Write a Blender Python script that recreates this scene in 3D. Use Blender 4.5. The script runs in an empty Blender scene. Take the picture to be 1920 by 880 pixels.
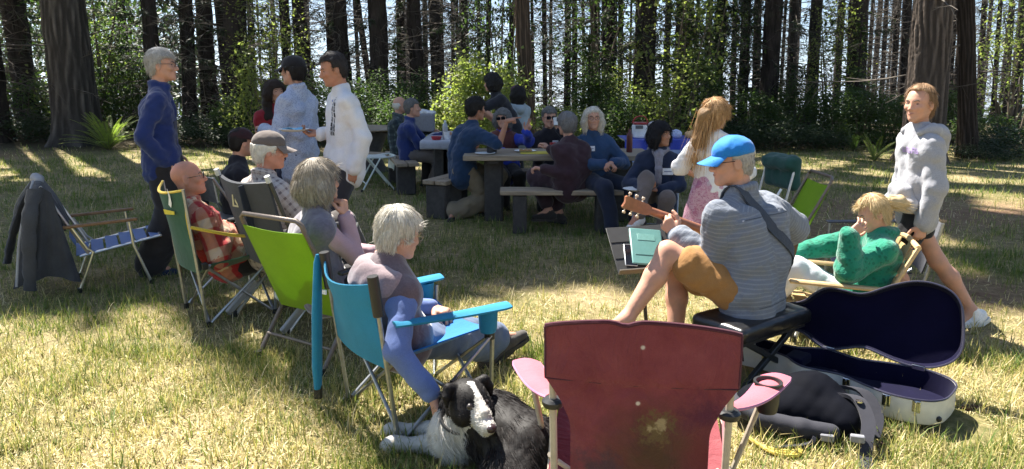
import bpy, math, random
import numpy as np
from mathutils import Vector, Matrix
R = math.radians
SC = bpy.context.scene
COL = SC.collection
random.seed(7); RNG = np.random.default_rng(7)

# ------------------------------------------------------------------ camera
FPX, CAMH, PITCH = 1400.0, 1.6, R(8)
CY = 140 + FPX*math.tan(PITCH)
cam = bpy.data.objects.new('camera', bpy.data.cameras.new('camera')); COL.objects.link(cam)
cam.location = (0, 0, CAMH); cam.rotation_euler = (R(90)-PITCH, 0, 0)
cam.data.sensor_width = 36; cam.data.lens = 36*FPX/1920
cam.data.shift_y = -(440-CY)/1920
cam.data.clip_start = .05; cam.data.clip_end = 20000
SC.camera = cam
# ------------------------------------------------------------------ sky, sun, exposure
SUN_EL, SUN_AZ = R(57), R(128.5)        # azimuth: angle of the direction TO the sun in the XY plane (x axis = 0)
SUN_DIR = np.array([math.cos(SUN_EL)*math.cos(SUN_AZ), math.cos(SUN_EL)*math.sin(SUN_AZ), math.sin(SUN_EL)])
w = bpy.data.worlds.new('World'); SC.world = w; w.use_nodes = True
wn = w.node_tree.nodes; bg = wn['Background']
sky = wn.new('ShaderNodeTexSky'); sky.sky_type = 'NISHITA'; sky.sun_disc = False
sky.sun_elevation = SUN_EL; sky.sun_rotation = R(90)-SUN_AZ
sky.air_density = 1.0; sky.dust_density = 1.0; sky.ozone_density = 1.0
# the lawn rises a little towards the wood, so the level horizon lies lower than the lawn's vanishing line: tilt the sky by that slope
tcs = wn.new('ShaderNodeTexCoord'); mps = wn.new('ShaderNodeMapping'); mps.vector_type = 'POINT'; mps.inputs['Rotation'].default_value = (R(5), 0, 0)
w.node_tree.links.new(tcs.outputs['Generated'], mps.inputs[0]); w.node_tree.links.new(mps.outputs[0], sky.inputs[0])
w.node_tree.links.new(sky.outputs[0], bg.inputs[0]); bg.inputs[1].default_value = .058
sun = bpy.data.objects.new('sun', bpy.data.lights.new('sun', 'SUN')); COL.objects.link(sun)
sun.data.energy = 5.0; sun.data.angle = R(.5); sun.data.color = (1, .95, .86)
sun.rotation_euler = Vector(SUN_DIR).to_track_quat('Z', 'Y').to_euler()
SC.view_settings.view_transform = 'Standard'; SC.view_settings.look = 'None'
SC.view_settings.gamma = 1; SC.view_settings.exposure = 1.95
SC.cycles.max_bounces = 6; SC.cycles.transparent_max_bounces = 8; SC.cycles.sample_clamp_indirect = 6

# ------------------------------------------------------------------ pixel of the photograph -> point of the place
def ray(px, py):
    x = (px-960)/FPX; y = -(py-CY)/FPX; s, c = math.sin(PITCH), math.cos(PITCH)
    return np.array([x, c+y*s, -s+y*c])
def P(px, py, Y):
    d = ray(px, py); return np.array([0, 0, CAMH]) + d*(Y/d[1])
def G(px, py, z=0.0):
    d = ray(px, py); return np.array([0, 0, CAMH]) + d*((z-CAMH)/d[2])
def A(*v): return np.array(v, float)
def nrm(v): v = np.asarray(v, float); return v/(np.linalg.norm(v)+1e-12)

# ------------------------------------------------------------------ objects
def thing(name, label, cat, loc=(0, 0, 0), group=None, rotz=0):
    o = bpy.data.objects.new(name, None); COL.objects.link(o); o.empty_display_size = .1
    o.location = loc; o.rotation_euler = (0, 0, rotz); o['label'] = label; o['category'] = cat
    if group: o['group'] = group
    return o
def tag(o, label=None, cat=None, group=None, kind=None):
    if label: o['label'] = label
    if cat: o['category'] = cat
    if group: o['group'] = group
    if kind: o['kind'] = kind
    return o
def origin(parent):
    o = np.zeros(3)
    while parent is not None: o = o + np.array(parent.location); parent = parent.parent
    return o
def link(name, me, mats, parent=None, loc=None):
    o = bpy.data.objects.new(name, me); COL.objects.link(o)
    for m in (mats if isinstance(mats, (list, tuple)) else [mats]): me.materials.append(m)
    if parent is not None: o.parent = parent
    if loc is not None: o.location = loc
    return o
def raw_mesh(V, F, smooth=True, mi=None):
    """V (n,3) array, F list/array of faces"""
    me = bpy.data.meshes.new('m')
    V = np.asarray(V, np.float32)
    if isinstance(F, np.ndarray) and F.ndim == 2:
        n, k = F.shape; flat = F.astype(np.int32).ravel(); starts = np.arange(0, n*k, k, dtype=np.int32)
    else:
        ls = np.array([len(f) for f in F], np.int32); n = len(ls)
        flat = np.concatenate([np.asarray(f, np.int32) for f in F]) if n else np.zeros(0, np.int32)
        starts = np.concatenate([[0], np.cumsum(ls)[:-1]]).astype(np.int32)
    me.vertices.add(len(V)); me.vertices.foreach_set('co', V.ravel())
    me.loops.add(len(flat)); me.loops.foreach_set('vertex_index', flat)
    me.polygons.add(n); me.polygons.foreach_set('loop_start', starts)
    if mi is not None: me.polygons.foreach_set('material_index', np.asarray(mi, np.int32))
    me.polygons.foreach_set('use_smooth', np.full(n, smooth, bool))
    me.update(calc_edges=True); me.validate()
    return me
def attr(me, name, vals, typ='FLOAT', dom='POINT'):
    a = me.attributes.new(name, typ, dom)
    a.data.foreach_set('value' if typ == 'FLOAT' else 'vector', np.asarray(vals, np.float32).ravel())
class MB:
    """collects shapes (world coordinates) and links them as ONE mesh object"""
    def __init__(s): s.V = []; s.F = []; s.M = []; s.n = 0
    def add(s, V, F, m=0):
        V = np.asarray(V, float); s.V.append(V)
        for f in F: s.F.append([i+s.n for i in f]); s.M.append(m)
        s.n += len(V); return s
    def tube(s, pts, r, n=8, m=0, caps=True, flat=1.0):
        pts = [np.asarray(p, float) for p in pts]; k = len(pts)
        rs = r if isinstance(r, (list, tuple, np.ndarray)) else [r]*k
        T = [nrm(pts[min(i+1, k-1)]-pts[max(i-1, 0)]) for i in range(k)]
        u = nrm(np.cross(T[0], A(0, 0, 1) if abs(T[0][2]) < .9 else A(1, 0, 0)))
        V = []; F = []
        for i in range(k):
            u = nrm(u-T[i]*np.dot(u, T[i])); v = np.cross(T[i], u)
            for j in range(n):
                a = 2*math.pi*j/n; V.append(pts[i]+(u*math.cos(a)+v*math.sin(a)*flat)*rs[i])
        for i in range(k-1):
            for j in range(n):
                a, b = i*n+j, i*n+(j+1) % n; F.append((a, b, b+n, a+n))
        if caps: F.append(tuple(range(n-1, -1, -1))); F.append(tuple((k-1)*n+j for j in range(n)))
        return s.add(V, F, m)
    def box(s, c, half, Rm=None, m=0, bev=0.0):
        c = np.asarray(c, float); h = np.asarray(half, float); Rm = np.eye(3) if Rm is None else np.asarray(Rm)
        b = min(bev, h.min()*.95)
        V = []; F = []
        if b <= 0:
            V = [c+(A(x, y, z)*h) @ Rm for x in (-1, 1) for y in (-1, 1) for z in (-1, 1)]
            F = [(0, 1, 3, 2), (4, 6, 7, 5), (0, 4, 5, 1), (2, 3, 7, 6), (0, 2, 6, 4), (1, 5, 7, 3)]
        else:
            idx = {}
            for sx in (-1, 1):
                for sy in (-1, 1):
                    for sz in (-1, 1):
                        for ax in range(3):
                            p = A(sx, sy, sz)*(h-b); p[ax] = (sx, sy, sz)[ax]*h[ax]
                            idx[sx, sy, sz, ax] = len(V); V.append(c+p @ Rm)
            for ax in range(3):
                o = [k for k in range(3) if k != ax]
                for sg in (-1, 1):
                    q = []
                    for (p, r_) in ((-1, -1), (1, -1), (1, 1), (-1, 1)):
                        t = [0, 0, 0]; t[ax] = sg; t[o[0]] = p; t[o[1]] = r_; q.append(idx[t[0], t[1], t[2], ax])
                    if (sg > 0) == (ax == 1): q.reverse()
                    F.append(tuple(q))
            for ax in range(3):
                o = [k for k in range(3) if k != ax]
                for p in (-1, 1):
                    for r_ in (-1, 1):
                        t = [0, 0, 0]; t[o[0]] = p; t[o[1]] = r_
                        t[ax] = -1; a = tuple(t); t[ax] = 1; bq = tuple(t)
                        F.append((idx[a+(o[0],)], idx[bq+(o[0],)], idx[bq+(o[1],)], idx[a+(o[1],)]))
            for sx in (-1, 1):
                for sy in (-1, 1):
                    for sz in (-1, 1): F.append((idx[sx, sy, sz, 0], idx[sx, sy, sz, 1], idx[sx, sy, sz, 2]))
        return s.add(V, F, m)
    def bar(s, a, b, wd, th, up=(0, 0, 1), m=0, bev=.003):
        a = np.asarray(a, float); b = np.asarray(b, float); d = b-a; L = np.linalg.norm(d); x = d/L
        y = nrm(np.cross(up, x)); z = np.cross(x, y)
        return s.box((a+b)/2, (L/2, wd/2, th/2), np.array([x, y, z]), m, bev)
    def sheet(s, fn, nu, nv, th=.004, m=0):
        """cloth or panel: fn(u,v)->point, given real thickness"""
        g = np.array([[fn(i/nu, j/nv) for j in range(nv+1)] for i in range(nu+1)], float)
        du = np.gradient(g, axis=0); dv = np.gradient(g, axis=1); nn = np.cross(du, dv)
        nn /= np.linalg.norm(nn, axis=2, keepdims=True)+1e-9
        a = (g+nn*th/2).reshape(-1, 3); b = (g-nn*th/2).reshape(-1, 3); n = len(a); w_ = nv+1; F = []
        for i in range(nu):
            for j in range(nv):
                q = (i*w_+j, (i+1)*w_+j, (i+1)*w_+j+1, i*w_+j+1); F.append(q); F.append(tuple(n+x for x in q[::-1]))
        rim = [i*w_ for i in range(nu+1)]+[nu*w_+j for j in range(1, nv+1)]+[i*w_+nv for i in range(nu-1, -1, -1)]+[j for j in range(nv-1, 0, -1)]
        for k in range(len(rim)):
            p, q = rim[k], rim[(k+1) % len(rim)]; F.append((q, p, p+n, q+n))
        return s.add(np.vstack([a, b]), F, m)
    def lathe(s, c, prof, n=16, m=0, axis=(0, 0, 1)):
        z = nrm(axis); x = nrm(np.cross(z, A(0, 1, 0) if abs(z[1]) < .9 else A(1, 0, 0))); y = np.cross(z, x); c = np.asarray(c, float)
        V = []; F = []
        for (r, h) in prof:
            for j in range(n): a = 2*math.pi*j/n; V.append(c+z*h+(x*math.cos(a)+y*math.sin(a))*r)
        for i in range(len(prof)-1):
            for j in range(n): p, q = i*n+j, i*n+(j+1) % n; F.append((p, q, q+n, p+n))
        F.append(tuple(range(n-1, -1, -1))); F.append(tuple((len(prof)-1)*n+j for j in range(n)))
        return s.add(V, F, m)
    def prism(s, pts2, o, ux, uy, th, m=0):
        """outline (list of 2-D points) in the plane ux,uy at o, extruded by th along ux x uy"""
        o = np.asarray(o, float); ux = np.asarray(ux, float); uy = np.asarray(uy, float); nz = nrm(np.cross(ux, uy))
        n = len(pts2); V = [o+ux*x+uy*y for x, y in pts2]+[o+ux*x+uy*y+nz*th for x, y in pts2]
        F = [tuple(range(n-1, -1, -1)), tuple(range(n, 2*n))]+[(i, (i+1) % n, (i+1) % n+n, i+n) for i in range(n)]
        return s.add(V, F, m)
    def build(s, name, mats, parent=None, smooth=True, sub=0, auto=True):
        o0 = origin(parent)
        V = np.vstack(s.V)-o0
        if parent is not None and parent.rotation_euler.z:
            a = -parent.rotation_euler.z; V = V @ np.array([[math.cos(a), math.sin(a), 0], [-math.sin(a), math.cos(a), 0], [0, 0, 1]])
        me = raw_mesh(V, s.F, smooth, s.M); o = link(name, me, mats, parent)
        if smooth and auto: me.set_sharp_from_angle(angle=R(42))
        if sub:
            md = o.modifiers.new('sub', 'SUBSURF'); md.levels = md.render_levels = sub
        return o
def catmull(pts, n=6, closed=False):
    pts = [np.asarray(p, float) for p in pts]; k = len(pts); out = []
    rng = range(k) if closed else range(k-1)
    for i in rng:
        if closed: p0, p1, p2, p3 = pts[(i-1) % k], pts[i], pts[(i+1) % k], pts[(i+2) % k]
        else: p0, p1, p2, p3 = pts[max(i-1, 0)], pts[i], pts[i+1], pts[min(i+2, k-1)]
        for j in range(n):
            t = j/n; out.append(.5*((2*p1)+(-p0+p2)*t+(2*p0-5*p1+4*p2-p3)*t*t+(-p0+3*p1-3*p2+p3)*t**3))
    if not closed: out.append(pts[-1])
    return out
def copy_tree(o, parent=None, label=None):
    c = o.copy(); COL.objects.link(c); c.parent = parent
    for ch in o.children: copy_tree(ch, c)
    if label: c['label'] = label
    return c

# ------------------------------------------------------------------ materials
_mc = {}
class NT:
    def __init__(s, name):
        s.m = bpy.data.materials.new(name); s.m.use_nodes = True; s.t = s.m.node_tree; s.b = s.t.nodes['Principled BSDF']
    def n(s, typ, **kw):
        nd = s.t.nodes.new('ShaderNode'+typ)
        for k, v in kw.items():
            if k.startswith('i_'): nd.inputs[int(k[2:]) if k[2:].isdigit() else k[2:].replace('_', ' ')].default_value = v
            else: setattr(nd, k, v)
        return nd
    def l(s, a, b): s.t.links.new(a, b)
    def coord(s, out='Object'): return s.n('TexCoord').outputs[out]
    def noise(s, scale, co=None, detail=4, rough=.6, dist=0):
        nd = s.n('TexNoise'); nd.inputs['Scale'].default_value = scale; nd.inputs['Detail'].default_value = detail
        nd.inputs['Roughness'].default_value = rough; nd.inputs['Distortion'].default_value = dist
        s.l(co if co is not None else s.coord(), nd.inputs['Vector']); return nd.outputs[0]
    def math(s, op, a, b=None, clamp=False):
        nd = s.n('Math'); nd.operation = op; nd.use_clamp = clamp
        for i, v in enumerate((a, b)):
            if v is None: continue
            if isinstance(v, (int, float)): nd.inputs[i].default_value = v
            else: s.l(v, nd.inputs[i])
        return nd.outputs[0]
    def ramp(s, fac, stops):
        nd = s.n('ValToRGB'); s.l(fac, nd.inputs[0]); cr = nd.color_ramp
        while len(cr.elements) < len(stops): cr.elements.new(.5)
        for e, (p, c) in zip(cr.elements, stops): e.position = p; e.color = (*c, 1) if len(c) == 3 else c
        return nd.outputs[0]
    def mix(s, fac, a, b, bt='MIX'):
        nd = s.n('Mix'); nd.data_type = 'RGBA'; nd.blend_type = bt
        for sock, v in ((nd.inputs[0], fac), (nd.inputs[6], a), (nd.inputs[7], b)):
            if isinstance(v, (int, float)): sock.default_value = v
            elif isinstance(v, (tuple, list)): sock.default_value = (*v, 1) if len(v) == 3 else v
            else: s.l(v, sock)
        return nd.outputs[2]
    def map(s, co, scale):
        nd = s.n('Mapping'); nd.inputs['Scale'].default_value = scale; s.l(co, nd.inputs['Vector']); return nd.outputs[0]
    def bump(s, h, strength=.3, dist=.01, prev=None):
        nd = s.n('Bump'); nd.inputs['Strength'].default_value = strength; nd.inputs['Distance'].default_value = dist
        s.l(h, nd.inputs['Height'])
        if prev is not None: s.l(prev, nd.inputs['Normal'])
        s.l(nd.outputs[0], s.b.inputs['Normal']); return nd.outputs[0]
    def set(s, base=None, rough=None, metal=None, spec=None, sheen=None, trans=None):
        def p(k, v):
            if v is None: return
            i = s.b.inputs[k]
            if isinstance(v, (int, float)): i.default_value = v
            elif isinstance(v, (tuple, list)): i.default_value = (*v, 1)
            else: s.l(v, i)
        p('Base Color', base); p('Roughness', rough); p('Metallic', metal); p('Specular IOR Level', spec); p('Sheen Weight', sheen)
        return s
    def translucent(s, color, fac):
        """thin cloth or leaf: part of the light goes through"""
        tr = s.n('BsdfTranslucent'); mx = s.n('MixShader'); mx.inputs[0].default_value = fac
        if isinstance(color, (tuple, list)): tr.inputs[0].default_value = (*color, 1)
        else: s.l(color, tr.inputs[0])
        s.l(s.b.outputs[0], mx.inputs[1]); s.l(tr.outputs[0], mx.inputs[2])
        s.l(mx.outputs[0], s.t.nodes['Material Output'].inputs[0]); return s
def vary(c, f): return tuple(min(1, x*f) for x in c)
def cloth(name, c, weave=350, var=.25, fold=.3, rough=.9, sheen=.15, trans=0):
    if name in _mc: return _mc[name]
    t = NT(name); co = t.coord()
    n1 = t.noise(6, co, 5); base = t.ramp(n1, [(.3, vary(c, 1-var)), (.7, vary(c, 1+var))])
    fine = t.noise(weave, co, 2); base = t.mix(.25, base, t.ramp(fine, [(.35, vary(c, .55)), (.65, vary(c, 1.35))]))
    b = t.bump(t.noise(16, co, 2, .5, .5), fold*.7, .02); t.bump(fine, .25, .002, b)
    t.set(base, rough, 0, .25, sheen)
    if trans: t.translucent(base, trans)
    _mc[name] = t.m; return t.m
def plain(name, c, rough=.5, metal=0, var=.12, bump=.05, scale=40, spec=.5):
    if name in _mc: return _mc[name]
    t = NT(name); co = t.coord(); n = t.noise(scale, co, 4)
    t.set(t.ramp(n, [(.3, vary(c, 1-var)), (.7, vary(c, 1+var))]), rough, metal, spec)
    if bump: t.bump(n, bump, .004)
    _mc[name] = t.m; return t.m
# ------------------------------------------------------------------ solids: smooth-blended round cones, ellipsoids and boxes, meshed by surface nets
class Solid:
    def __init__(s, res=.01, k=.03): s.res = res; s.k = k; s.p = []
    def cone(s, a, b, ra, rb=None, k=None, m=0, sub=False, off=0.0):
        s.p.append(('c', np.asarray(a, float), np.asarray(b, float), ra, ra if rb is None else rb, s.k if k is None else k, m, sub, off)); return s
    def chain(s, pts, rs, k=None, m=0, off=0.0):
        for i in range(len(pts)-1):
            s.cone(pts[i], pts[i+1], rs[i], rs[i+1], k, m, off=off); off += np.linalg.norm(np.asarray(pts[i+1])-pts[i])
        return s
    def ell(s, c, r, Rm=None, k=None, m=0, sub=False, off=0.0):
        r = np.asarray(r if hasattr(r, '__len__') else (r, r, r), float)
        s.p.append(('e', np.asarray(c, float), r, np.eye(3) if Rm is None else np.asarray(Rm), 0, s.k if k is None else k, m, sub, off)); return s
    def box(s, c, h, Rm=None, rd=.01, k=None, m=0, sub=False, off=0.0):
        s.p.append(('b', np.asarray(c, float), np.asarray(h, float), np.eye(3) if Rm is None else np.asarray(Rm), rd, s.k if k is None else k, m, sub, off)); return s
    def _bb(s, q):
        if q[0] == 'c':
            r = max(q[3], q[4]); return np.minimum(q[1], q[2])-r, np.maximum(q[1], q[2])+r
        e = np.abs(q[3]).T @ (q[2] if q[0] == 'e' else q[2]); return q[1]-e, q[1]+e
    def _d(s, q, X):
        if q[0] == 'c':
            ba = q[2]-q[1]; L2 = ba @ ba+1e-12; pa = X-q[1]; t = np.clip((pa @ ba)/L2, 0, 1)
            return np.linalg.norm(pa-t[..., None]*ba, axis=-1)-(q[3]+t*(q[4]-q[3]))
        l = (X-q[1]) @ q[3].T
        if q[0] == 'e':
            k0 = np.linalg.norm(l/q[2], axis=-1); k1 = np.linalg.norm(l/(q[2]**2), axis=-1)
            return k0*(k0-1)/(k1+1e-9)
        d = np.abs(l)-(q[2]-q[4]); return np.linalg.norm(np.maximum(d, 0), axis=-1)+np.minimum(d.max(-1), 0)-q[4]
    def mesh(s, fold=0, freq=9, seed=0, fold_dir=None, hairdir=None):
        """returns V, quads, material per quad, cloth coordinates per vertex. fold = depth (m) of cloth folds"""
        h = s.res; pad = 3*h
        add = [q for q in s.p if not q[7]]
        lo = np.min([s._bb(q)[0] for q in add], 0)-pad-fold; hi = np.max([s._bb(q)[1] for q in add], 0)+pad+fold
        N = np.ceil((hi-lo)/h).astype(int)+1
        F = np.full(N, .3, np.float32); B = np.full(N, .3, np.float32); I = np.zeros(N, np.int16)
        for qi, q in enumerate(s.p):
            a, b = s._bb(q); k = q[5]; mar = k+2.5*h
            i0 = np.clip(np.floor((a-mar-lo)/h).astype(int), 0, N-1); i1 = np.clip(np.ceil((b+mar-lo)/h).astype(int)+1, 1, N)
            sl = tuple(slice(x, y) for x, y in zip(i0, i1))
            if any(y <= x for x, y in zip(i0, i1)): continue
            ax = [lo[d]+h*np.arange(i0[d], i1[d]) for d in range(3)]
            X = np.stack(np.meshgrid(*ax, indexing='ij'), -1)
            D = s._d(q, X).astype(np.float32); f = F[sl]
            if q[7]:
                D = -D; hh = np.maximum(k-np.abs(f-D), 0)/max(k, 1e-6); F[sl] = np.maximum(f, D)+hh*hh*k*.25
            else:
                hh = np.maximum(k-np.abs(f-D), 0)/max(k, 1e-6); F[sl] = np.minimum(f, D)-hh*hh*k*.25
                w_ = D < B[sl]; B[sl] = np.where(w_, D, B[sl]); I[sl] = np.where(w_, qi, I[sl])
        if fold:
            rg = np.random.default_rng(seed+11); msk = np.abs(F) < .04+fold
            idx = np.argwhere(msk); X = lo+idx*h; a = np.zeros(len(X))
            for it in range(14):
                big = it < 7
                kv = rg.normal(size=3); kv /= np.linalg.norm(kv)
                if fold_dir is not None: kv = nrm(kv*.8+np.asarray(fold_dir)*rg.choice([-1, 1])*.9)
                kv *= freq*2*math.pi*rg.uniform(.5, 1.5)*(.35 if big else .95)
                wob = 1.6*np.sin(X @ (rg.normal(size=3)*5)+rg.uniform(0, 6))
                a += (1-2*np.abs(np.sin(X @ kv+wob+rg.uniform(0, 6))))*rg.uniform(.5, 1)*(1 if big else .55)
            F[msk] += (a/3.0*fold).astype(np.float32)
        S = F < 0
        c = S[:-1, :-1, :-1].astype(np.int8)
        cnt = sum(S[x:N[0]-1+x, y:N[1]-1+y, z:N[2]-1+z].astype(np.int8) for x in (0, 1) for y in (0, 1) for z in (0, 1))
        act = np.argwhere((cnt > 0) & (cnt < 8))
        if len(act) == 0: return np.zeros((0, 3)), np.zeros((0, 4), int), [], np.zeros((0, 3))
        vid = np.full(N-1, -1, np.int32); vid[tuple(act.T)] = np.arange(len(act))
        acc = np.zeros((len(act), 3)); ne = np.zeros(len(act))
        cor = [(x, y, z) for x in (0, 1) for y in (0, 1) for z in (0, 1)]
        fv = {cc: F[tuple((act+cc).T)].astype(float) for cc in cor}
        for a in cor:
            for d in range(3):
                if a[d]: continue
                b = list(a); b[d] = 1; b = tuple(b); f0, f1 = fv[a], fv[b]; m = (f0 < 0) != (f1 < 0)
                t = np.where(m, f0/(f0-f1+1e-12), 0); p = np.tile(np.array(a, float), (len(act), 1)); p[:, d] = t
                acc += p*m[:, None]; ne += m
        V = lo+h*(act+acc/ne[:, None]); Q = []
        for d in range(3):
            e = np.moveaxis(S, d, 0); x = e[:-1] != e[1:]; ins = e[:-1]
            x = x[:, 1:-1, 1:-1]; ix = np.argwhere(x); flip = ins[:, 1:-1, 1:-1][tuple(ix.T)]
            i, j, k_ = ix[:, 0], ix[:, 1]+1, ix[:, 2]+1; vv = np.moveaxis(vid, d, 0)
            q = np.stack([vv[i, j-1, k_-1], vv[i, j, k_-1], vv[i, j, k_], vv[i, j-1, k_]], 1)
            if d == 1: flip = ~flip
            q[~flip] = q[~flip][:, ::-1]; Q.append(q)
        Q = np.vstack(Q)
        # relax once: takes the grid's steps out
        for _ in range(1):
            sm = np.zeros_like(V); n_ = np.zeros(len(V))
            for a in range(4):
                for b in ((a+1) % 4, (a+3) % 4):
                    np.add.at(sm, Q[:, a], V[Q[:, b]]); np.add.at(n_, Q[:, a], 1)
            V = V*.6+.4*sm/np.maximum(n_, 1)[:, None]
        near = np.clip(np.round((V-lo)/h).astype(int), 0, N-1); pid = I[tuple(near.T)]
        ms = np.array([q[6] for q in s.p]); mi = ms[pid[Q[:, 0]]]
        cu = np.zeros((len(V), 3))
        for qi, q in enumerate(s.p):
            m = pid == qi
            if not m.any(): continue
            X = V[m]
            if q[0] == 'c':
                ax = nrm(q[2]-q[1]+1e-9); rel = X-q[1]; al = rel @ ax; u = nrm(np.cross(ax, A(.3, .9, .2))); v = np.cross(ax, u)
                cu[m, 0] = al+q[8]; cu[m, 1] = np.arctan2(rel @ v, rel @ u)*max(.05, (q[3]+q[4])/2)
            else:
                rel = (X-q[1]) @ q[3].T; cu[m, 0] = q[8]+rel[:, 2]; cu[m, 1] = np.arctan2(rel[:, 1], rel[:, 0])*.12
        return V, Q, mi, cu
    def build(s, name, mats, parent=None, fold=0, freq=9, seed=0, fold_dir=None, join=()):
        V, Q, mi, cu = s.mesh(fold, freq, seed, fold_dir)
        Vs = [V]; Qs = [Q]; Ms = [mi]; Cs = [cu]; n = len(V)
        for j in join:
            v, q, m, c = j.mesh() if isinstance(j, Solid) else j
            Vs.append(v); Qs.append(q+n); Ms.append(m); Cs.append(c); n += len(v)
        V = np.vstack(Vs)
        me = raw_mesh(V-origin(parent), np.vstack(Qs), True, np.concatenate(Ms)); attr(me, 'cuv', np.vstack(Cs), 'FLOAT_VECTOR')
        return link(name, me, mats, parent)
def frame(f, u=(0, 0, 1)):
    """rows: forward, left, up"""
    f = nrm(f); l = nrm(np.cross(u, f)); return np.array([f, l, np.cross(f, l)])
# ------------------------------------------------------------------ ground
def Hn(x, y):
    x = np.asarray(x, float); y = np.asarray(y, float)
    d = np.maximum(0, y-22-.12*np.abs(x)); drop = .34*d*d/(d+14)
    drop = np.minimum(drop, 14+.085*d)
    left = 1/(1+np.exp((x+6+.25*(y-20))/3.)); drop = drop*(1-.8*left*np.exp(-d/200))
    sm = .012*np.sin(x*1.7+y*.6)*np.cos(y*1.1)+.02*np.sin(x*.43+1)*np.sin(y*.37)
    return -drop+sm*np.clip((np.hypot(x, y-1)-2)/6, 0, 1)
def grid_axis(a, b, fine, n):  # fine near zero, coarse far away
    t = np.linspace(-1, 1, n); s = np.sign(t)*np.abs(t)**3
    return np.where(s < 0, -s*a, s*b)
gx = np.concatenate([-np.geomspace(6000, 16, 26), np.linspace(-15.5, 15.5, 90), np.geomspace(16, 6000, 26)])
gy = np.concatenate([[-900, -200, -50, -14, -6], np.linspace(-3, 34, 130), np.geomspace(35, 7000, 40)])
XX, YY = np.meshgrid(gx, gy, indexing='ij'); V = np.stack([XX, YY, Hn(XX, YY)], -1).reshape(-1, 3)
ny = len(gy); i, j = np.meshgrid(np.arange(len(gx)-1), np.arange(ny-1), indexing='ij'); b = (i*ny+j).ravel()
gme = raw_mesh(V, np.stack([b, b+ny, b+ny+1, b+1], 1))
BARE = [(4.9, 8.6, 2.6, 1.7), (3.2, 7.4, 1.2, .7), (6.0, 6.8, 1.6, .9), (-11.0, 14.6, 2.4, 1.5), (1.2, 12.5, 3, .8), (3.4, 5.4, .8, .7)]
def bare_mask(x, y):
    m = np.zeros_like(x)
    for (cx, cy, rx, ry) in BARE:
        m = np.maximum(m, np.clip(1.5*(1-np.hypot((x-cx)/rx, (y-cy)/ry)), 0, 1))
    return m
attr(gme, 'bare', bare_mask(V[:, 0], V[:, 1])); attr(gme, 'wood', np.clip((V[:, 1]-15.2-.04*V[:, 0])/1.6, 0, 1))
def ground_mat():
    t = NT('lawn_soil'); co = t.coord()
    n1 = t.noise(1.1, co, 6, .65); n2 = t.noise(14, co, 6, .7); n3 = t.noise(160, co, 3, .7)
    lawn = t.ramp(n2, [(.28, (.085, .10, .03)), (.5, (.17, .155, .06)), (.72, (.35, .28, .14))])
    lawn = t.mix(t.ramp(n1, [(.38, (0, 0, 0)), (.62, (1, 1, 1))]), lawn, t.ramp(n2, [(.3, (.20, .155, .08)), (.7, (.42, .33, .19))]))
    soil = t.ramp(n2, [(.3, (.13, .075, .042)), (.55, (.23, .14, .085)), (.75, (.32, .22, .14))])
    at = t.n('Attribute', attribute_name='bare').outputs['Fac']
    m = t.math('MULTIPLY', at, t.ramp(t.noise(2.6, co, 5), [(.34, (.35,)*3), (.62, (1, 1, 1))])); base = t.mix(m, lawn, soil)
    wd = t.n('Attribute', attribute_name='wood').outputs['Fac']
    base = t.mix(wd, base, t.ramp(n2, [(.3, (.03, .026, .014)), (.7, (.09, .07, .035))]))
    base = t.mix(.45, base, t.ramp(n3, [(.3, (.35, .35, .35)), (.7, (1.4, 1.4, 1.4))]), 'MULTIPLY')
    t.set(base, .95, 0, .15); b = t.bump(n2, .6, .03); t.bump(n3, .8, .012, b); return t.m
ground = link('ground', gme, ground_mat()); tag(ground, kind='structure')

# ------------------------------------------------------------------ hills beyond the edge of the hilltop
def hill_mat():
    t = NT('wooded_hill'); n = t.noise(.012, t.coord(), 8, .7); t.set(t.ramp(n, [(.35, (.02, .035, .02)), (.7, (.06, .085, .045))]), 1, 0, .1); return t.m
HM = hill_mat()
for (Y, top, amp, lo_) in ((3400, -225, 30, 1.0), (5600, -300, 60, .6)):
    n = 150; xs = np.linspace(-5200, 5200, n); rows = []
    prof = top+amp*(.55*np.sin(xs/900*lo_+1.2+Y)+.3*np.sin(xs/370+Y)+.15*np.sin(xs/140*lo_+3))
    for k, (dy, f) in enumerate(((-1500, 0), (-900, .35), (-400, .75), (0, 1), (500, .6), (900, 0))):
        rows.append(np.stack([xs, np.full(n, Y+dy)+60*np.sin(xs/200+k), -520+(prof+520)*f+np.sin(xs/90+k*2)*9*f], -1))
    Vh = np.array(rows).reshape(-1, 3); a, b_ = np.meshgrid(np.arange(5), np.arange(n-1), indexing='ij'); q = (a*n+b_).ravel()
    tag(link('hills', raw_mesh(Vh, np.stack([q, q+1, q+1+n, q+n], 1)), HM), kind='structure')

# ------------------------------------------------------------------ leaves and grass
def quads_mesh(C, U, Vv, fold=None):
    """one four-cornered leaf per row: centre base C, length vector U, half width vector Vv"""
    n = len(C); nn = np.cross(U, Vv); nn /= np.linalg.norm(nn, axis=1, keepdims=True)+1e-9
    fl = (np.linalg.norm(Vv, axis=1)*.35)[:, None]*nn
    V = np.stack([C, C+U*.45+Vv+fl, C+U, C+U*.45-Vv+fl], 1).reshape(-1, 3)
    b = np.arange(n)*4; return V, np.stack([b, b+1, b+2, b+3], 1)
def rand_unit(n, rg, flat=0):
    v = rg.normal(size=(n, 3)); v[:, 2] *= (1-flat); return v/np.linalg.norm(v, axis=1, keepdims=True)
def leaf_mat(name, c, trans=.45, var=.35):
    t = NT(name); geo = t.n('NewGeometry'); rnd = geo.outputs['Random Per Island']
    base = t.ramp(rnd, [(0, vary(c, 1-var)), (.6, c), (1, (min(1, c[0]*1.7), c[1]*1.3, c[2]))])
    t.set(base, .55, 0, .4); t.translucent(t.mix(.5, base, (c[0]*2.4, c[1]*2.6, c[2]*1.2)), trans); return t.m
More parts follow.
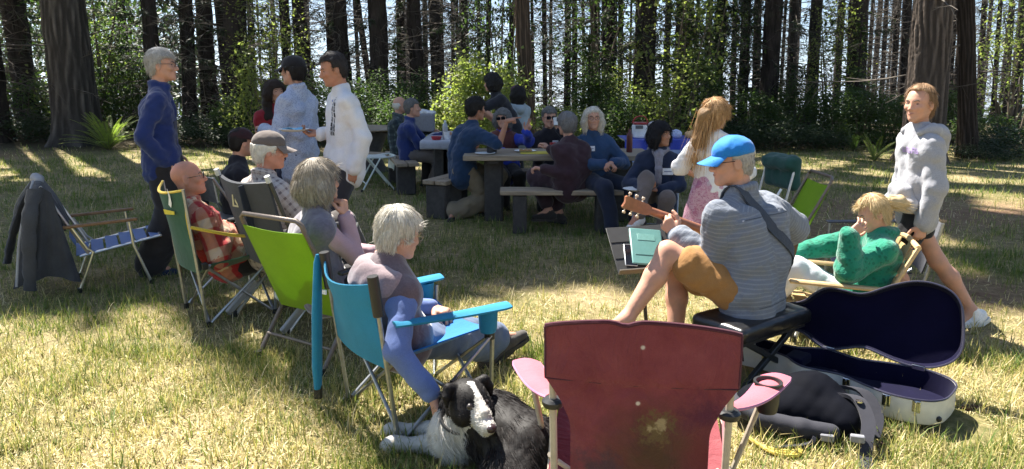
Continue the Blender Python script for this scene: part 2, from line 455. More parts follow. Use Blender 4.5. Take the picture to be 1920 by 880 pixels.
LEAF_A = leaf_mat('hazel_leaf', (.17, .21, .065), .55)
LEAF_B = leaf_mat('shrub_leaf', (.05, .088, .024), .45)
LEAF_C = leaf_mat('dark_leaf', (.022, .042, .014), .3)
NEEDLE = leaf_mat('fir_needle', (.018, .032, .013), .2)
FERN = leaf_mat('fern_leaf', (.17, .24, .05), .5)
def bark_mat(name, c, sc=1.0):
    t = NT(name); co = t.map(t.coord(), (9*sc, 9*sc, 1.6*sc)); n = t.noise(1.4, co, 8, .7, .5); n2 = t.noise(5, t.coord(), 5, .7)
    base = t.ramp(n, [(.36, vary(c, .35)), (.5, c), (.66, vary(c, 1.7))])
    base = t.mix(t.ramp(n2, [(.55, (0, 0, 0)), (.75, (.35,)*3)]), base, (.07, .085, .04)); t.set(base, .95, 0, .15); t.bump(n, .9, .04); return t.m
BARK = bark_mat('fir_bark', (.032, .025, .022)); BARK2 = bark_mat('grey_bark', (.042, .036, .032)); TWIG = plain('dead_twig', (.085, .07, .055), .9)
STEM = plain('shrub_stem', (.1, .075, .05), .9)

def grass_field():
    rg = np.random.default_rng(3)
    def pts(n, y0, y1, powr):
        u = rg.random(n)
        if powr == 1: y = np.sqrt(y0*y0+u*(y1*y1-y0*y0))
        else: y = y0*(y1/y0)**u
        return (rg.random(n)-.5)*1.52*y+0, y
    x1, y1 = pts(118000, 1.9, 4.2, 1); x2, y2 = pts(170000, 4.2, 17.5, 0)
    x = np.concatenate([x1, x2]); y = np.concatenate([y1, y2])
    # tufts: pull part of the blades together
    tx, ty = pts(5200, 1.9, 4.2, 1); tx2, ty2 = pts(7000, 4.2, 17, 0); tx = np.concatenate([tx, tx2]); ty = np.concatenate([ty, ty2])
    n = len(x); tu = rg.random(n) < .42; k = np.where(y[tu] < 4.2, rg.integers(0, 5200, tu.sum()), 5200+rg.integers(0, 7000, tu.sum()))
    sg = .018*np.maximum(1, ty[k]/5); x[tu] = tx[k]+rg.normal(size=tu.sum())*sg; y[tu] = ty[k]+rg.normal(size=tu.sum())*sg
    g = .5+.5*np.sin(x*2.1+1.3*np.sin(y*1.7))*np.sin(y*1.9+x*.7); g2 = .5+.5*np.sin(x*5.3+2*np.sin(y*3.1))*np.cos(y*4.7-x*2.2)
    big = .5+.5*np.sin(x*.9+.6)*np.sin(y*.8+.9)
    green = .45*g+.35*g2+.2*big
    keep = rg.random(n) < (1-.8*bare_mask(x, y))*(.35+.65*np.clip(green*1.5, 0, 1)+.2*tu)
    keep &= rg.random(n) < np.clip((16.8-y)/2.5, 0, 1)
    for (a0, b0, rr) in (((2.02, 3.25), (1.22, 4.0), .2), ((1.1, 3.28), (1.5, 3.2), .14), ((-.25, 3.0), (.1, 2.72), .12)):   # pressed flat under the case, the pack and the dog
        ax_, bx_ = A(*a0), A(*b0); d_ = bx_-ax_; t_ = np.clip(((np.stack([x, y], 1)-ax_) @ d_)/(d_ @ d_), 0, 1); keep &= np.linalg.norm(np.stack([x, y], 1)-(ax_+t_[:, None]*d_), axis=1) > rr
    x, y, green, tu = x[keep], y[keep], green[keep], tu[keep]; n = len(x)
    z = Hn(x, y); sc = np.maximum(1, y/5.5)**.75
    L = rg.gamma(5, .0105, n)*(.75+.5*green)*(1+.35*tu)*np.where(y > 6, 1.25, 1); L = np.clip(L, .015, .15)
    flat = rg.random(n) < np.where(green > .55, .22, .42)
    el = np.where(flat, rg.uniform(.08, .4, n), rg.uniform(.7, 1.45, n)); az = rg.uniform(0, 6.283, n)
    d = np.stack([np.cos(az)*np.cos(el), np.sin(az)*np.cos(el), np.sin(el)], 1)
    sd = np.stack([-np.sin(az), np.cos(az), np.zeros(n)], 1)*(rg.uniform(.0012, .0030, n)*sc)[:, None]
    d2 = d.copy(); d2[:, 2] -= rg.uniform(.1, .6, n); d2 /= np.linalg.norm(d2, axis=1, keepdims=True)
    p0 = np.stack([x, y, z-.004], 1); p1 = p0+d*(L*.55)[:, None]; p2 = p1+d2*(L*.45)[:, None]; p2[:, 2] = np.maximum(p2[:, 2], z+.003)
    V = np.stack([p0-sd, p0+sd, p1+sd*.8, p1-sd*.8, p2], 1).reshape(-1, 3)
    b = np.arange(n)*5; F = np.concatenate([np.stack([b, b+1, b+2, b+2], 1), np.stack([b, b+2, b+3, b+3], 1), np.stack([b+3, b+2, b+4, b+4], 1)])[:, :3]
    me = raw_mesh(V, F, True)
    tint = np.clip(1.07-green*.95+rg.normal(size=n)*.30-.34*np.clip((y-5.2)/1.2, 0, 1)*(1-bare_mask(x, y))+.25*flat-.2*tu, 0, 1)  # blades past the sunlit foreground tinted greener and darker, shade put into colour
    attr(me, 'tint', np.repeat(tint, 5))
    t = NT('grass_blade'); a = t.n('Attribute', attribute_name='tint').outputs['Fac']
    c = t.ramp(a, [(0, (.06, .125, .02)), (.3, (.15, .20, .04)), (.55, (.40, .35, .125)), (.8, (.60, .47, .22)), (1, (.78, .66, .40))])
    t.set(c, .6, 0, .3); t.translucent(t.mix(.3, c, (.4, .42, .06)), .38)
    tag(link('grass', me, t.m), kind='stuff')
grass_field()

# ------------------------------------------------------------------ shrubs
def tube_bundle(paths, n=4):
    m = MB()
    for pts, r in paths: m.tube(pts, r, n, caps=False)
    return m
def foliage_arrays(rg, clumps, per, spread, size, flat=.3, up=.25):
    n = len(clumps)*per; C = np.repeat(np.asarray(clumps), per, 0)+rg.normal(size=(n, 3))*spread
    U = rand_unit(n, rg); U[:, 2] += up*.5-.3; U *= (size*rg.uniform(.6, 1.25, n))[:, None]
    W = np.cross(U, rand_unit(n, rg)*.6+A(0, 0, 1)); W /= np.linalg.norm(W, axis=1, keepdims=True)+1e-9; W *= (np.linalg.norm(U, axis=1)*.36)[:, None]
    return C, U, W
def shrub_proto(seed, w_, h_, nclump, per, size, mat, stems=9, z0=.08, spread=.13):
    rg = np.random.default_rng(seed); cl = []
    while len(cl) < nclump:
        p = rg.uniform(-1, 1, 3); r_ = np.linalg.norm(p)
        if r_ < 1 and rg.random() < .25+.75*r_**2:
            q = A(p[0]*w_*(1-.25*max(p[2], 0)), p[1]*w_*.8, z0*h_+(p[2]*.5+.5)*h_*(.8+.4*rg.random())); cl.append(q)
    C, U, W = foliage_arrays(rg, cl, per, spread, size)
    C[:, 2] = np.maximum(C[:, 2], .02)
    V, F = quads_mesh(C, U, W)
    o = thing('shrub', 'x', 'shrub'); f = link('foliage', raw_mesh(V, F, False), mat, o); f['kind'] = 'stuff'
    paths = []
    for k in range(stems):
        b = A(rg.normal()*.12*w_, rg.normal()*.12*w_, -.05); e = cl[rg.integers(len(cl))]
        mid = (b+e)/2+A(rg.normal()*.1, rg.normal()*.1, .12*h_); paths.append((catmull([b, mid, e], 4), [.018*h_**.5*(1-.1*i) for i in range(9)]))
    tube_bundle(paths).build('stem', STEM, o); return o
SHRUBS = [shrub_proto(1, .95, 1.75, 60, 95, .085, LEAF_A, spread=.15), shrub_proto(2, 1.0, 1.3, 55, 80, .075, LEAF_B),
          shrub_proto(3, 1.1, 1.0, 45, 70, .07, LEAF_C), shrub_proto(4, .8, 2.6, 55, 80, .08, LEAF_B, spread=.17), shrub_proto(5, .9, 2.4, 34, 60, .09, LEAF_A, spread=.2)]
_used = set()
def place(proto, x, y, sx=1, sz=1, rot=0, label=None, group=None):
    if id(proto) in _used: o = copy_tree(proto)
    else: o = proto; _used.add(id(proto))
    o.location = (x, y, float(Hn(x, y))); o.scale = (sx, sx, sz); o.rotation_euler = (0, 0, rot)
    if label: o['label'] = label
    if group: o['group'] = group
    return o
# px, py of the foot's spot (py only for depth), depth, proto, width scale, height scale, label
SH = [(905, 14.0, 0, 1.02, 1.0, 'big sunlit yellow-green bush behind the picnic tables'),
      (838, 15.2, 0, .62, .8, 'smaller sunlit bush at the left side of the big bright bush'),
      (205, 20.5, 3, 1.15, 1.05, 'tall leafy bush between the huge left trunk and the man in blue fleece'),
      (168, 19.5, 4, 1.2, 1.2, 'loose bush with bright leaves close beside the huge left trunk'),
      (250, 19.6, 1, 1.0, 1.2, 'rounded green bush behind the sunlit fern'),
      (340, 17.2, 2, .9, .6, 'low dark bush behind the man in blue fleece'),
      (395, 17.0, 2, .9, .55, 'low dark ground bush beneath the left dark trunks'),
      (490, 16.6, 4, .8, .85, 'loose sunlit bush behind the woman with long dark hair'),
      (452, 17.4, 1, .8, .7, 'green bush right of the thick pair of dark trunks'),
      (700, 16.5, 3, .9, .72, 'leafy bush behind the white-shirted man and the folding chair'),
      (745, 15.6, 1, .8, .95, 'bush right behind the two men seated at the far table'),
      (775, 17.0, 3, .85, .72, 'tall leafy bush left of the big bright bush'),
      (590, 17.5, 3, .9, .7, 'bush seen between the two standing men with plates'),
      (660, 18.5, 1, 1.0, 1.2, 'dark bush behind the shoulder of the white-shirted man'),
      (1030, 16.5, 1, .9, .75, 'bush behind the man in sunglasses'),
      (1075, 15.8, 0, .62, .62, 'sunlit small bush behind the grey-haired woman in maroon'),
      (1120, 17.2, 3, .9, .78, 'leafy bush behind the white-haired woman'),
      (1165, 16.3, 1, .8, .9, 'bush behind the tote bags on the serving table'),
      (1185, 19.0, 4, .9, .9, 'tall loose bush at the left foot of the thick mossy trunk'),
      (1262, 16.4, 4, 1.0, 1.05, 'sunlit broad-leaved bush above the blue serving table'),
      (1300, 18.0, 3, .95, .95, 'tall bush behind the auburn-haired girl'),
      (1345, 17.0, 2, 1.0, .75, 'dark bush behind the head of the auburn-haired girl'),
      (1402, 17.6, 1, .9, 1.0, 'bush behind the green cloth over a chair back'),
      (1446, 16.2, 2, 1.0, .75, 'dark low bush behind the covered green chair'),
      (1490, 18.6, 3, .8, .72, 'bush at the foot of the second reddish trunk from the covered chair'),
      (1512, 16.0, 2, .9, .65, 'low dark bush behind the lime chair on the right'),
      (1572, 17.2, 1, .9, 1.05, 'leafy bush left of the hoodie girl under the green young fir'),
      (1618, 16.2, 3, .75, .62, 'bush with pale leaves close beside the young green fir'),
      (1665, 16.6, 1, .8, .95, 'round leafy bush just left of the hoodie girl'),
      (1790, 17.5, 3, .7, .6, 'bush between the big right trunk and the leaning dark trunk'),
      (1868, 15.6, 1, .9, .62, 'low bush right of the leaning dark trunk'),
      (1912, 14.2, 2, .9, .75, 'low bush at the right edge of the photograph'),
      (1848, 13.9, 2, .55, .35, 'small clump of leaves at the foot of the leaning dark trunk'),
      (22, 18.0, 2, 1.2, .7, 'dark undergrowth bush at the far left edge'),
      (60, 19.5, 1, 1.2, .9, 'bush behind the left side of the huge left trunk')]
rgs = np.random.default_rng(21)
for (px, Y, pi, sx, sz, lab) in SH:
    if px > 560 and 'big sunlit' not in lab: sz *= .74
    p = P(px, 200, Y); place(SHRUBS[pi], p[0], Y, sx, sz, rgs.uniform(0, 6.28), lab, 'bushes along the edge of the wood')

SAP = shrub_proto(6, 1.15, 4.3, 46, 42, .10, LEAF_A, spread=.26, z0=.16); SAP2 = shrub_proto(7, 1.3, 4.6, 60, 46, .09, LEAF_B, spread=.28, z0=.2)
for k, (px, Y, pr_, sx, sz, lab) in enumerate(((510, 18.2, 0, .8, .75, 'airy maple sapling left of the man in the patterned shirt'), (190, 19.2, 1, 1.2, 1.0, 'tall leafy sapling between the huge left trunk and the man in blue fleece'), (20, 21.0, 1, 1.3, 1.1, 'tall leafy sapling at the far left edge'), (945, 17.5, 1, .7, 1.0, 'thin dark-leaved sapling left of the brown trunk'), (1105, 18.6, 1, 1.0, 1.0, 'tall leafy sapling behind the white-haired woman'),
        (1262, 17.2, 0, 1.0, .95, 'bright airy maple sapling above the serving table'), (1325, 18.4, 1, .9, 1.05, 'dark leafy sapling behind the auburn-haired girl'), (1560, 18.8, 0, .7, .7, 'small airy sapling left of the young green fir'), (1905, 17.0, 0, .8, .7, 'small airy sapling near the right edge'))):
    place((SAP, SAP2)[pr_], P(px, 200, Y)[0], Y, sx, sz, k*1.1, lab, 'saplings at the edge of the wood')
# ferns
def fern(x, y, n, L, label, seed, mat=FERN, zscale=1.0):
    rg = np.random.default_rng(seed); o = thing('fern', label, 'fern', (x, y, float(Hn(x, y))), 'ferns and sword-leaved plants')
    for k in range(n):
        az = 2*math.pi*k/n+rg.normal()*.15; el = rg.uniform(.55, 1.35); l = L*rg.uniform(.75, 1.1)
        d = A(math.cos(az)*math.cos(el), math.sin(az)*math.cos(el), math.sin(el)*zscale); pts = []; p = A(0, 0, 0.0)
        for i in range(9):
            pts.append(p.copy()); d[2] -= .085; p = p+nrm(d)*l/8
        pts = np.array(pts); C = []; U = []; W = []
        for i in range(1, 34):
            t = i/34*8; a = int(t); f = t-a; q = pts[a]*(1-f)+pts[min(a+1, 8)]*f; tg = nrm(pts[min(a+1, 8)]-pts[a]); sd = nrm(np.cross(tg, A(0, 0, 1)))
            ln = .105*L*math.sin(math.pi*min(1, (i+3)/38))**.7
            for sg in (-1, 1):
                C.append(q); U.append((sd*sg+tg*.35)*ln); W.append(tg*.011*L)
        V, F = quads_mesh(np.array(C), np.array(U), np.array(W))
        f_ = link('frond', raw_mesh(V, F, False), mat, o)
        MBx = MB().tube(pts[::2], [.006, .005, .004, .003, .002], 3, caps=False)
        ob = MBx; me = raw_mesh(np.vstack(ob.V), ob.F); link('midrib', me, STEM, f_)
p = P(203, 272, 16.0); fern(p[0], 16.0, 34, 1.0, 'large sunlit sword fern right of the huge left trunk', 1)
p = G(1700, 303); fern(p[0]-.6, p[1], 14, .6, 'pale green fern just left of the hoodie girl', 2)
p = G(390, 262); fern(p[0], p[1]+1, 14, .7, 'small fern in the shade behind the man in blue fleece', 3, LEAF_B)
p = G(25, 262); fern(p[0], p[1]+1.5, 14, .8, 'dark fern at the far left edge', 4, LEAF_B)
p = G(1600, 285); fern(p[0], p[1], 12, .55, 'fern with thin blades under the young green fir', 5, LEAF_B)

# ------------------------------------------------------------------ trees
def trunk_mesh(seed, r0, h, nr=14, detail=.06, flare=.4, zs=None):
    rg = np.random.default_rng(seed); zs = np.concatenate([np.linspace(-.4, 5, 34), np.linspace(5.6, h, 14)]) if zs is None else zs
    ph = rg.uniform(0, 6, 8); V = []
    for z in zs:
        r = r0*((1-.8*max(z, 0)/h)+flare*math.exp(-max(z, 0)/.35)); ox = .03*r0*5*math.sin(z*.35+ph[0]); oy = .03*r0*5*math.sin(z*.3+ph[1])
        for j in range(nr):
            a = 2*math.pi*j/nr
            rr = r*(1+detail*math.sin(5*a+z*1.3+ph[2])+detail*.8*math.sin(9*a-z*2.1+ph[3])+detail*.6*rg.normal()+.25*flare*math.exp(-max(z, 0)/.3)*math.sin(4*a+ph[4]))
            V.append((ox+rr*math.cos(a), oy+rr*math.sin(a), z))
    n = len(zs); i, j = np.meshgrid(np.arange(n-1), np.arange(nr), indexing='ij'); i = i.ravel(); j = j.ravel(); k = (j+1) % nr
    return raw_mesh(V, np.stack([i*nr+j, i*nr+k, (i+1)*nr+k, (i+1)*nr+j], 1))
def dead_branches(seed, n, z0, z1, L, r0, tw=5, thick=.013):
    rg = np.random.default_rng(seed); V = []; F = []; cnt = 0; tips = []
    def strip(pts, rs):
        nonlocal cnt
        k = len(pts)
        for i in range(k):
            t = nrm(pts[min(i+1, k-1)]-pts[max(i-1, 0)]); u = nrm(np.cross(t, A(.1, .2, 1))); v = np.cross(t, u)
            for j in range(3): a = 2.094*j; V.append(pts[i]+(u*math.cos(a)+v*math.sin(a))*rs[i])
        for i in range(k-1):
            for j in range(3): a, b = cnt+i*3+j, cnt+i*3+(j+1) % 3; F.append((a, b, b+3, a+3))
        cnt += k*3
    for b in range(n):
        z = rg.uniform(z0, z1); az = rg.uniform(0, 6.283); l = L*rg.uniform(.25, 1.1); d = A(math.cos(az), math.sin(az), rg.uniform(-.35, .3)); p = A(math.cos(az)*r0*.7, math.sin(az)*r0*.7, z)
        pts = [p]
        for i in range(4):
            d = nrm(d+A(rg.normal()*.12, rg.normal()*.12, rg.normal()*.1-.05)); p = p+d*l/4; pts.append(p)
        th = thick*rg.uniform(.5, 1.3); strip(pts, [th, th*.8, th*.6, th*.45, th*.25]); tips.append(pts)
        for k in range(tw):
            i = rg.integers(1, 4); q = pts[i]*.5+pts[i+1]*.5; e = nrm(d+rand_unit(1, rg)[0]*.9)*l*rg.uniform(.12, .4)
            strip([q, q+e*.5+A(0, 0, -.01), q+e], [th*.45, th*.35, th*.2])
    return V, F, tips
def crown_mesh(seed, z0, z1, rmax, nb, cards, r0=.1):
    rg = np.random.default_rng(seed); C = []; U = []; W = []
    for b in range(nb):
        f = rg.random()**.8; z = z0+(z1-z0)*f; l = rmax*(1.05-.85*f)*rg.uniform(.55, 1.1); az = rg.uniform(0, 6.283); d = A(math.cos(az), math.sin(az), 0)
        m = max(4, int(cards*l/rmax))
        for k in range(m):
            s = rg.uniform(.15, 1); c = d*l*s+A(0, 0, z-.35*l*s*s+rg.normal()*.08); sd = A(-d[1], d[0], 0)*rg.choice([-1, 1])
            u = nrm(sd*rg.uniform(.5, 1)+d*.6+A(0, 0, rg.uniform(-.5, .1)))*rg.uniform(.35, .75); C.append(c); U.append(u); W.append(nrm(np.cross(u, A(rg.normal()*.3, rg.normal()*.3, 1)))*rg.uniform(.10, .2))
    V, F = quads_mesh(np.array(C), np.array(U), np.array(W)); return raw_mesh(V, F, False)
def fir_proto(seed, h=30.5, r0=.2, nb=110, bz=(.5, 7.5), L=1.5, crown=(17.5, 30, 3.2, 150, 30), bark=BARK, low=None, tw=5):
    o = thing('fir_tree', 'x', 'tree'); link('trunk', trunk_mesh(seed, r0, h), bark, o)
    V, F, tips = dead_branches(seed+50, nb, bz[0], bz[1], L, r0, tw); d = link('dead_branches', raw_mesh(V, F), TWIG, o); d['kind'] = 'stuff'
    c = link('crown', crown_mesh(seed+90, *crown), NEEDLE, o); c['kind'] = 'stuff'
    if low:
        rg = np.random.default_rng(seed+5); C = []; U = []; W = []
        for pts in tips:
            if pts[0][2] < low[1] or rg.random() > low[0]: continue
            for k in range(26):
                i = rg.integers(1, 4); f = rg.random(); c_ = pts[i]*(1-f)+pts[i+1]*f; u = nrm(rand_unit(1, rg)[0]+A(0, 0, -.5)+nrm(pts[-1]-pts[0])*.7)*rg.uniform(.1, .26)
                C.append(c_); U.append(u); W.append(nrm(np.cross(u, A(rg.normal(), rg.normal(), 1)))*rg.uniform(.012, .03))
        if C:
            V, F = quads_mesh(np.array(C), np.array(U), np.array(W)); l = link('needle_sprays', raw_mesh(V, F, False), NEEDLE, o); l['kind'] = 'stuff'
    return o
FIRS = [fir_proto(1, low=(.2, 2.2)), fir_proto(2, nb=140, L=1.8, low=(.3, 2.4)), fir_proto(3, nb=130, L=1.6, bark=BARK2, low=(.2, 2.6)), fir_proto(4, nb=110, L=1.9, low=(.55, 1.6)), fir_proto(5, nb=90, L=2.2, low=(.8, 1.2)),
        fir_proto(6, nb=200, L=1.5, tw=4, crown=(18, 29, 1.8, 40, 12))]
def lean_to(o, dx):  # lean about the line of sight: dx = metres sideways per metre of height
    o.rotation_euler.y = math.atan(dx)
# (px at y=100, width px, depth, proto, lean) ; far ones after
TR = [(36, 38, 20, 3, -.03), (233, 15, 24, 4, 0), (285, 26, 19, 3, 0), (351, 24, 20, 3, .0), (390, 28, 21, 4, 0), (419, 17, 23, 3, -.01), (447, 41, 18.5, 1, -.01), (473, 12, 24, 4, 0),
      (537, 17, 21, 1, 0), (560, 20, 22, 2, 0), (577, 9, 23, 0, -.08), (620, 15, 24, 3, 0), (643, 24, 20, 1, -.02), (670, 7, 28, 5, 0), (684, 11, 25, 1, -.08), (711, 33, 19, 1, -.01),
      (753, 15, 23, 4, 0), (778, 25, 20, 1, 0), (818, 20, 22, 2, -.01), (828, 8, 27, 5, 0), (850, 7, 29, 5, 0), (858, 7, 30, 5, 0), (870, 12, 25, 1, 0), (877, 5, 30, 5, 0), (898, 7, 28, 5, 0),
      (957, 10, 20, 4, .09), (915, 9, 22, 4, .05), (999, 6, 28, 5, 0), (1022, 8, 26, 2, 0), (1065, 12, 25, 1, 0), (1078, 10, 26, 5, 0), (1095, 6, 29, 5, 0), (1115, 18, 22, 4, -.01),
      (1143, 27, 20, 3, -.01), (1163, 10, 25, 4, 0), (1208, 38, 18, 3, -.01), (1250, 12, 24, 4, 0), (1277, 27, 20, 3, 0), (1308, 8, 21, 4, -.2), (1327, 12, 25, 1, 0), (1349, 21, 21, 4, 0), (1376, 10, 26, 5, 0),
      (1397, 17, 22, 4, 0), (1418, 14, 24, 3, -.01), (1445, 31, 19, 3, -.01), (1468, 6, 30, 5, 0), (1487, 17, 22, 2, -.01), (1524, 21, 20, 2, 0), (1574, 12, 24, 1, 0), (1604, 33, 19, 1, 0),
      (1631, 7, 28, 5, 0), (1658, 8, 27, 5, 0), (1677, 10, 25, 5, -.01), (1696, 16, 23, 1, 0), (1786, 8, 26, 5, 0), (1797, 10, 25, 5, 0), (1840, 10, 26, 5, 0), (1870, 8, 25, 5, 0), (1914, 15, 20, 2, 0)]
MARKS = [(0, 90, 'left of the huge left trunk'), (90, 260, 'between the huge left trunk and the man in blue fleece'), (260, 345, 'right behind the man in blue fleece'), (345, 430, 'just right of the man in blue fleece'), (430, 520, 'left of the two men with plates'),
         (520, 600, 'behind the man in the patterned shirt'), (600, 665, 'behind the white-shirted man'), (665, 765, 'right of the white-shirted man'), (765, 840, 'left of the big bright bush'), (840, 940, 'above the big bright bush'),
         (940, 1010, 'beside the brown trunk behind the pointing man'), (1010, 1090, 'above the man in sunglasses'), (1090, 1180, 'behind the white-haired woman'), (1180, 1300, 'behind the serving table'), (1300, 1410, 'behind the auburn-haired girl'),
         (1410, 1500, 'behind the covered green chair'), (1500, 1590, 'above the lime chair on the right'), (1590, 1705, 'left of the hoodie girl'), (1705, 1830, 'between the big and the leaning right trunks'), (1830, 1921, 'right of the leaning dark trunk')]
ORD = ['first', 'second', 'third', 'fourth', 'fifth', 'sixth', 'seventh', 'eighth', 'ninth']
cntm = {}; tot = {}
zone = lambda px: next(k for k, (a, b, _) in enumerate(MARKS) if a <= px < b)
for t_ in TR: tot[zone(t_[0])] = tot.get(zone(t_[0]), 0)+1
rgt = np.random.default_rng(5)
for (px, wd, Y, pi, ln) in sorted(TR):
    ln += rgt.normal()*.011-.008
    p = P(px, 100, Y); r = wd/2*Y/FPX; k = zone(px); i = cntm.get(k, 0); cntm[k] = i+1
    x = p[0]-ln*(p[2]); zg = float(Hn(x, Y))
    kind = 'thick' if wd >= 24 else ('slender' if wd <= 12 else 'dark')
    lab = f'{kind} fir trunk {MARKS[k][2]}' if tot[k] == 1 else f'{kind} fir trunk {MARKS[k][2]}, {ORD[i]} from the left'
    o = place(FIRS[pi], x, Y, 1, rgt.uniform(.92, 1.1), rgt.uniform(0, 6.28), lab, 'fir trunks of the wood')
    s = r/.2/.93
    for ch in o.children:
        if ch.name.startswith('trunk'): ch.scale = (s, s, 1)
        elif ch.name.startswith('crown'): cs = 1.15*(.75 if Y > 22.5 else 1); ch.scale = (cs, cs, 1)
        else: ch.scale = (.75+.25*s, .75+.25*s, 1)
    e = Matrix.Rotation(math.atan(ln), 4, 'Y') @ Matrix.Rotation(o.rotation_euler.z, 4, 'Z'); o.rotation_euler = e.to_euler()
for k, (x, y, lab) in enumerate(((-13.6, 14.5, 'fir trunk just outside the left edge of the view, nearest the lawn'), (-12.2, 17.6, 'fir trunk just outside the left edge of the view, second from the lawn'), (-15.5, 17.0, 'fir trunk well outside the left edge of the view'), (-14.6, 20.5, 'fir trunk outside the left edge, farthest back'), (-10.6, 13.2, 'slim fir trunk outside the left edge beside the lawn'))):  # out-of-view firs added so their crowns shade the left lawn
    place(FIRS[k % 4], x, y, 1, 1, k*1.3, lab, 'fir trunks of the wood')
# thin far firs against the sky: alike
for k in range(46):
    Y = rgt.uniform(30, 52); px = rgt.uniform(480, 1960) if k < 40 else rgt.uniform(0, 480); p = P(px, 150, Y)
    o = place(FIRS[5 if k % 3 else 1], p[0], Y, 1, 1, rgt.uniform(0, 6.28), 'thin far fir with bare side twigs against the bright sky', 'far thin firs beyond the edge')
    s = rgt.uniform(.35, .75)
    for ch in o.children:
        if ch.name.startswith('trunk'): ch.scale = (s, s, 1)
        if ch.name.startswith('crown'): ch.scale = (.5, .5, 1)
# broken snag on the right
sn = thing('dead_snag', 'broken grey snag with a leaning top piece near the right edge', 'tree', (P(1889, 150, 24)[0], 24, float(Hn(P(1889, 150, 24)[0], 24))))
MBs = MB(); MBs.tube([A(0, 0, -.3), A(.02, 0, 1.5), A(-.03, 0, 3.6)], [.09, .07, .055], 7); MBs.tube([A(-.03, 0, 3.58), A(.15, 0, 3.62), A(.3, .05, 3.5), A(.38, .05, 2.6)], [.04, .035, .03, .015], 5)
link('trunk', raw_mesh(np.vstack(MBs.V), MBs.F), BARK2, sn)
# the big trees, bark modelled
def big_tree(px, Y, wd, label, seed, c, lean=0, h=27, flare=.35, crown=(9, 3.6, 130)):
    p = P(px, 100, Y); x = p[0]-lean*p[2]; r0 = wd/2*Y/FPX; o = thing('fir_tree', label, 'tree', (x, Y, float(Hn(x, Y))), 'large trunks in front of the wood')
    rg = np.random.default_rng(seed); nr = 110; zs = np.concatenate([np.linspace(-.3, 4.6, 190), np.linspace(5, h, 22)])
    a = np.arange(nr)/nr*2*math.pi; Aa, Z = np.meshgrid(a, zs); w1 = np.zeros_like(Z)
    for k in range(11):
        f = rg.integers(6, 24); w1 += (1-2*np.abs(np.sin(f*.5*Aa+rg.uniform(-1.5, 1.5)*Z+1.2*np.sin(Z*rg.uniform(1, 4)+rg.uniform(0, 6))+rg.uniform(0, 6))))*rg.uniform(.5, 1)
    fine = rg.normal(size=Z.shape)
    Zp = np.maximum(Z, 0); r = r0*((1-.72*Zp/h)+flare*np.exp(-Zp/.3)*(1+.45*np.sin(5*Aa+seed)))+np.clip(w1/4.5, -1, .6)*.03*min(1, r0/.3)+fine*.004
    V = np.stack([r*np.cos(Aa)+lean*Z, r*np.sin(Aa), Z], -1).reshape(-1, 3); n = len(zs)
    i, j = np.meshgrid(np.arange(n-1), np.arange(nr), indexing='ij'); i = i.ravel(); j = j.ravel(); k = (j+1) % nr
    me = raw_mesh(V, np.stack([i*nr+j, i*nr+k, (i+1)*nr+k, (i+1)*nr+j], 1)); attr(me, 'groove', np.clip(.5+w1/8, 0, 1).ravel())
    t = NT('big_bark'); at = t.n('Attribute', attribute_name='groove').outputs['Fac']; n1 = t.noise(9, t.map(t.coord(), (1, 1, .3)), 7, .7)
    b = t.ramp(at, [(.15, vary(c, .4)), (.5, c), (.85, vary(c, 1.4))]); b = t.mix(.5, b, t.ramp(n1, [(.3, (.45,)*3), (.7, (1.5,)*3)]), 'MULTIPLY'); t.set(b, .95, 0, .15); t.bump(n1, .7, .02)
    link('trunk', me, t.m, o)
    V, F, _ = dead_branches(seed+3, 16, 1.2, 9, 2.2, r0, 5, .02); d = link('dead_branches', raw_mesh(V, F), TWIG, o); d['kind'] = 'stuff'
    cm = link('crown', crown_mesh(seed+8, crown[0], h, crown[1], crown[2], 24), NEEDLE, o); cm['kind'] = 'stuff'
    return o
big_tree(129, 17.2, 82, 'huge rough-barked fir trunk standing on the left lawn', 31, (.085, .074, .064), -.035, 23, crown=(9, 3.4, 150))
big_tree(1743, 13.6, 74, 'big grey-brown rough trunk behind the hoodie girl', 32, (.125, .098, .08), .0, 26, crown=(10, 3, 60))
big_tree(1812, 14.2, 33, 'dark leaning trunk with peeling side right of the hoodie girl', 33, (.06, .045, .035), -.1, 22, crown=(9, 2, 40))
big_tree(983, 15.0, 31, 'reddish-brown trunk behind the pointing man and the standing child', 34, (.12, .085, .06), -.05, 18, crown=(9, 1.8, 40))
# dead stump behind the man in blue
p = G(240, 245); st = MB().tube([A(p[0], p[1]+1, -.2), A(p[0], p[1]+1, .7), A(p[0], p[1]+1, 1.15), A(p[0]+.02, p[1]+1, 1.3)], [.27, .24, .2, .06], 12)
tag(st.build('tree_stump', BARK), 'dark round-topped stump behind the sunlit fern', 'stump')
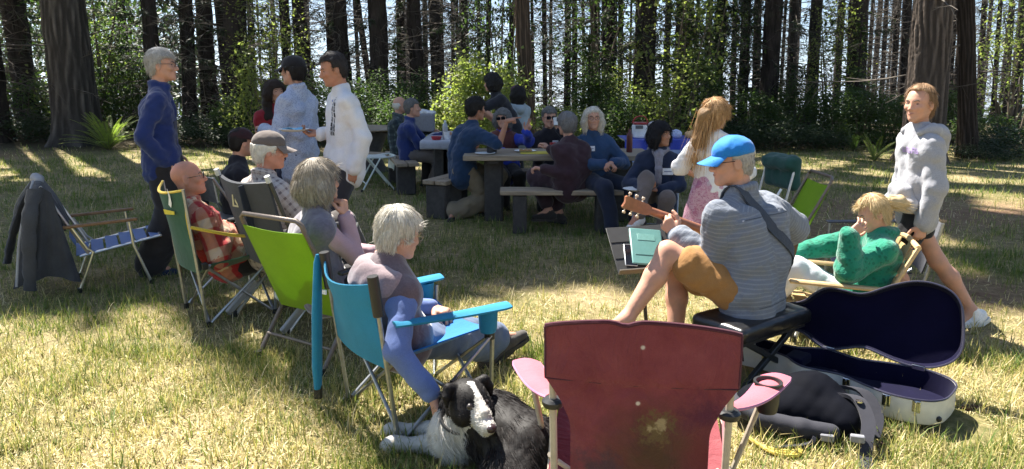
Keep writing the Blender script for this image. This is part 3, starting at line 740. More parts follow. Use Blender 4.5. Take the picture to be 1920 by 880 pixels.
# young firs and low boughs
def young_fir(x, y, h, rm, label, seed, mat=None):
    o = thing('young_fir', label, 'tree', (x, y, float(Hn(x, y))), 'young firs'); MBt = MB().tube([A(0, 0, -.2), A(0, 0, h*.5), A(0, 0, h)], [.05, .035, .01], 6); link('trunk', raw_mesh(np.vstack(MBt.V), MBt.F), BARK, o)
    rg = np.random.default_rng(seed); C = []; U = []; W = []
    for b in range(int(h*26)):
        f = rg.random(); z = .15+h*f; l = rm*(1.1-f)*rg.uniform(.7, 1.1); az = rg.uniform(0, 6.28); d = A(math.cos(az), math.sin(az), 0)
        for k in range(int(16+l*44)):
            s = rg.random(); c = d*l*s+A(0, 0, z-.22*l*s*s); u = nrm(A(-d[1], d[0], 0)*rg.choice([-1, 1])*.8+d*.7+A(0, 0, rg.normal()*.3-.1))*rg.uniform(.06, .14); C.append(c); U.append(u); W.append(nrm(np.cross(u, A(rg.normal()*.3, rg.normal()*.3, 1)))*.016)
    V, F = quads_mesh(np.array(C), np.array(U), np.array(W)); f_ = link('foliage', raw_mesh(V, F, False), mat or LEAF_B, o); f_['kind'] = 'stuff'
x = P(1612, 100, 17.2)[0]; young_fir(x, 17.2, 2.7, .62, 'young green fir against a thick trunk left of the hoodie girl', 1)
x = P(1402, 100, 20)[0]; young_fir(x, 20, 3.6, .9, 'dark young fir behind the auburn-haired girl', 2, LEAF_C)
x = P(1290, 100, 17.5)[0]; young_fir(x, 17.5, 3.0, .7, 'slim young fir right of the thick mossy trunk', 7)
x = P(1105, 100, 17.5)[0]; young_fir(x, 17.5, 2.6, .6, 'young fir behind the white-haired woman', 8)
x = P(745, 100, 18)[0]; young_fir(x, 18, 2.3, .6, 'young fir behind the two men at the far table', 9)
x = P(505, 100, 20)[0]; young_fir(x, 20, 2.4, .7, 'young green fir left of the man in the patterned shirt', 3)
x = P(1350, 100, 19)[0]; young_fir(x, 19, 4.2, 1.0, 'taller dark young fir behind the serving table', 4, LEAF_C)
# wood beyond: one mass on the left, sparse leaves low on the right
def far_wood():
    rg = np.random.default_rng(77); C = []; U = []; W = []
    n = 30000; px = np.where(rg.random(n) < .62, rg.uniform(-60, 470, n), rg.uniform(470, 1980, n)); Y = rg.uniform(26, 46, n)
    x = (px-960)/FPX*Y; z0 = Hn(x, Y); base = np.maximum(z0, -2.2)
    left = np.clip((470-px)/200, 0, 1); hmax = .7+5.8*left+.7*np.sin(px/37.)*(1-left)
    z = base+np.abs(rg.random(n))**1.0*np.maximum(.6, hmax-base*(1-left)*.35)
    cl = np.sin(x*1.3+z*.7)*np.sin(Y*1.1+z*1.9+x*.4); k = (cl > -.35) | (px > 470)
    C = np.stack([x, Y, z], 1)[k]; n = len(C); U = rand_unit(n, rg); U[:, 2] -= .3; U *= rg.uniform(.18, .42, n)[:, None]
    W = np.cross(U, rand_unit(n, rg)*.4+A(0, 0, 1)); W /= np.linalg.norm(W, axis=1, keepdims=True); W *= rg.uniform(.05, .12, n)[:, None]
    V, F = quads_mesh(C, U, W); tag(link('far_wood', raw_mesh(V, F, False), LEAF_C), kind='stuff')
far_wood()
# ------------------------------------------------------------------ gaps in the canopy: boughs are missing where the photograph's lawn lies in the sun
def shade_map(x, y):
    n = .5+.5*np.sin(x*1.9+1.7*np.sin(y*1.1+.4))*np.sin(y*1.6+1.3*np.sin(x*.9)); n2 = .5+.5*np.sin(x*3.7+y*1.3+2)*np.sin(y*3.1-x*1.2)
    edge = np.interp(x, [-9, -3.2, -1.6, 0, 1.4, 2.4, 3.0], [5.5, 5.3, 5.5, 5.7, 6.1, 6.6, 7.2])+.5*(n-.5)+.3*(n2-.5)
    s = 1/(1+np.exp(-(y-edge)/.12))
    s *= np.clip((13.0+1.2*(n-.5)*2-y)/1.0, .0, 1)*.96+.04
    right = 1/(1+np.exp(-(x-2.9-.25*(y-7))/.22)); s = s*(1-right)+right*.9*((n*.6+n2*.4) > .60)*(y > 4.2)*(y < 17)
    streak = np.exp(-((x-3.5)/1.0)**2-((y-5.5)/.65)**2); s = np.maximum(s, np.clip(streak*1.6, 0, .95)*(n2 > .3)*(y > 4.7))
    left = (x < -5.2)*(y > 11.0); s = np.where(left, .25*(n2 > .6), s)
    s = np.where((y > 12.6) & (y < 22), .35*(n > .62)*(np.abs(x+.5) > 1.8), s)
    s = np.where(y >= 17.6, .92*((n*.55+n2*.45) > .44), s); s = np.where((np.abs(x+9.2) < 1.6) & (y > 15.5) & (y < 19.5), .05, s)
    return s
def cull_canopy():
    rg = np.random.default_rng(99); bpy.context.view_layer.update(); kk = SUN_DIR[:2]/SUN_DIR[2]; cache = {}
    for o in list(COL.objects):
        if not o.name.startswith('crown') or o.type != 'MESH': continue
        me = o.data
        if me.name not in cache:
            v = np.zeros(len(me.vertices)*3, np.float32); me.vertices.foreach_get('co', v); cache[me.name] = v.reshape(-1, 4, 3)
        v = cache[me.name]; M = np.array(o.matrix_world); wv = v @ M[:3, :3].T+M[:3, 3]; c = wv.mean(1); s = shade_map(c[:, 0]-kk[0]*c[:, 2], c[:, 1]-kk[1]*c[:, 2])
        keep = rg.random(len(v)) < s
        if keep.sum() < 6: keep[:6] = True
        nv = v[keep].reshape(-1, 3); nm = raw_mesh(nv, np.arange(len(nv)).reshape(-1, 4), False); nm.materials.append(NEEDLE); o.data = nm
cull_canopy()
# ------------------------------------------------------------------ chairs
class Loc:
    """a chair's own frame: forward, left, up at a spot on the lawn"""
    def __init__(s, o, yaw): s.o = A(o[0], o[1], float(Hn(o[0], o[1])) if len(o) < 3 else o[2]); s.f = A(math.cos(yaw), math.sin(yaw), 0); s.l = A(-math.sin(yaw), math.cos(yaw), 0); s.R = np.array([s.f, s.l, A(0, 0, 1)])
    def __call__(s, f, l, z): return s.o+s.f*f+s.l*l+A(0, 0, z)
STEEL = plain('grey_steel', (.33, .34, .35), .38, .85, .15); DSTEEL = plain('dark_steel', (.06, .058, .055), .45, .5); BROWNTUBE = plain('brown_tube', (.16, .125, .10), .45, .3)
ALU = plain('aluminium', (.62, .62, .6), .3, .9); BLACKP = plain('black_plastic', (.015, .015, .016), .45); TANTUBE = plain('tan_tube', (.42, .37, .29), .5, .2); CREAM = plain('cream_metal', (.62, .66, .6), .45)
def patch(L, corners, sag, nu=10, nv=10, th=.006, side=0.0):
    """cloth between four points (bl, br, tr, tl) with sag along its normal"""
    bl, br, tr, tl = [np.asarray(c, float) for c in corners]; nn = nrm(np.cross(br-bl, tl-bl))
    def fn(u, v):
        p = (bl*(1-u)+br*u)*(1-v)+(tl*(1-u)+tr*u)*v
        return p+nn*sag*(1-(2*u-1)**2)*(.35+.65*math.sin(math.pi*min(1, v*.8+.15)))+nn*.006*math.sin(9*v+4*u)*(1-(2*u-1)**2)
    return MB().sheet(fn, nu, nv, th)
def text_obj(txt, size, o, ux, uy, mat, name, parent, th=.002, bold=False):
    cu = bpy.data.curves.new('t', 'FONT'); cu.body = txt; cu.size = size; cu.align_x = 'CENTER'; cu.align_y = 'CENTER'; cu.extrude = th; cu.resolution_u = 2
    if bold: cu.offset = size*.02
    t = bpy.data.objects.new('t', cu); COL.objects.link(t); dg = bpy.context.evaluated_depsgraph_get(); me = bpy.data.meshes.new_from_object(t.evaluated_get(dg)); bpy.data.objects.remove(t)
    n = len(me.vertices); co = np.zeros(n*3); me.vertices.foreach_get('co', co); co = co.reshape(-1, 3); ux = nrm(ux); uy = nrm(uy); nz = np.cross(ux, uy)
    me.vertices.foreach_set('co', (np.asarray(o)-origin(parent)+co[:, :1]*ux+co[:, 1:2]*uy+co[:, 2:]*nz).astype(np.float32).ravel()); me.update(); me.materials.clear()
    return link(name, me, mat, parent)
def pole(name, pts, r, mat, par, foot=True, n=8):
    o = MB().tube(pts, r, n).build(name, mat, par)
    if foot: MB().tube([np.asarray(pts[0])+A(0, 0, -.012), np.asarray(pts[0])+A(0, 0, .035)], r*1.7, 8).build('foot_cap', BLACKP, o)
    return o
def camp_chair(name, label, o, yaw, fab, fab2, tube, W=.27, D=.46, H=.87, arm=.62, trim=None, armmat=None, flare=0.0, armlen=.5, backlow=.36, seat_mat=None, sleeve=None, wb=None, back=True):
    L = Loc(o, yaw); t = thing(name, label, 'camping chair', L.o); wb = wb or W
    rear = {s: (L(0, s*W, 0), L(-.10, s*wb, H)) for s in (-1, 1)}; rz = lambda s, z: rear[s][0]*(1-z/H)+rear[s][1]*z/H
    for s in (-1, 1):
        pole('rear_pole', [rear[s][0], rear[s][1]], .0105, tube, t); pole('front_pole', [L(D, s*W, 0), L(D+.02, s*(W+flare*.4), arm-.03)], .0105, tube, t)
        pole('side_brace', [L(.02, s*(W+.012), .03), L(D, s*(W+.012), .40)], .009, tube, t, False); pole('side_brace', [L(D-.02, s*(W-.012), .03), L(0, s*(W-.012), .40)], .009, tube, t, False)
        MB().box(L(0, s*W, .40), (.02, .02, .022), L.R, 0, .006).build('pole_joint', BLACKP, t); MB().box(L(D, s*W, .40), (.02, .02, .022), L.R, 0, .006).build('pole_joint', BLACKP, t)
    for f in (0.012, D-.012):
        pole('cross_brace', [L(f, -W, .03), L(f, W, .40)], .009, tube, t, False); pole('cross_brace', [L(f+.02, W, .03), L(f+.02, -W, .40)], .009, tube, t, False)
    def seat(u, v):
        l = (u*2-1)*(W-.005); f = .0+(D+.01)*v; return L(f, l, .345+.075*v-.05*math.sin(math.pi*u)*math.sin(math.pi*min(1, v*.7+.2))+.055*abs(2*u-1)**3*(1-v*.6))
    MB().sheet(seat, 12, 10, .007).build('seat', seat_mat or fab, t)
    if back:
        def bk(u, v):
            z = backlow+(H-.005-backlow)*v; p = rz(-1, z)*(1-u)+rz(1, z)*u; narrow = 1-.13*math.sin(math.pi*min(1, (1-v)*1.25))**2*(v < .75); c = (rz(-1, z)+rz(1, z))/2
            return c+(p-c)*narrow-L.f*.075*math.sin(math.pi*u)*(.4+.6*v)+A(0, 0, -.035*math.sin(math.pi*u)*v**3)
        b = MB().sheet(bk, 14, 14, .008).build('backrest', fab, t)
        if trim:
            MB().tube([bk(k/16, 1) for k in range(17)], .009, 6).build('trim', trim, b)
            for u in (0, 1): MB().tube([bk(u, k/10) for k in range(11)], .008, 6).build('trim', trim, b)
    return t, L, rz, (bk if back else None)

# --- dark green camp chair with yellow piping
GREEN = cloth('green_canvas', (.028, .085, .048), 300); YEL = cloth('yellow_piping', (.55, .40, .05), 300)
t, L, rz, bk = camp_chair('camp_chair', 'dark green camp chair with yellow piping holding the bald man in red plaid', (-2.10, 4.80), R(38), GREEN, GREEN, STEEL, W=.25, D=.44, H=.90, trim=YEL)
grp_c = 'camping chairs round the guitar player'; t['group'] = grp_c
for s in (-1, 1):
    MB().tube(catmull([rz(s, .66), L(.2, s*.31, .58), L(.46, s*.29, .55)], 5), .011, 6).build('arm_strap', YEL, t)
bkp = bk(.30, .86); ux = nrm(bk(.2, .86)-bk(.4, .86)); uy = nrm(bk(.3, .95)-bk(.3, .75)); nb_ = np.cross(ux, uy); ux = -ux if np.dot(np.cross(ux, uy), -L.f) < 0 else ux
WHITEP = plain('white_print', (.75, .75, .72), .7); 
mb = MB().prism([(-.02, -.03), (.0, -.05), (.022, -.02), (.028, .03), (.015, .075), (.01, .02)], bkp-L.f*.012+uy*.02+ux*.03, ux, uy, .002); mb.build('printed_emblem', WHITEP, t)
mb = MB().prism([(-.07, -.022), (.05, -.022), (.06, .0), (-.07, .012)], bkp-L.f*.014-uy*.055-ux*.0, ux, uy, .002); mb.build('printed_band', plain('yellow_print', (.62, .52, .05), .7), t)

# --- grey hard-arm folding chair with a white triangle mark
GREY = cloth('charcoal_canvas', (.055, .056, .062), 300, .15); LG = Loc((-1.55, 4.72), R(52))
t = thing('folding_chair', 'charcoal grey folding chair with a pale triangle mark holding the man in cap', 'camping chair', LG.o, grp_c)
def bk(u, v): return LG(-.02-.16*v-.05*math.sin(math.pi*u), (u*2-1)*.26*(.9+.1*v), .40+.56*v-.02*math.sin(math.pi*u)*v)
MB().sheet(bk, 12, 12, .022).build('backrest', GREY, t); MB().sheet(lambda u, v: LG(.46*v, (u*2-1)*.25, .41+.04*v-.03*math.sin(math.pi*u)), 8, 8, .02).build('seat', GREY, t)
for s in (-1, 1):
    pole('back_tube', [LG(.05, s*.275, .40), LG(-.19, s*.275, .985)], .0125, DSTEEL, t, False); MB().tube([LG(-.185, s*.275, .96), LG(-.20, s*.275, 1.0)], .018, 8).build('end_cap', plain('pale_cap', (.5, .5, .48), .5), t)
    pole('leg', [LG(-.12, s*.29, 0), LG(.42, s*.29, .50), LG(.46, s*.29, .62)], .0125, ALU, t); pole('leg', [LG(.44, s*.27, 0), LG(.0, s*.27, .42), LG(-.09, s*.27, .64)], .0125, DSTEEL, t)
    MB().bar(LG(-.12, s*.30, .65), LG(.42, s*.30, .63), .05, .025, m=0, bev=.008).build('armrest', BLACKP, t)
    MB().bar(LG(-.16, s*.30, .03), LG(.06, s*.30, .20), .03, .045, bev=.006).build('side_bracket', plain('grey_bracket', (.32, .32, .31), .45), t)
c = bk(.68, .74)-LG.f*.014; ux = -LG.l; uy = nrm(bk(.5, .9)-bk(.5, .5)); ux = LG.l*-1
for pts in ([(-.035, -.03), (.0, .055), (.012, .055), (-.018, -.03)], [(.02, .03), (.045, -.03), (.028, -.03), (.01, .01)], [(-.018, -.03), (.03, -.03), (.03, -.018), (-.012, -.018)]):
    MB().prism(pts, c, ux, uy, .002).build('printed_mark', plain('pale_print', (.62, .56, .36), .7), t)
MB().bar(bk(.36, .98)-LG.f*.02, bk(.36, .40)-LG.f*.05, .05, .012, up=LG.l).build('hanging_strap', cloth('navy_strap', (.02, .024, .035), 200), t)

# --- lime sling chair (a second one stands on the right)
LIME = cloth('lime_sling', (.24, .42, .015), 420, .1, .12, .7, .05, trans=.35)
def lime_chair(label, o, yaw, sc=1):
    L = Loc(o, yaw); t = thing('sling_chair', label, 'lawn chair', L.o, 'lime sling lawn chairs'); W = .235
    bp = lambda v: (-.02-.26*v, .27+.56*v)   # forward, height along the back
    for s in (-1, 1):
        pole('back_rail', [L(.03, s*W, .25), L(bp(.92)[0], s*W, bp(.92)[1])], .012, BROWNTUBE, t, False)
        pole('rear_leg', [L(-.20, s*(W+.02), 0), L(.02, s*(W+.02), .30), L(.24, s*(W+.02), .52)], .0125, BROWNTUBE, t); pole('front_leg', [L(.50, s*W, 0), L(.26, s*W, .32), L(.02, s*W, .53)], .0125, BROWNTUBE, t)
        MB().bar(L(-.06, s*(W+.035), .53), L(.34, s*(W+.035), .545), .045, .022, bev=.008).build('armrest', BLACKP, t)
        MB().box(L(.0, s*(W+.01), .27), (.03, .02, .03), L.R, 0, .006).build('hinge', DSTEEL, t)
    pts = [L(bp(.92)[0], -W, bp(.92)[1]), L(bp(1.0)[0], -W, bp(1.0)[1]), L(bp(1.03)[0], -W+.03, bp(1.04)[1]), L(bp(1.03)[0], W-.03, bp(1.04)[1]), L(bp(1.0)[0], W, bp(1.0)[1]), L(bp(.92)[0], W, bp(.92)[1])]
    pole('top_rail', pts, .0135, BROWNTUBE, t, False)
    b = MB().sheet(lambda u, v: L(bp(v*.92)[0]-.03*math.sin(math.pi*u)*math.sin(math.pi*v)-.012, (u*2-1)*W, bp(v*.92)[1]-.012*math.sin(math.pi*u)*v), 10, 14, .005).build('back_sling', LIME, t)
    MB().sheet(lambda u, v: L(.5*v, (u*2-1)*W, .285+.055*v-.04*math.sin(math.pi*u)*math.sin(math.pi*v)), 8, 10, .005).build('seat_sling', LIME, t)
    pole('seat_rail', [L(-.02, -W, .275), L(-.02, W, .275)], .01, BROWNTUBE, t, False); pole('seat_rail', [L(.5, -W, .34), L(.5, W, .34)], .012, BROWNTUBE, t, False); pole('floor_bar', [L(-.12, -W-.02, .12), L(-.12, W+.02, .12)], .009, BROWNTUBE, t, False)
    MB().box(L(bp(.3)[0]-.028, -W*.9, bp(.3)[1]), (.004, .022, .012), L.R).build('care_tag', WHITEP, b); t.scale = (sc, sc, sc)
    return t
lime_chair('lime green sling chair with brown tube frame holding the woman in fleece vest', (-1.13, 4.12), R(58))
lime_chair('empty lime green sling chair standing right of the guitar player', (2.17, 5.85), R(180), .95)

# --- blue camp chair and its bag
BLUE = cloth('sky_blue_canvas', (.03, .27, .44), 350, .12, .2, .75, .1, trans=.3); BLUE2 = cloth('deep_blue_canvas', (.015, .13, .36), 350, .12)
t, L, rz, bk = camp_chair('camp_chair', 'bright blue camp chair with hanging bag holding the white-haired woman', (-.645, 3.27), R(36), BLUE, BLUE, STEEL, W=.26, D=.48, H=.745, arm=.545, seat_mat=BLUE2, trim=None)
t['group'] = grp_c; BC = L
for s in (-1, 1):
    MB().tube([rz(s, .60), rz(s, .775)], .024, 10).build('pole_sleeve', BLACKP, t)
    def arm(u, v): return L(-.02+.57*v, s*(.275+.03*v)+(u*2-1)*(.026+.020*v-.02*max(0, v-.93)*10*.5), .55-.03*v+.012*math.sin(math.pi*u)+.02*v*v)
    a = MB().sheet(arm, 6, 14, .012).build('armrest', BLUE, t)
    MB().lathe(L(.45, s*.29, .43), [(.036, 0), (.042, .02), (.046, .1), (.043, .1), (.03, .015)], 14).build('cup_pocket', BLUE, a)
bt = rz(1, .77)
bag = MB(); top = bt+L.l*.035-L.f*.02; bag.tube([top+A(0, 0, -.01), top+A(0, 0, -.05), top+A(-.012, 0, -.3), top+A(-.02, 0, -.56), top+A(-.02, 0, -.67)], [.012, .03, .04, .04, .03], 14, flat=.6)
bo = tag(bag.build('carry_bag', BLUE), 'long narrow blue carry bag hanging from the back pole of the blue chair', 'bag'); MB().box(top+A(-.02, 0, -.69), (.02, .014, .035), None, 0, .006).build('buckle', BLACKP, bo)

# --- maroon camp chair in the foreground
def maroon_mat():
    t = NT('maroon_canvas'); co = t.coord(); n = t.noise(7, co, 6, .65); f = t.noise(420, co, 2)
    base = t.ramp(n, [(.3, (.18, .04, .05)), (.6, (.23, .06, .07)), (.8, (.28, .09, .095))])
    def blot(x, z, r, soft, col, base, seed, rough=.5):
        mp = t.n('Mapping'); mp.inputs['Location'].default_value = (-x, 0, -z); t.l(co, mp.inputs[0]); sp = t.n('SeparateXYZ'); t.l(mp.outputs[0], sp.inputs[0])
        d = t.math('SQRT', t.math('ADD', t.math('POWER', sp.outputs[0], 2), t.math('POWER', sp.outputs[2], 2))); nn = t.noise(14+seed*3, co, 6, .7); d = t.math('ADD', d, t.math('MULTIPLY', t.math('SUBTRACT', nn, .5), r*rough*2.2))
        mk = t.ramp(d, [(max(0, r-soft), (1, 1, 1)), (r+soft, (0, 0, 0))]); return t.mix(mk, base, col)
    base = blot(.03, .47, .12, .09, (.095, .05, .03), base, 3); base = blot(.03, .55, .045, .012, (.15, .10, .045), base, 9, 2.2); base = blot(.042, .565, .016, .006, (.34, .27, .15), base, 12, 2.6); base = blot(.012, .55, .008, .003, (.34, .27, .15), base, 11, 2.4); base = blot(-.12, .40, .05, .03, (.10, .05, .06), base, 4, 2); base = blot(.17, .60, .05, .04, (.12, .03, .05), base, 6, 2); base = blot(-.025, .63, .006, .002, (.6, .55, .5), base, 1, .2)
    base = blot(-.02, .815, .006, .002, (.6, .55, .5), base, 2, .2); base = blot(.2, .45, .07, .05, (.15, .035, .035), base, 5)
    base = t.mix(.3, base, t.ramp(f, [(.3, (.55,)*3), (.7, (1.35,)*3)]), 'MULTIPLY'); t.set(base, .88, 0, .2, .1); b = t.bump(t.noise(7, t.map(co, (1, 1, .55)), 5, .6, 1.2), .8, .05); t.bump(f, .25, .002, b); t.translucent(base, .25); return t.m
MAR = maroon_mat(); PINK = cloth('faded_pink_canvas', (.42, .10, .125), 350, .12, .25); MTRIM = cloth('maroon_piping', (.06, .012, .022), 300); PTRIM = cloth('pink_piping', (.38, .15, .26), 300)
L = Loc((.40, 2.23), R(81)); t = thing('camp_chair', 'empty stained maroon camp chair with pink arms seen from behind', 'camping chair', L.o, grp_c); MW = .256
rz = lambda s, z: L(-.02-.085*(z/.87), s*(MW+.012*(z/.87)), z)
for s in (-1, 1):
    pole('rear_pole', [rz(s, 0), rz(s, .80)], .0115, TANTUBE, t, n=12); pole('front_pole', [L(.40, s*.30, 0), L(.42, s*(MW+(.14 if s > 0 else .2)), .46)], .011, TANTUBE, t)
    pole('side_brace', [L(.02, s*.30, .03), L(.46, s*.31, .38)], .009, TANTUBE, t, False); pole('side_brace', [L(.44, s*.28, .03), L(0, s*.28, .38)], .009, TANTUBE, t, False)
    MB().lathe(rz(s, .595), [(.03, -.012), (.034, -.004), (.034, .006), (.026, .014)], 18).build('pole_ring', BLACKP, t)
    def arm(u, v):
        w0 = .026+.032*v; l = s*(MW+.005+(.16 if s > 0 else .24)*v**.9)+(u*2-1)*w0*(1-.12*max(0, v-.95)*20)
        return L(-.055+.52*v, l, .60-.13*v+.03*v*v+.012*math.sin(math.pi*u)-.015*math.sin(math.pi*v))
    a = MB().sheet(arm, 8, 16, .01).build('armrest', PINK, t)
    for u in (0, 1): MB().tube([arm(u, k/14) for k in range(15)], .0055, 6).build('piping', PTRIM, a)
    MB().tube([arm(k/8, 1) for k in range(9)], .0055, 6).build('piping', PTRIM, a)
    if s < 0:
        c = arm(.5, .78); MB().lathe(c+A(0, 0, -.10), [(.034, 0), (.04, .03), (.043, .1), (.05, .104), (.05, .112), (.041, .112), (.03, .02)], 22).build('cup_holder', BLACKP, a)
    MB().sheet(lambda u, v: L(.02+.44*v, s*(MW+.012+.05*v), .57-.25*u-.03*v), 6, 6, .006).build('side_panel', PINK, t)
def bk(u, v):
    z = .32+.555*v; hw = (MW+.028)*(1 if v > .66 else 1-.27*math.sin(min(1, (.66-v)/.66*2.1)*math.pi/2)**1.0); sg = -.05*math.sin(math.pi*u)*(1 if v > .66 else .75); sg += .006*math.sin(31*u+9*v)*math.sin(math.pi*u)*(v < .66)+.007*math.exp(-((v-.66)/.02)**2)-.010*math.exp(-((v-.25-.5*abs(u-.5))/.05)**2)+.006*math.sin(40*(u-.5)*(1.1-v))*math.exp(-((v-.86)/.15)**2)
    return L(-.035-.085*(z/.87)+sg*.7, (1-2*u)*hw, z+.036*(math.sin(math.pi*u)**.8-.6)*v**5-.012*math.exp(-((u-.42)/.05)**2)*v**6)
b = MB().sheet(bk, 30, 34, .009).build('backrest', MAR, t)
MB().tube([bk(k/30, 1)+A(0, 0, .002) for k in range(31)], .0075, 8).build('top_piping', MTRIM, b)
for u in (0, 1): MB().tube([bk(u, .66+.34*k/8) for k in range(9)], .006, 6).build('side_piping', MTRIM, b)
MB().tube([bk(k/30, .66)-L.f*.006 for k in range(31)], .0032, 5).build('seam', MTRIM, b)
MB().sheet(lambda u, v: L(-.02+.5*v, (u*2-1)*.285, .33+.06*v-.05*math.sin(math.pi*u)), 8, 8, .008).build('seat', MAR, t)
for f in (0.0, .46): pole('cross_brace', [L(f, -MW, .03), L(f, MW, .36)], .009, TANTUBE, t, False); pole('cross_brace', [L(f+.02, MW, .03), L(f+.02, -MW, .36)], .009, TANTUBE, t, False)

# --- low aluminium lawn chair with a jacket over its back
NAVYWEB = plain('blue_webbing', (.10, .17, .36), .6); WOODARM = plain('varnished_wood', (.20, .105, .045), .4, 0, .3, .1, 25)
LJ = Loc((-3.33, 5.62), R(30)); t = thing('lawn_chair', 'low aluminium lawn chair with blue webbing and brown wooden arms', 'lawn chair', LJ.o); JW = .25
for s in (-1, 1):
    pole('rear_leg', [LJ(-.02, s*JW, 0), LJ(.09, s*JW, .30), LJ(.05, s*JW, .33), LJ(-.04, s*JW, .50)], .011, ALU, t); pole('front_leg', [LJ(.47, s*JW, 0), LJ(.36, s*JW, .32), LJ(.34, s*JW, .50)], .011, ALU, t)
    pole('seat_rail', [LJ(0, s*(JW-.02), .27), LJ(.55, s*(JW-.02), .37)], .011, ALU, t, False); pole('back_rail', [LJ(.06, s*(JW-.02), .28), LJ(-.21, s*(JW-.02), .80)], .011, ALU, t, False)
    MB().bar(LJ(-.10, s*JW, .50), LJ(.40, s*JW, .52), .035, .022, bev=.006).build('armrest', WOODARM, t)
pole('front_rail', [LJ(.55, -JW+.02, .37), LJ(.55, JW-.02, .37)], .011, ALU, t, False); pole('top_rail', [LJ(-.21, -JW+.02, .80), LJ(-.21, JW-.02, .80)], .011, ALU, t, False)
for k in range(6): MB().bar(LJ(.02+.1*k, -JW+.015, .28+.018*k), LJ(.02+.1*k, JW-.015, .28+.018*k), .085, .005).build('webbing', NAVYWEB, t)
for k in range(4): f = .45*k/4; MB().bar(LJ(.0-.26*(k+.6)/4.2, -JW+.015, .33+.5*(k+.5)/4.2), LJ(.0-.26*(k+.6)/4.2, JW-.015, .33+.5*(k+.5)/4.2), .085, .005, up=LJ.f+A(0, 0, .5)).build('webbing', NAVYWEB, t)
JK = cloth('dark_grey_fleece', (.045, .047, .052), 260, .3, .6); JKL = cloth('pale_lining', (.30, .30, .31), 260)
jo = thing('jacket', 'dark grey fleece jacket draped over the back of the low lawn chair', 'jacket', LJ(-.25, 0, .5))
cl_ = catmull([A(-.07, 0, .50), A(-.12, 0, .66), A(-.19, 0, .80), A(-.225, 0, .835), A(-.265, 0, .80), A(-.31, 0, .62), A(-.335, 0, .38), A(-.345, 0, .10)], 6)
def drape(u, v):
    q = cl_[min(int(v*(len(cl_)-1)), len(cl_)-1)]; f_ = v*(len(cl_)-1)-int(v*(len(cl_)-1)); q2 = cl_[min(int(v*(len(cl_)-1))+1, len(cl_)-1)]; q = q*(1-f_)+q2*f_
    dn = max(0, (.80-q[2])/.7); w_ = .235+.10*dn*(1 if v > .5 else .3); x = u*2-1; wave = (.030*math.sin(9.5*x+1.2+1.5*dn)+.018*math.sin(19*x+2+2*dn)+.010*math.sin(33*x))*dn*1.2*(1 if v > .5 else .5)
    shoulder = -.05*abs(x)**3*(1-dn)
    return LJ(q[0]-wave*(1 if v > .45 else -1), x*w_+.02*dn*math.sin(4*dn+5*x), q[2]+shoulder+(.05*math.sin(5*x+1)*max(0, dn-.7) if v > .5 else .03*math.sin(6*x)*dn)+(.06*abs(x)*max(0, dn-.5)))
MB().sheet(drape, 44, 46, .014).build('body', JK, jo)
def near_panel(u, v):
    z = .815-.72*v+.07*math.sin(3.1*u)*v-.10*abs(u-.45)*(1-v); f_ = -.205+(u-.45)*(.10+.31*v)-.03*v; w_ = .028*math.sin(11*u+1.5*v)*v+.014*math.sin(23*u+3*v)*v
    return LJ(f_, -.245-.075*v-.02*math.sin(math.pi*u)+w_, z)
MB().sheet(near_panel, 30, 30, .014).build('front_panel', JK, jo)
def sleeve(pts, r0, r1):
    c = catmull(pts, 6); n = len(c); rs = [(r0+(r1-r0)*k/(n-1))*(1+.10*math.sin(k*1.1)+.07*math.sin(k*2.3+1)) for k in range(n)]
    return MB().tube(c, rs, 14, flat=.42).build('sleeve', JK, jo)
sleeve([LJ(-.25, .10, .81), LJ(-.33, .12, .68), LJ(-.40, .13, .50), LJ(-.45, .14, .33), LJ(-.48, .13, .20)], .07, .055)
sleeve([LJ(-.24, -.24, .79), LJ(-.28, -.32, .64), LJ(-.30, -.36, .45), LJ(-.31, -.37, .26), LJ(-.32, -.36, .09)], .058, .045)
MB().tube(catmull([LJ(-.255, -.12, .845), LJ(-.30, -.25, .70), LJ(-.36, -.30, .45), LJ(-.40, -.335, .12)], 5), .009, 6, flat=.6).build('zip_edge', JKL, jo)
MB().tube(catmull([LJ(-.26, .12, .84), LJ(-.40, .24, .62), LJ(-.44, .29, .36), LJ(-.465, .33, .2)], 5), .008, 6, flat=.6).build('piping', JKL, jo)
co_ = Solid(.012, .02); co_.chain([LJ(-.22, -.07, .835), LJ(-.245, 0, .85), LJ(-.22, .07, .835)], [.028, .032, .028]); co_.build('collar', JKL, jo, .004, 14)

# --- tan low beach chair of the girl in green
TANW = cloth('tan_webbing', (.52, .36, .16), 200, .15); LW = plain('light_wood_arm', (.55, .38, .19), .45, 0, .2, .08, 25); WTUBE = plain('white_tube', (.72, .72, .70), .35, .2)
LB = Loc((2.16, 4.50), R(168)); t = thing('beach_chair', 'low beach chair with tan webbing and light wooden arms under the girl in green', 'lawn chair', LB.o); BW = .27
for s in (-1, 1):
    pole('back_rail', [LB(.0, s*(BW-.02), .12), LB(-.24, s*(BW-.02), .60)], .013, LW, t, False); pole('seat_rail', [LB(-.04, s*(BW-.02), .10), LB(.50, s*(BW-.02), .19)], .013, LW, t, False)
    pole('leg', [LB(.02, s*BW, 0), LB(.14, s*BW, .2), LB(.26, s*BW, .36)], .011, WTUBE, t); pole('leg', [LB(.42, s*BW, 0), LB(.34, s*BW, .2), LB(.28, s*BW, .36)], .011, WTUBE, t)
    MB().bar(LB(-.16, s*(BW+.005), .345), LB(.46, s*(BW+.005), .375), .05, .022, bev=.008).build('armrest', LW, t)
pole('top_rail', [LB(-.24, -BW+.02, .60), LB(-.255, 0, .615), LB(-.24, BW-.02, .60)], .017, LW, t, False); pole('front_rail', [LB(.50, -BW+.02, .19), LB(.50, BW-.02, .19)], .013, LW, t, False)
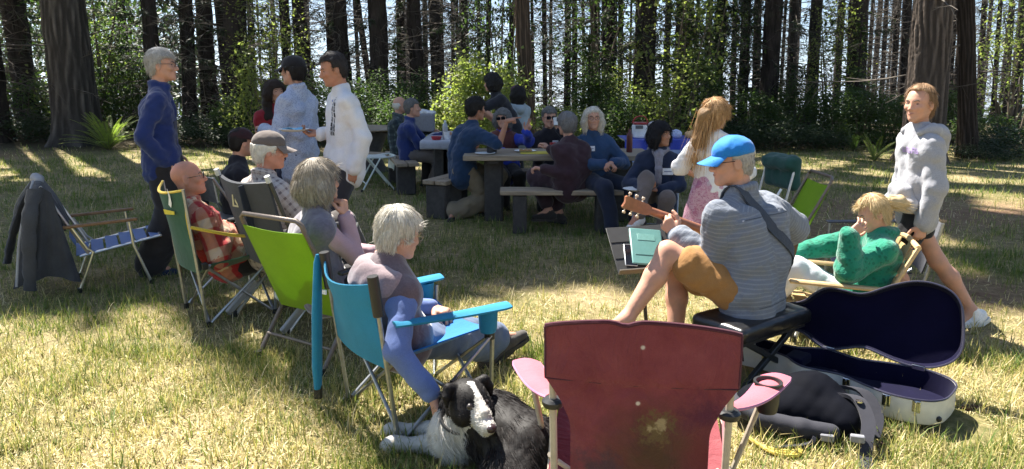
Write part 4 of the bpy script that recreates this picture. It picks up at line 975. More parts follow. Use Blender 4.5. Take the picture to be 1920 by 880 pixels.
for k in range(5): z = .2+.085*k; MB().bar(LB(-.045-.04*k-.018, -BW+.02, z), LB(-.045-.04*k-.018, BW-.02, z), .07, .006, up=LB.f+A(0, 0, .5)).build('webbing', TANW, t)
for k in range(5): MB().bar(LB(.03+.1*k, -BW+.02, .125+.016*k), LB(.03+.1*k, BW-.02, .125+.016*k), .08, .006).build('webbing', TANW, t)
for k in range(2): MB().bar(LB(-.05-.24*.2, (k-.5)*.2-.0, .22), LB(-.24, (k-.5)*.2, .60), .06, .006, up=LB.f).build('webbing', TANW, t)

# --- dark folded camp chair behind her
LD = Loc((2.66, 5.0), R(170)); t = thing('camp_chair', 'dark grey camp chair with navy cloth half hidden behind the tan beach chair', 'camping chair', LD.o, grp_c); DK = cloth('dark_grey_canvas', (.06, .062, .075), 300); DKN = cloth('navy_canvas', (.02, .022, .05), 300)
MB().sheet(lambda u, v: LD(-.06-.1*v-.03*math.sin(math.pi*u), (u*2-1)*.25, .30+.33*v), 8, 8, .008).build('backrest', DK, t); MB().sheet(lambda u, v: LD(.0+.42*v, (u*2-1)*.25, .30+.03*v-.05*math.sin(math.pi*u)), 8, 8, .008).build('seat', DKN, t)
for s in (-1, 1):
    pole('rear_pole', [LD(-.02, s*.26, 0), LD(-.16, s*.26, .64)], .011, STEEL, t); pole('front_pole', [LD(.42, s*.26, 0), LD(.40, s*.27, .52)], .011, STEEL, t); pole('side_brace', [LD(0, s*.26, .02), LD(.42, s*.26, .33)], .009, STEEL, t, False); pole('side_brace', [LD(.42, s*.25, .02), LD(0, s*.25, .33)], .009, STEEL, t, False)
    MB().sheet(lambda u, v: LD(-.08+.5*v, s*.27+(u-.5)*.07, .55-.02*v), 4, 6, .01).build('armrest', DK, t)
# --- chair with a dark green cover, right
p = P(1452, 330, 7.0); LC = Loc((p[0]-.02, 7.0), R(195)); t = thing('folding_chair', 'white framed folding chair half hidden behind the guitar player', 'lawn chair', LC.o)
for s in (-1, 1): pole('rear_leg', [LC(-.16, s*.22, 0), LC(.0, s*.22, .42), LC(-.10, s*.22, .80)], .012, WTUBE, t); pole('front_leg', [LC(.40, s*.22, 0), LC(.05, s*.22, .55)], .012, WTUBE, t)
MB().sheet(lambda u, v: LC(.0+.40*v, (u*2-1)*.22, .42+.02*v), 5, 5, .02).build('seat', cloth('white_seat', (.5, .5, .48)), t); pole('top_rail', [LC(-.10, -.22, .80), LC(-.10, .22, .80)], .012, WTUBE, t, False)
cv = Solid(.014, .04); cv.box(LC(-.11, .0, .69), (.055, .23, .155), LC.R, .05); cv.box(LC(-.05, .02, .77), (.06, .2, .05), LC.R, .04); DG = cloth('dark_green_cloth', (.018, .07, .055), 200, .25)
tag(cv.build('chair_cover', DG, None, .01, 8, 5), 'dark green cloth cover pulled over the back of the white framed chair', 'cover')
# --- pale metal folding chairs
def metal_chair(label, o, yaw, mat, seath=.45, backh=.8):
    L = Loc(o, yaw); t = thing('folding_chair', label, 'folding chair', L.o, 'metal folding chairs near the tables')
    MB().sheet(lambda u, v: L(-.19+.38*v, (u*2-1)*.19, seath+.01*v-.012*math.sin(math.pi*u)), 6, 6, .018).build('seat', mat, t)
    MB().sheet(lambda u, v: L(-.24-.03*v-.03*math.sin(math.pi*u), (u*2-1)*.2, backh-.2+.2*v), 8, 5, .014).build('backrest', mat, t)
    for s in (-1, 1):
        pole('front_leg', [L(.20, s*.21, 0), L(-.06, s*.21, seath), L(-.27, s*.205, backh)], .0115, mat, t); pole('rear_leg', [L(-.26, s*.19, 0), L(.10, s*.19, seath)], .0115, mat, t)
    pole('crossbar', [L(.14, -.21, .11), L(.14, .21, .11)], .008, mat, t, False); pole('crossbar', [L(-.19, -.19, .10), L(-.19, .19, .10)], .008, mat, t, False); return t
p = G(698, 358); metal_chair('empty pale green-white folding chair right of the white-shirted man', (p[0], p[1]+.15), R(200), CREAM, .46, .48)
metal_chair('grey metal folding chair under the woman with dark bobbed hair', (1.40, 7.2), R(255), STEEL, .32, .66)
metal_chair('metal folding chair hidden behind the man in brown cap', (P(445, 300, 6.1)[0], 6.1), R(40), STEEL)

# ------------------------------------------------------------------ keyboard bench
BLKV = plain('black_vinyl', (.012, .012, .013), .28, 0, .2, .04, 30)
ux = nrm(A(.31, .23, 0)); uy = A(-ux[1], ux[0], 0); bc = A(1.27, 3.80, 0); t = thing('padded_bench', 'black padded X-legged bench under the guitar player', 'bench', bc); Rb = np.array([ux, uy, A(0, 0, 1)])
q = Solid(.008, .02); q.box(bc+A(0, 0, .325), (.30, .165, .042), Rb, .03); q.build('cushion', BLKV, t, .003, 5); MB().box(bc+A(0, 0, .277), (.27, .14, .012), Rb, 0, .003).build('seat_board', BLACKP, t)
for k in (-1, 1):
    c = bc+uy*.11*k
    for s in (-1, 1): o = MB().bar(c+ux*.25*s+A(0, 0, .01), c-ux*.21*s+A(0, 0, .27), .03, .028, up=uy, bev=.004).build('leg', BLACKP, t)
for s in (-1, 1): pole('floor_bar', [bc+ux*.25*s-uy*.17+A(0, 0, .016), bc+ux*.25*s+uy*.17+A(0, 0, .016)], .014, BLACKP, t, False)
BENCH = bc
# ------------------------------------------------------------------ music stand, tablet
MS = plain('black_stand', (.03, .029, .028), .5, .2); a_, b_, c_, d_ = P(1118, 428, 4.17), P(1243, 424, 4.22), P(1268, 503, 4.02), P(1178, 515, 3.95)
dc = (a_+b_+c_+d_)/4; dx = nrm((b_+c_)-(a_+d_)); dn = nrm(np.cross(dx, (a_+b_)-(c_+d_))); dy = np.cross(dn, dx)
t = thing('music_stand', 'black music stand with a wide tilted desk in front of the guitar player', 'music stand', A(dc[0]+.06, dc[1]+.05, 0))
hw, hh = np.linalg.norm((b_+c_-a_-d_))/4, np.linalg.norm((a_+b_-c_-d_))/4
MB().box(dc, (hw, hh, .003), np.array([dx, dy, dn]), 0, .001).build('desk', MS, t); MB().box(dc-dy*hh+dn*.02, (hw, .004, .022), np.array([dx, dy, dn]), 0, .001).build('lip', plain('stand_lip', (.12, .105, .08), .5), t)
for k in (-1, 1): MB().box(dc+dy*hh*.35*k+dn*.004, (hw*.96, .004, .003), np.array([dx, dy, dn])).build('desk_rib', MS, t)
base = A(dc[0]+.06, dc[1]+.05, 0)
pole('post', [base+A(0, 0, .1), dc-dn*.02], .011, MS, t, False)
for k in range(3): a = 2.1*k+.5; pole('tripod_leg', [base+A(.26*math.cos(a), .26*math.sin(a), .012), base+A(0, 0, .16)], .009, MS, t)
TEAL = plain('teal_case', (.10, .23, .21), .4, 0, .06)
Rt = np.array([nrm(dx*.98-dy*.17), nrm(dy*.98+dx*.17), dn])
t = thing('tablet', 'teal cased tablet lying on the desk of the music stand', 'tablet', dc); MB().box(dc+dn*.014+dx*.03-dy*.0, (.092, .122, .008), Rt, 0, .006).build('case', TEAL, t)
MB().box(dc+dn*.0226+dx*.03+Rt[1]*.06, (.05, .022, .0012), Rt, 0, .0005).build('flap', plain('teal_flap', (.13, .28, .25), .4), t); MB().box(dc+dn*.0226+dx*.03-Rt[1]*.06, (.07, .003, .0012), Rt, 0, .0005).build('fold_line', plain('teal_dark', (.05, .13, .12), .4), t); MB().tube([dc+dn*.016+dx*.126+dy*.0, dc+dn*.016+dx*.118-dy*.03], .004, 6).build('pen', WHITEP, t)
t = thing('phone', 'black phone lying left of the teal tablet on the music stand', 'phone', dc); MB().box(dc+dn*.012-dx*.075-dy*.045, (.034, .07, .005), Rt, 0, .004).build('body', plain('phone_glass', (.01, .01, .012), .12), t); MB().box(dc+dn*.0125-dx*.075-dy*.045, (.0355, .0715, .0035), Rt, 0, .003).build('edge_frame', STEEL, t)

# ------------------------------------------------------------------ guitar case
def outline(sc=1.0, n=60, grow=0.0):
    S = [(0, 0), (.008, .10), (.05, .168), (.13, .205), (.22, .21), (.32, .185), (.42, .145), (.48, .138), (.56, .155), (.63, .16), (.69, .13), (.74, .09), (.80, .072), (.90, .068), (.98, .075), (1.05, .082), (1.075, .06), (1.08, 0)]
    c = catmull([A(x, y, 0) for x, y in S], 4); up = [(p[0], max(p[1], 0)) for p in c]; lo_ = [(p[0], -max(p[1], 0)) for p in c[::-1]][1:-1]; pts = up+lo_
    return [(x*(1+2*grow)-grow, y*(1+grow*5)) for x, y in pts]
tail = A(2.02, 3.25, .025); hd = A(1.22, 4.0, .025); ax = nrm(hd-tail); wy = nrm(A(-ax[1], ax[0], 0)); wy = wy if wy[1] > 0 else -wy   # wy: towards the hinge (far side)
CWHT = plain('scuffed_white_shell', (.62, .60, .55), .4, 0, .12, .03, 12); VEL = cloth('navy_plush', (.0035, .003, .017), 300, .3, .12, .95, .05); CHROME = plain('chrome_latch', (.6, .6, .58), .2, 1)
t = thing('guitar_case', 'open white guitar case lined in navy plush lying on the grass', 'guitar case', tail)
def tray(o, ux, uy, uz, depth, names, wall=.005):
    out = outline(); inn = outline(); n = len(out); cen = A(.4, 0, 0); q = MB(); V = []; F = []
    inn = []
    for i in range(n):
        p0, p1 = A(*out[i-1], 0), A(*out[(i+1) % n], 0); tg = nrm(p1-p0); nn_ = A(-tg[1], tg[0], 0); c = A(*out[i], 0); pin = c-nn_*wall
        if np.dot(pin-cen, c-cen) > np.dot(c-cen, c-cen): pin = c+nn_*wall
        inn.append(pin[:2])
    W = lambda p, z: o+ux*p[0]+uy*p[1]+uz*z
    V = [W(p, .012) for p in out]+[W(p, 0) for p in [(x*.985+.006, y*.96) for x, y in out]]+[W(p, depth) for p in out]+[W(p, depth) for p in inn]
    F = [tuple(range(2*n-1, n-1, -1))]
    for i in range(n): k = (i+1) % n; F += [(n+i, n+k, k, i), (i, k, 2*n+k, 2*n+i), (2*n+i, 2*n+k, 3*n+k, 3*n+i)]
    MB().add(V, F).build(names[0], CWHT, t)
    V = [W(p, depth-.001) for p in inn]+[W((p[0]*.97+.012, p[1]*.93), .022) for p in inn]; F = [tuple(range(n, 2*n))]+[((i+1) % n, i, n+i, n+(i+1) % n) for i in range(n)]
    MB().add(V, F).build(names[1], VEL, t)
    MB().tube([W(p, depth+.002) for p in out]+[W(out[0], depth+.002)], .005, 6, caps=False).build(names[2], plain('dark_edging', (.03, .028, .05), .4), t)
tray(tail+A(0, 0, .015), ax, wy, A(0, 0, 1), .115, ('lower_shell', 'lower_lining', 'lower_rim'))
la = R(108)
Hl = tail+ax*.22+wy*.21+A(0, 0, .125); hdir = nrm(ax*.40-wy*.05); hp_ = nrm(wy*.40+ax*.05)   # hinge line: from the lower to the upper bout of the far side
lz = nrm(hp_*math.sin(la-R(90))+A(0, 0, 1)*math.cos(la-R(90))); ln_ = nrm(np.cross(hdir, lz)); ln_ = -ln_ if np.dot(ln_, hp_) > 0 else ln_
flip = lambda v: hdir*np.dot(v, hdir)-lz*np.dot(v, hp_)
tray(Hl+flip(-ax*.22-wy*.21)-ln_*.055+lz*.01, flip(ax), -flip(wy), ln_, .06, ('lid_shell', 'lid_lining', 'lid_rim'))
for s, w_ in ((.10, .19), (.42, .145), (.86, .07), (.22, .21)):
    p = tail+ax*s-wy*(w_+.006)+A(0, 0, .10); o = MB().box(p, (.018, .006, .028), np.array([ax, wy, A(0, 0, 1)]), 0, .003).build('latch', CHROME, t); MB().tube([p-wy*.009+A(0, 0, .02), p-wy*.014+A(0, 0, -.02), p-wy*.009+A(0, 0, -.04)], .004, 5).build('latch_loop', CHROME, o)
for s, w_ in ((.02, .13), (.3, .2)): MB().lathe(tail+ax*s-wy*(w_+.004)+A(0, 0, .045), [(.013, -.004), (.013, .006), (.008, .01)], 10, axis=-wy).build('rubber_stud', BLACKP, t)
MB().tube(catmull([tail+ax*.50-wy*.15+A(0, 0, .08), tail+ax*.53-wy*.20+A(0, 0, .085), tail+ax*.60-wy*.205+A(0, 0, .085), tail+ax*.64-wy*.165+A(0, 0, .08)], 4), .011, 8).build('handle', plain('worn_handle', (.4, .38, .34), .4), t)
q = Solid(.008, .015); q.box(tail+ax*.72+A(0, 0, .10), (.05, .07, .025), np.array([ax, wy, A(0, 0, 1)]), .012); q.build('neck_rest', VEL, t)
for s in (.2, .62): MB().box(tail+ax*s+wy*(.21 if s < .5 else .165)+A(0, 0, .135), (.03, .008, .012), np.array([ax, wy, A(0, 0, 1)]), 0, .002).build('hinge', CHROME, t)

# ------------------------------------------------------------------ backpack, cord, cones
PK = cloth('black_pack_cloth', (.0035, .004, .007), 300, .3, .12, .8, 0); PG = cloth('grey_pack_cloth', (.026, .026, .034), 300, .2, .1, .8, .05)
for m_ in (PK, VEL): m_.node_tree.nodes['Principled BSDF'].inputs['Specular IOR Level'].default_value = .06
pb = A(1.31, 3.22, 0); t = thing('backpack', 'black and grey backpack lying on the grass before the white guitar case', 'backpack', pb); a1 = nrm(A(.95, -.3, 0)); a2 = nrm(A(.3, .95, 0))
W = lambda x, y, z: pb+a1*x+a2*y+A(0, 0, z)
q = Solid(.009, .05); q.ell(W(-.03, .03, .09), (.25, .15, .10), np.array([a1, a2, A(0, 0, 1)])); q.ell(W(.05, .08, .15), (.13, .10, .09), np.array([a1, a2, A(0, 0, 1)])); q.ell(W(.17, .0, .08), (.10, .13, .085), np.array([a1, a2, A(0, 0, 1)])); q.build('main_bag', PK, t, .004, 7, 4)
q = Solid(.008, .02); q.chain([W(-.27, -.06, .09), W(-.15, -.13, .075), W(.0, -.15, .07), W(.12, -.15, .07)], [.035, .04, .04, .035]); q.chain([W(-.27, -.06, .09), W(-.28, .05, .08)], [.035, .03]); q.build('side_panel', PG, t, .002, 8, 2)
def strap(pts, w_, name, mat, up):
    c = catmull(pts, 6); return MB().sheet(lambda u, v: c[int(round(v*(len(c)-1)))]+nrm(up)*(u-.5)*w_, 2, len(c)-1, .016).build(name, mat, t)
strap([W(.14, .03, .17), W(.23, -.03, .185), W(.265, -.12, .13), W(.25, -.20, .07), W(.24, -.26, .012), W(.25, -.40, .006)], .055, 'shoulder_strap', PG, a1)
strap([W(.14, .12, .17), W(.27, .10, .17), W(.32, .02, .10), W(.30, -.06, .03)], .055, 'shoulder_strap', PG, a1)
strap([W(-.16, -.10, .14), W(-.17, -.165, .09), W(-.17, -.15, .03)], .035, 'side_strap', PG, a1); strap([W(.05, -.19, .06), W(.02, -.22, .03), W(-.12, -.25, .008)], .02, 'loose_strap', PG, a2)
MB().box(W(.10, -.185, .06), (.028, .012, .016), np.array([a1, a2, A(0, 0, 1)]), 0, .004).build('buckle', plain('grey_buckle', (.22, .22, .24), .4), t); MB().box(W(.215, -.21, .085), (.028, .012, .016), np.array([a1, a2, A(0, 0, 1)]), 0, .004).build('buckle', plain('grey_buckle', (.2, .2, .2), .4), t)
MB().lathe(W(.235, -.06, .185), [(.016, 0), (.016, .006)], 10).build('badge', CHROME, t)
q = MB(); 
for k in range(3): q.tube(catmull([W(-.24+.01*k, -.20-.02*k, .014+.012*k), W(-.12, -.27-.015*k, .014), W(-.02, -.25-.02*k, .014), W(.0, -.20, .013)], 8), .008, 7)
tag(q.build('yellow_cord', plain('yellow_cord', (.55, .42, .08), .6)), 'coil of yellow cord lying in front of the backpack', 'cord')
def cone(px, py, s, label):
    p = G(px, py); o = thing('pine_cone', label, 'pine cone', p, 'pine cones on the grass'); q = MB()
    for k in range(7):
        for j in range(6): a = j*1.05+k*.5; q.box(p+A(math.cos(a)*.016*(1-k*.08), math.sin(a)*.012*(1-k*.08), .012)+A(1, .3, 0)*s*(k-3)*.011, (.008, .006, .003), frame(A(math.cos(a), math.sin(a), .5)))
    q.build('scales', plain('cone_brown', (.10, .05, .03), .8), o)
cone(1636, 840, 1.3, 'brown pine cone on the grass right of the backpack'); cone(1823, 768, 1, 'pine cone on the grass right of the guitar case')

# ------------------------------------------------------------------ picnic tables
def wood_mat(name, c):
    t = NT(name); n = t.noise(3, t.map(t.coord(), (1.2, 14, 14)), 7, .7); t.set(t.ramp(n, [(.3, vary(c, .55)), (.7, vary(c, 1.35))]), .75, 0, .3); t.bump(n, .4, .006); return t.m
PW = wood_mat('weathered_plank', (.30, .24, .17)); PW2 = wood_mat('dark_timber', (.05, .042, .036)); CONC = plain('stained_concrete', (.05, .046, .043), .9, 0, .3, .3, 18)
def picnic(label, x0, x1, y0, y1, top=.75, nb=5, legs=True, benches=()):
    t = thing('picnic_table', label, 'picnic table', A((x0+x1)/2, (y0+y1)/2, 0), 'wooden picnic tables on the lawn')
    w_ = (y1-y0)/nb
    for k in range(nb): MB().box(A((x0+x1)/2, y0+w_*(k+.5), top-.028), ((x1-x0)/2+.01*math.sin(k*3), w_/2-.004, .028), None, 0, .005).build('plank', PW, t)
    for x in (x0+.32, x1-.32):
        q = MB(); q.box(A(x, (y0+y1)/2, .36), (.10, (y1-y0)*.30, .36), None, 0, .02); q.build('pedestal', CONC, t); MB().box(A(x, (y0+y1)/2, top-.076), (.06, (y1-y0)*.46, .02), None, 0, .005).build('batten', PW2, t)
    return t
def bench(label, a, b, wd=.27, h=.45):
    a = A(*a, 0); b = A(*b, 0); d = nrm(b-a); n = A(-d[1], d[0], 0); t = thing('bench', label, 'bench', (a+b)/2, 'wooden benches by the picnic tables')
    for k in (-1, 1): MB().bar(a+n*wd*.26*k+A(0, 0, h-.024), b+n*wd*.26*k+A(0, 0, h-.024), wd*.48, .048, bev=.006).build('plank', PW, t)
    for f in (.16, .84): p = a*(1-f)+b*f; MB().box(p+A(0, 0, (h-.05)/2), (.07, wd*.42, (h-.05)/2), np.array([d, n, A(0, 0, 1)]), 0, .015).build('leg', CONC, t)
    return t
picnic('long weathered plank picnic table in the middle with cups and bottles on it', -.52, 1.52, 7.85, 8.65)
bench('low plank bench in front of the middle picnic table', (-.12, 7.5), (1.12, 7.5)); bench('plank bench on the far side of the middle picnic table', (-.4, 9.05), (1.5, 9.05)); bench('short bench end under the man pointing', (-.86, 8.15), (-.62, 8.7), .3, .44)
picnic('picnic table with white cloth before the man in blue jacket', -1.15, -.62, 9.5, 11.2); bench('plank bench under the two men at the white-clothed table', (-1.36, 9.7), (-1.78, 11.3), .3)
MB_ = MB(); 
def clothtop(u, v):
    x = -1.60+.96*u; y = 9.42+1.86*v; e = max(abs(2*u-1), abs(2*v-1)); return A(x, y, .757-.0*e)
cl = Solid(.02, .01); cl.box(A(-.885, 10.35, .742), (.30, .88, .016), None, .01); cl.box(A(-.885, 9.475, .70), (.30, .012, .055), None, .008); tag(cl.build('tablecloth', cloth('white_tablecloth', (.36, .36, .39)), None, .004, 5), 'white cloth covering the far left picnic table', 'tablecloth')
# round table far left
p = P(672, 243, 11.9); t = thing('picnic_table', 'thick round-ended picnic table behind the white-shirted man', 'picnic table', A(p[0], 12.3, 0), 'wooden picnic tables on the lawn')
q = Solid(.02, .02); q.ell(A(p[0], 12.3, .72), (.62, .62, .045)); q.box(A(p[0]-.3, 12.3, .72), (.3, .5, .04), None, .03); q.build('tabletop', PW, t); MB().tube([A(p[0]+.1, 12.3, 0), A(p[0]+.1, 12.3, .3), A(p[0]+.15, 12.3, .68)], [.3, .16, .26], 12).build('pedestal', CONC, t)
bench('curved plank bench by the round-ended table', (p[0]-.1, 11.2), (p[0]+1.05, 10.75), .3, .45)

# serving table with blue cloth
SX0, SX1, SY = 1.52, 2.62, 9.75
t = thing('folding_table', 'folding serving table under the blue plastic cloth', 'table', A(2.05, SY, 0)); MB().box(A(2.07, SY+.3, .735), (.58, .33, .015), None, 0, .004).build('tabletop', CREAM, t)
for x in (SX0+.08, SX1-.08):
    for y in (SY+.04, SY+.56): pole('leg', [A(x, y, 0), A(x, y, .72)], .014, STEEL, t)
BC1 = plain('royal_blue_vinyl', (.03, .06, .42), .35); BC2 = plain('light_blue_vinyl', (.25, .33, .55), .4)
q = MB(); q.box(A(2.07, SY+.3, .756), (.60, .35, .004), None, 0, .002); q.sheet(lambda u, v: A(SX0-.05+1.2*u, SY-.055-.02*math.sin(20*u)*v, .757-.13*v), 40, 4, .004); tc = thing('tablecloth', 'royal blue plastic cloth over the serving table with a pale lower hem', 'tablecloth', A(2.07, SY, .75)); q.build('cloth', BC1, tc)
MB().sheet(lambda u, v: A(SX0-.05+1.2*u, SY-.058-.02*math.sin(20*u)*(1+v*.3), .625-.16*v), 40, 4, .004).build('hem', BC2, tc)
# things on the tables
def bottle(label, x, y, z, r, h, c, cap=None, cat='bottle', neck=.35):
    t = thing('bottle', label, cat, A(x, y, z)); MB().lathe(A(x, y, z), [(r*.92, 0), (r, .01), (r, h*.72), (r*.95, h*.78), (r*neck, h*.92), (r*neck, h*.97)], 14).build('body', plain('bottle_'+str(round(x, 2)), c, .35, .1), t); MB().lathe(A(x, y, z+h*.93), [(r*neck*1.25, 0), (r*neck*1.25, h*.08), (r*neck, h*.09)], 12).build('cap', cap or BLACKP, t)
bottle('large black flask on the left end of the middle table', P(922, 280, 8.1)[0], 8.1, .752, .055, .19, (.015, .015, .017), None, 'flask', .8)
bottle('slim dark red bottle on the right end of the middle table', P(1180, 280, 8.2)[0], 8.2, .752, .034, .25, (.09, .018, .018), plain('red_cap', (.12, .03, .03), .4))
def cup(label, x, y, z, r, h, c, group='cups on the tables'):
    t = thing('cup', label, 'cup', A(x, y, z), group); MB().lathe(A(x, y, z), [(r*.75, 0), (r, h), (r*1.06, h+.004), (r*.94, h), (r*.7, .006)], 14).build('body', plain('cup_'+str(round(x*100)), c, .45), t); MB().lathe(A(x, y, z+h*.85), [(r*.9, 0), (r*.88, .002)], 14).build('drink', plain('drink_brown', (.08, .04, .02), .1), t)
cup('red cup on the middle table beside the woman in maroon', P(1037, 290, 7.98)[0], 7.98, .752, .038, .12, (.45, .03, .03))
cup('white paper cup on the white-clothed table', -.85, 9.7, .762, .04, .10, (.75, .75, .75)); cup('small red bowl of food on the white-clothed table', -.98, 9.66, .762, .07, .04, (.4, .03, .04))
def plate(label, x, y, z, r, c=(.78, .78, .76), food=None):
    t = thing('plate', label, 'plate', A(x, y, z), 'paper plates'); MB().lathe(A(x, y, z), [(r*.7, 0), (r, .014), (r*1.03, .015), (r*.98, .011), (r*.66, .004)], 24).build('dish', plain('paper_plate', c, .6), t)
    if food:
        q = Solid(.012, .02)
        for k in range(5): q.ell(A(x+.05*math.cos(k*1.4), y+.05*math.sin(k*1.4), z+.014), (.03, .025, .014))
        q.build('food', plain('food_'+label[:5], food, .7, 0, .4), t)
plate('white plate before the man pointing', P(910, 290, 8.05)[0], 8.0, .752, .11, food=None); plate('plate of snacks in the middle of the plank table', P(985, 288, 8.25)[0], 8.25, .752, .12, food=(.35, .2, .07)); plate('plate with food near the white-haired woman', P(1128, 286, 8.35)[0], 8.35, .752, .12, food=(.3, .28, .08))
t = thing('placemat', 'yellow paper mat lying on the middle picnic table', 'mat', A(P(1010, 288, 8.1)[0], 8.1, .752)); MB().box(A(P(1010, 288, 8.1)[0], 8.12, .7545), (.2, .14, .0015), None, 0, .0005).build('paper', plain('yellow_paper', (.55, .45, .04), .7), t)
# serving table goods
def tote():
    x, y, z = P(1200, 262, 9.9)[0], 9.95, .762; t = thing('cool_bag', 'white cool bag with red lid and loop handle on the serving table', 'bag', A(x, y, z)); q = Solid(.012, .02); q.box(A(x, y, z+.09), (.09, .085, .09), None, .03); q.build('body', cloth('white_bag', (.68, .68, .66)), t, .004, 6)
    q = Solid(.012, .02); q.box(A(x, y, z+.195), (.094, .09, .016), None, .015); q.build('lid', cloth('red_bag', (.34, .04, .04)), t); MB().tube(catmull([A(x-.1, y, z+.2), A(x-.05, y, z+.275), A(x+.06, y, z+.285), A(x+.11, y, z+.2)], 6), .014, 6, flat=.6).build('handle', cloth('red_bag', (.5, .04, .04)), t); MB().box(A(x-.02, y-.093, z+.15), (.05, .004, .022), None, 0, .002).build('front_patch', cloth('grey_patch', (.12, .12, .12)), t)
tote()
def bundle(label, px, w_, h, c, cat, seed, name):
    x = P(px, 262, 9.9)[0]; q = Solid(.012, .03); rg = np.random.default_rng(seed)
    for k in range(6): q.ell(A(x+rg.normal()*w_*.35, 9.95+rg.normal()*.03, .762+h*rg.uniform(.3, .6)), (w_*.5, .06, h*.42))
    tag(q.build(name, plain(name+str(px), c, .5, 0, .3), None, .008, 9, seed), label, cat)
bundle('crumpled white plastic bag beside the cool bag', 1226, .07, .24, (.7, .7, .68), 'bag', 1, 'plastic_bag'); bundle('bluish clear bowl of salad on the serving table', 1270, .10, .11, (.4, .45, .62), 'bowl', 2, 'salad_bowl'); bundle('loaf wrapped in paper on the serving table', 1300, .09, .09, (.45, .3, .14), 'food', 3, 'bread_loaf')
bundle('small heap of snacks on the right of the serving table', 1322, .07, .07, (.5, .42, .3), 'food', 4, 'snack_heap')
# cool box behind the white-clothed table
x = P(800, 235, 11.3)[0]; t = thing('cool_box', 'grey box with white crumpled bag on top on the white-clothed table', 'box', A(x, 11.0, .76)); q = Solid(.015, .01); q.box(A(x, 11.0, .90), (.15, .12, .135), None, .02); q.build('body', plain('grey_box', (.2, .2, .22), .6), t); q = Solid(.012, .03)
for k in range(5): q.ell(A(x-.12+.06*k, 11.0, 1.05+.015*math.sin(k*4)), (.05, .07, .03))
q.build('bag', plain('crumpled_white', (.6, .6, .6), .5), t, .01, 10); MB().tube([A(P(843, 240, 9.8)[0], 9.8, .76), A(P(843, 240, 9.8)[0], 9.8, .95)], .02, 10)
bottle('clear thermos on the right corner of the white-clothed table', P(842, 258, 9.75)[0]-.05, 9.75, .762, .035, .24, (.35, .36, .38), CREAM)
# tote bag beside the grey chair
x, y, _ = P(478, 500, 4.62); q = Solid(.012, .03); q.box(A(-1.36, 4.52, .40), (.11, .06, .19), frame(A(.85, .5, 0)), .04)
def tote_mat():
    t = NT('printed_tote'); n = t.noise(9, t.coord(), 3, .5, .5); t.set(t.ramp(n, [(.44, (.62, .62, .58)), (.5, (.16, .32, .30)), (.56, (.62, .62, .58)), (.66, (.2, .3, .4))]), .7); return t.m
tag(q.build('tote_bag', tote_mat(), None, .008, 7, 2), 'white tote bag with blue-green print between the grey and lime chairs', 'bag')
# ------------------------------------------------------------------ people
from mathutils.bvhtree import BVHTree
def skin_mat(name, c):
    if name in _mc: return _mc[name]
    t = NT(name); n = t.noise(18, t.coord(), 4); t.set(t.ramp(n, [(.3, vary(c, .85)), (.7, (c[0]*1.12, c[1]*1.02, c[2]))]), .55, 0, .35)
    try: t.b.inputs['Subsurface Weight'].default_value = .12; t.b.inputs['Subsurface Radius'].default_value = (.012, .005, .003); t.b.inputs['Subsurface Scale'].default_value = .5
    except Exception: pass
    t.bump(t.noise(160, t.coord(), 3), .08, .003); _mc[name] = t.m; return t.m
LIGHTSKIN = skin_mat('fair_skin', (.52, .29, .20)); TANSKIN = skin_mat('tanned_skin', (.40, .20, .125)); REDSKIN = skin_mat('ruddy_skin', (.48, .23, .155))
LIP = plain('lips', (.36, .155, .12), .5); EYE = plain('eye_dark', (.05, .04, .035), .2); GLASS = plain('spectacle_frame', (.03, .025, .022), .3); SHADES = plain('dark_lens', (.008, .008, .01), .08)
def hair_mat(name, c, dark=.5):
    if name in _mc: return _mc[name]
    t = NT(name); at = t.n('Attribute', attribute_name='strand').outputs['Fac']; n = t.noise(60, t.coord(), 3)
    b = t.ramp(t.math('ADD', t.math('MULTIPLY', at, .6), t.math('MULTIPLY', n, .4)), [(.2, vary(c, dark)), (.5, c), (.8, vary(c, 1.35))]); t.set(b, .62, 0, .2); t.bump(n, .4, .004); _mc[name] = t.m; return t.m
def two_bone(a, tgt, l1, l2, pole):
    a = np.asarray(a, float); tgt = np.asarray(tgt, float); d = tgt-a; D = np.linalg.norm(d); mx = (l1+l2)*.998
    if D > mx: tgt = a+d/D*mx; d = tgt-a; D = mx
    D = max(D, abs(l1-l2)+1e-3); x = (l1*l1-l2*l2+D*D)/(2*D); h = math.sqrt(max(l1*l1-x*x, 0)); u = d/np.linalg.norm(d); p = np.asarray(pole, float); p = nrm(p-u*np.dot(p, u))
    return a+u*x+p*h, tgt
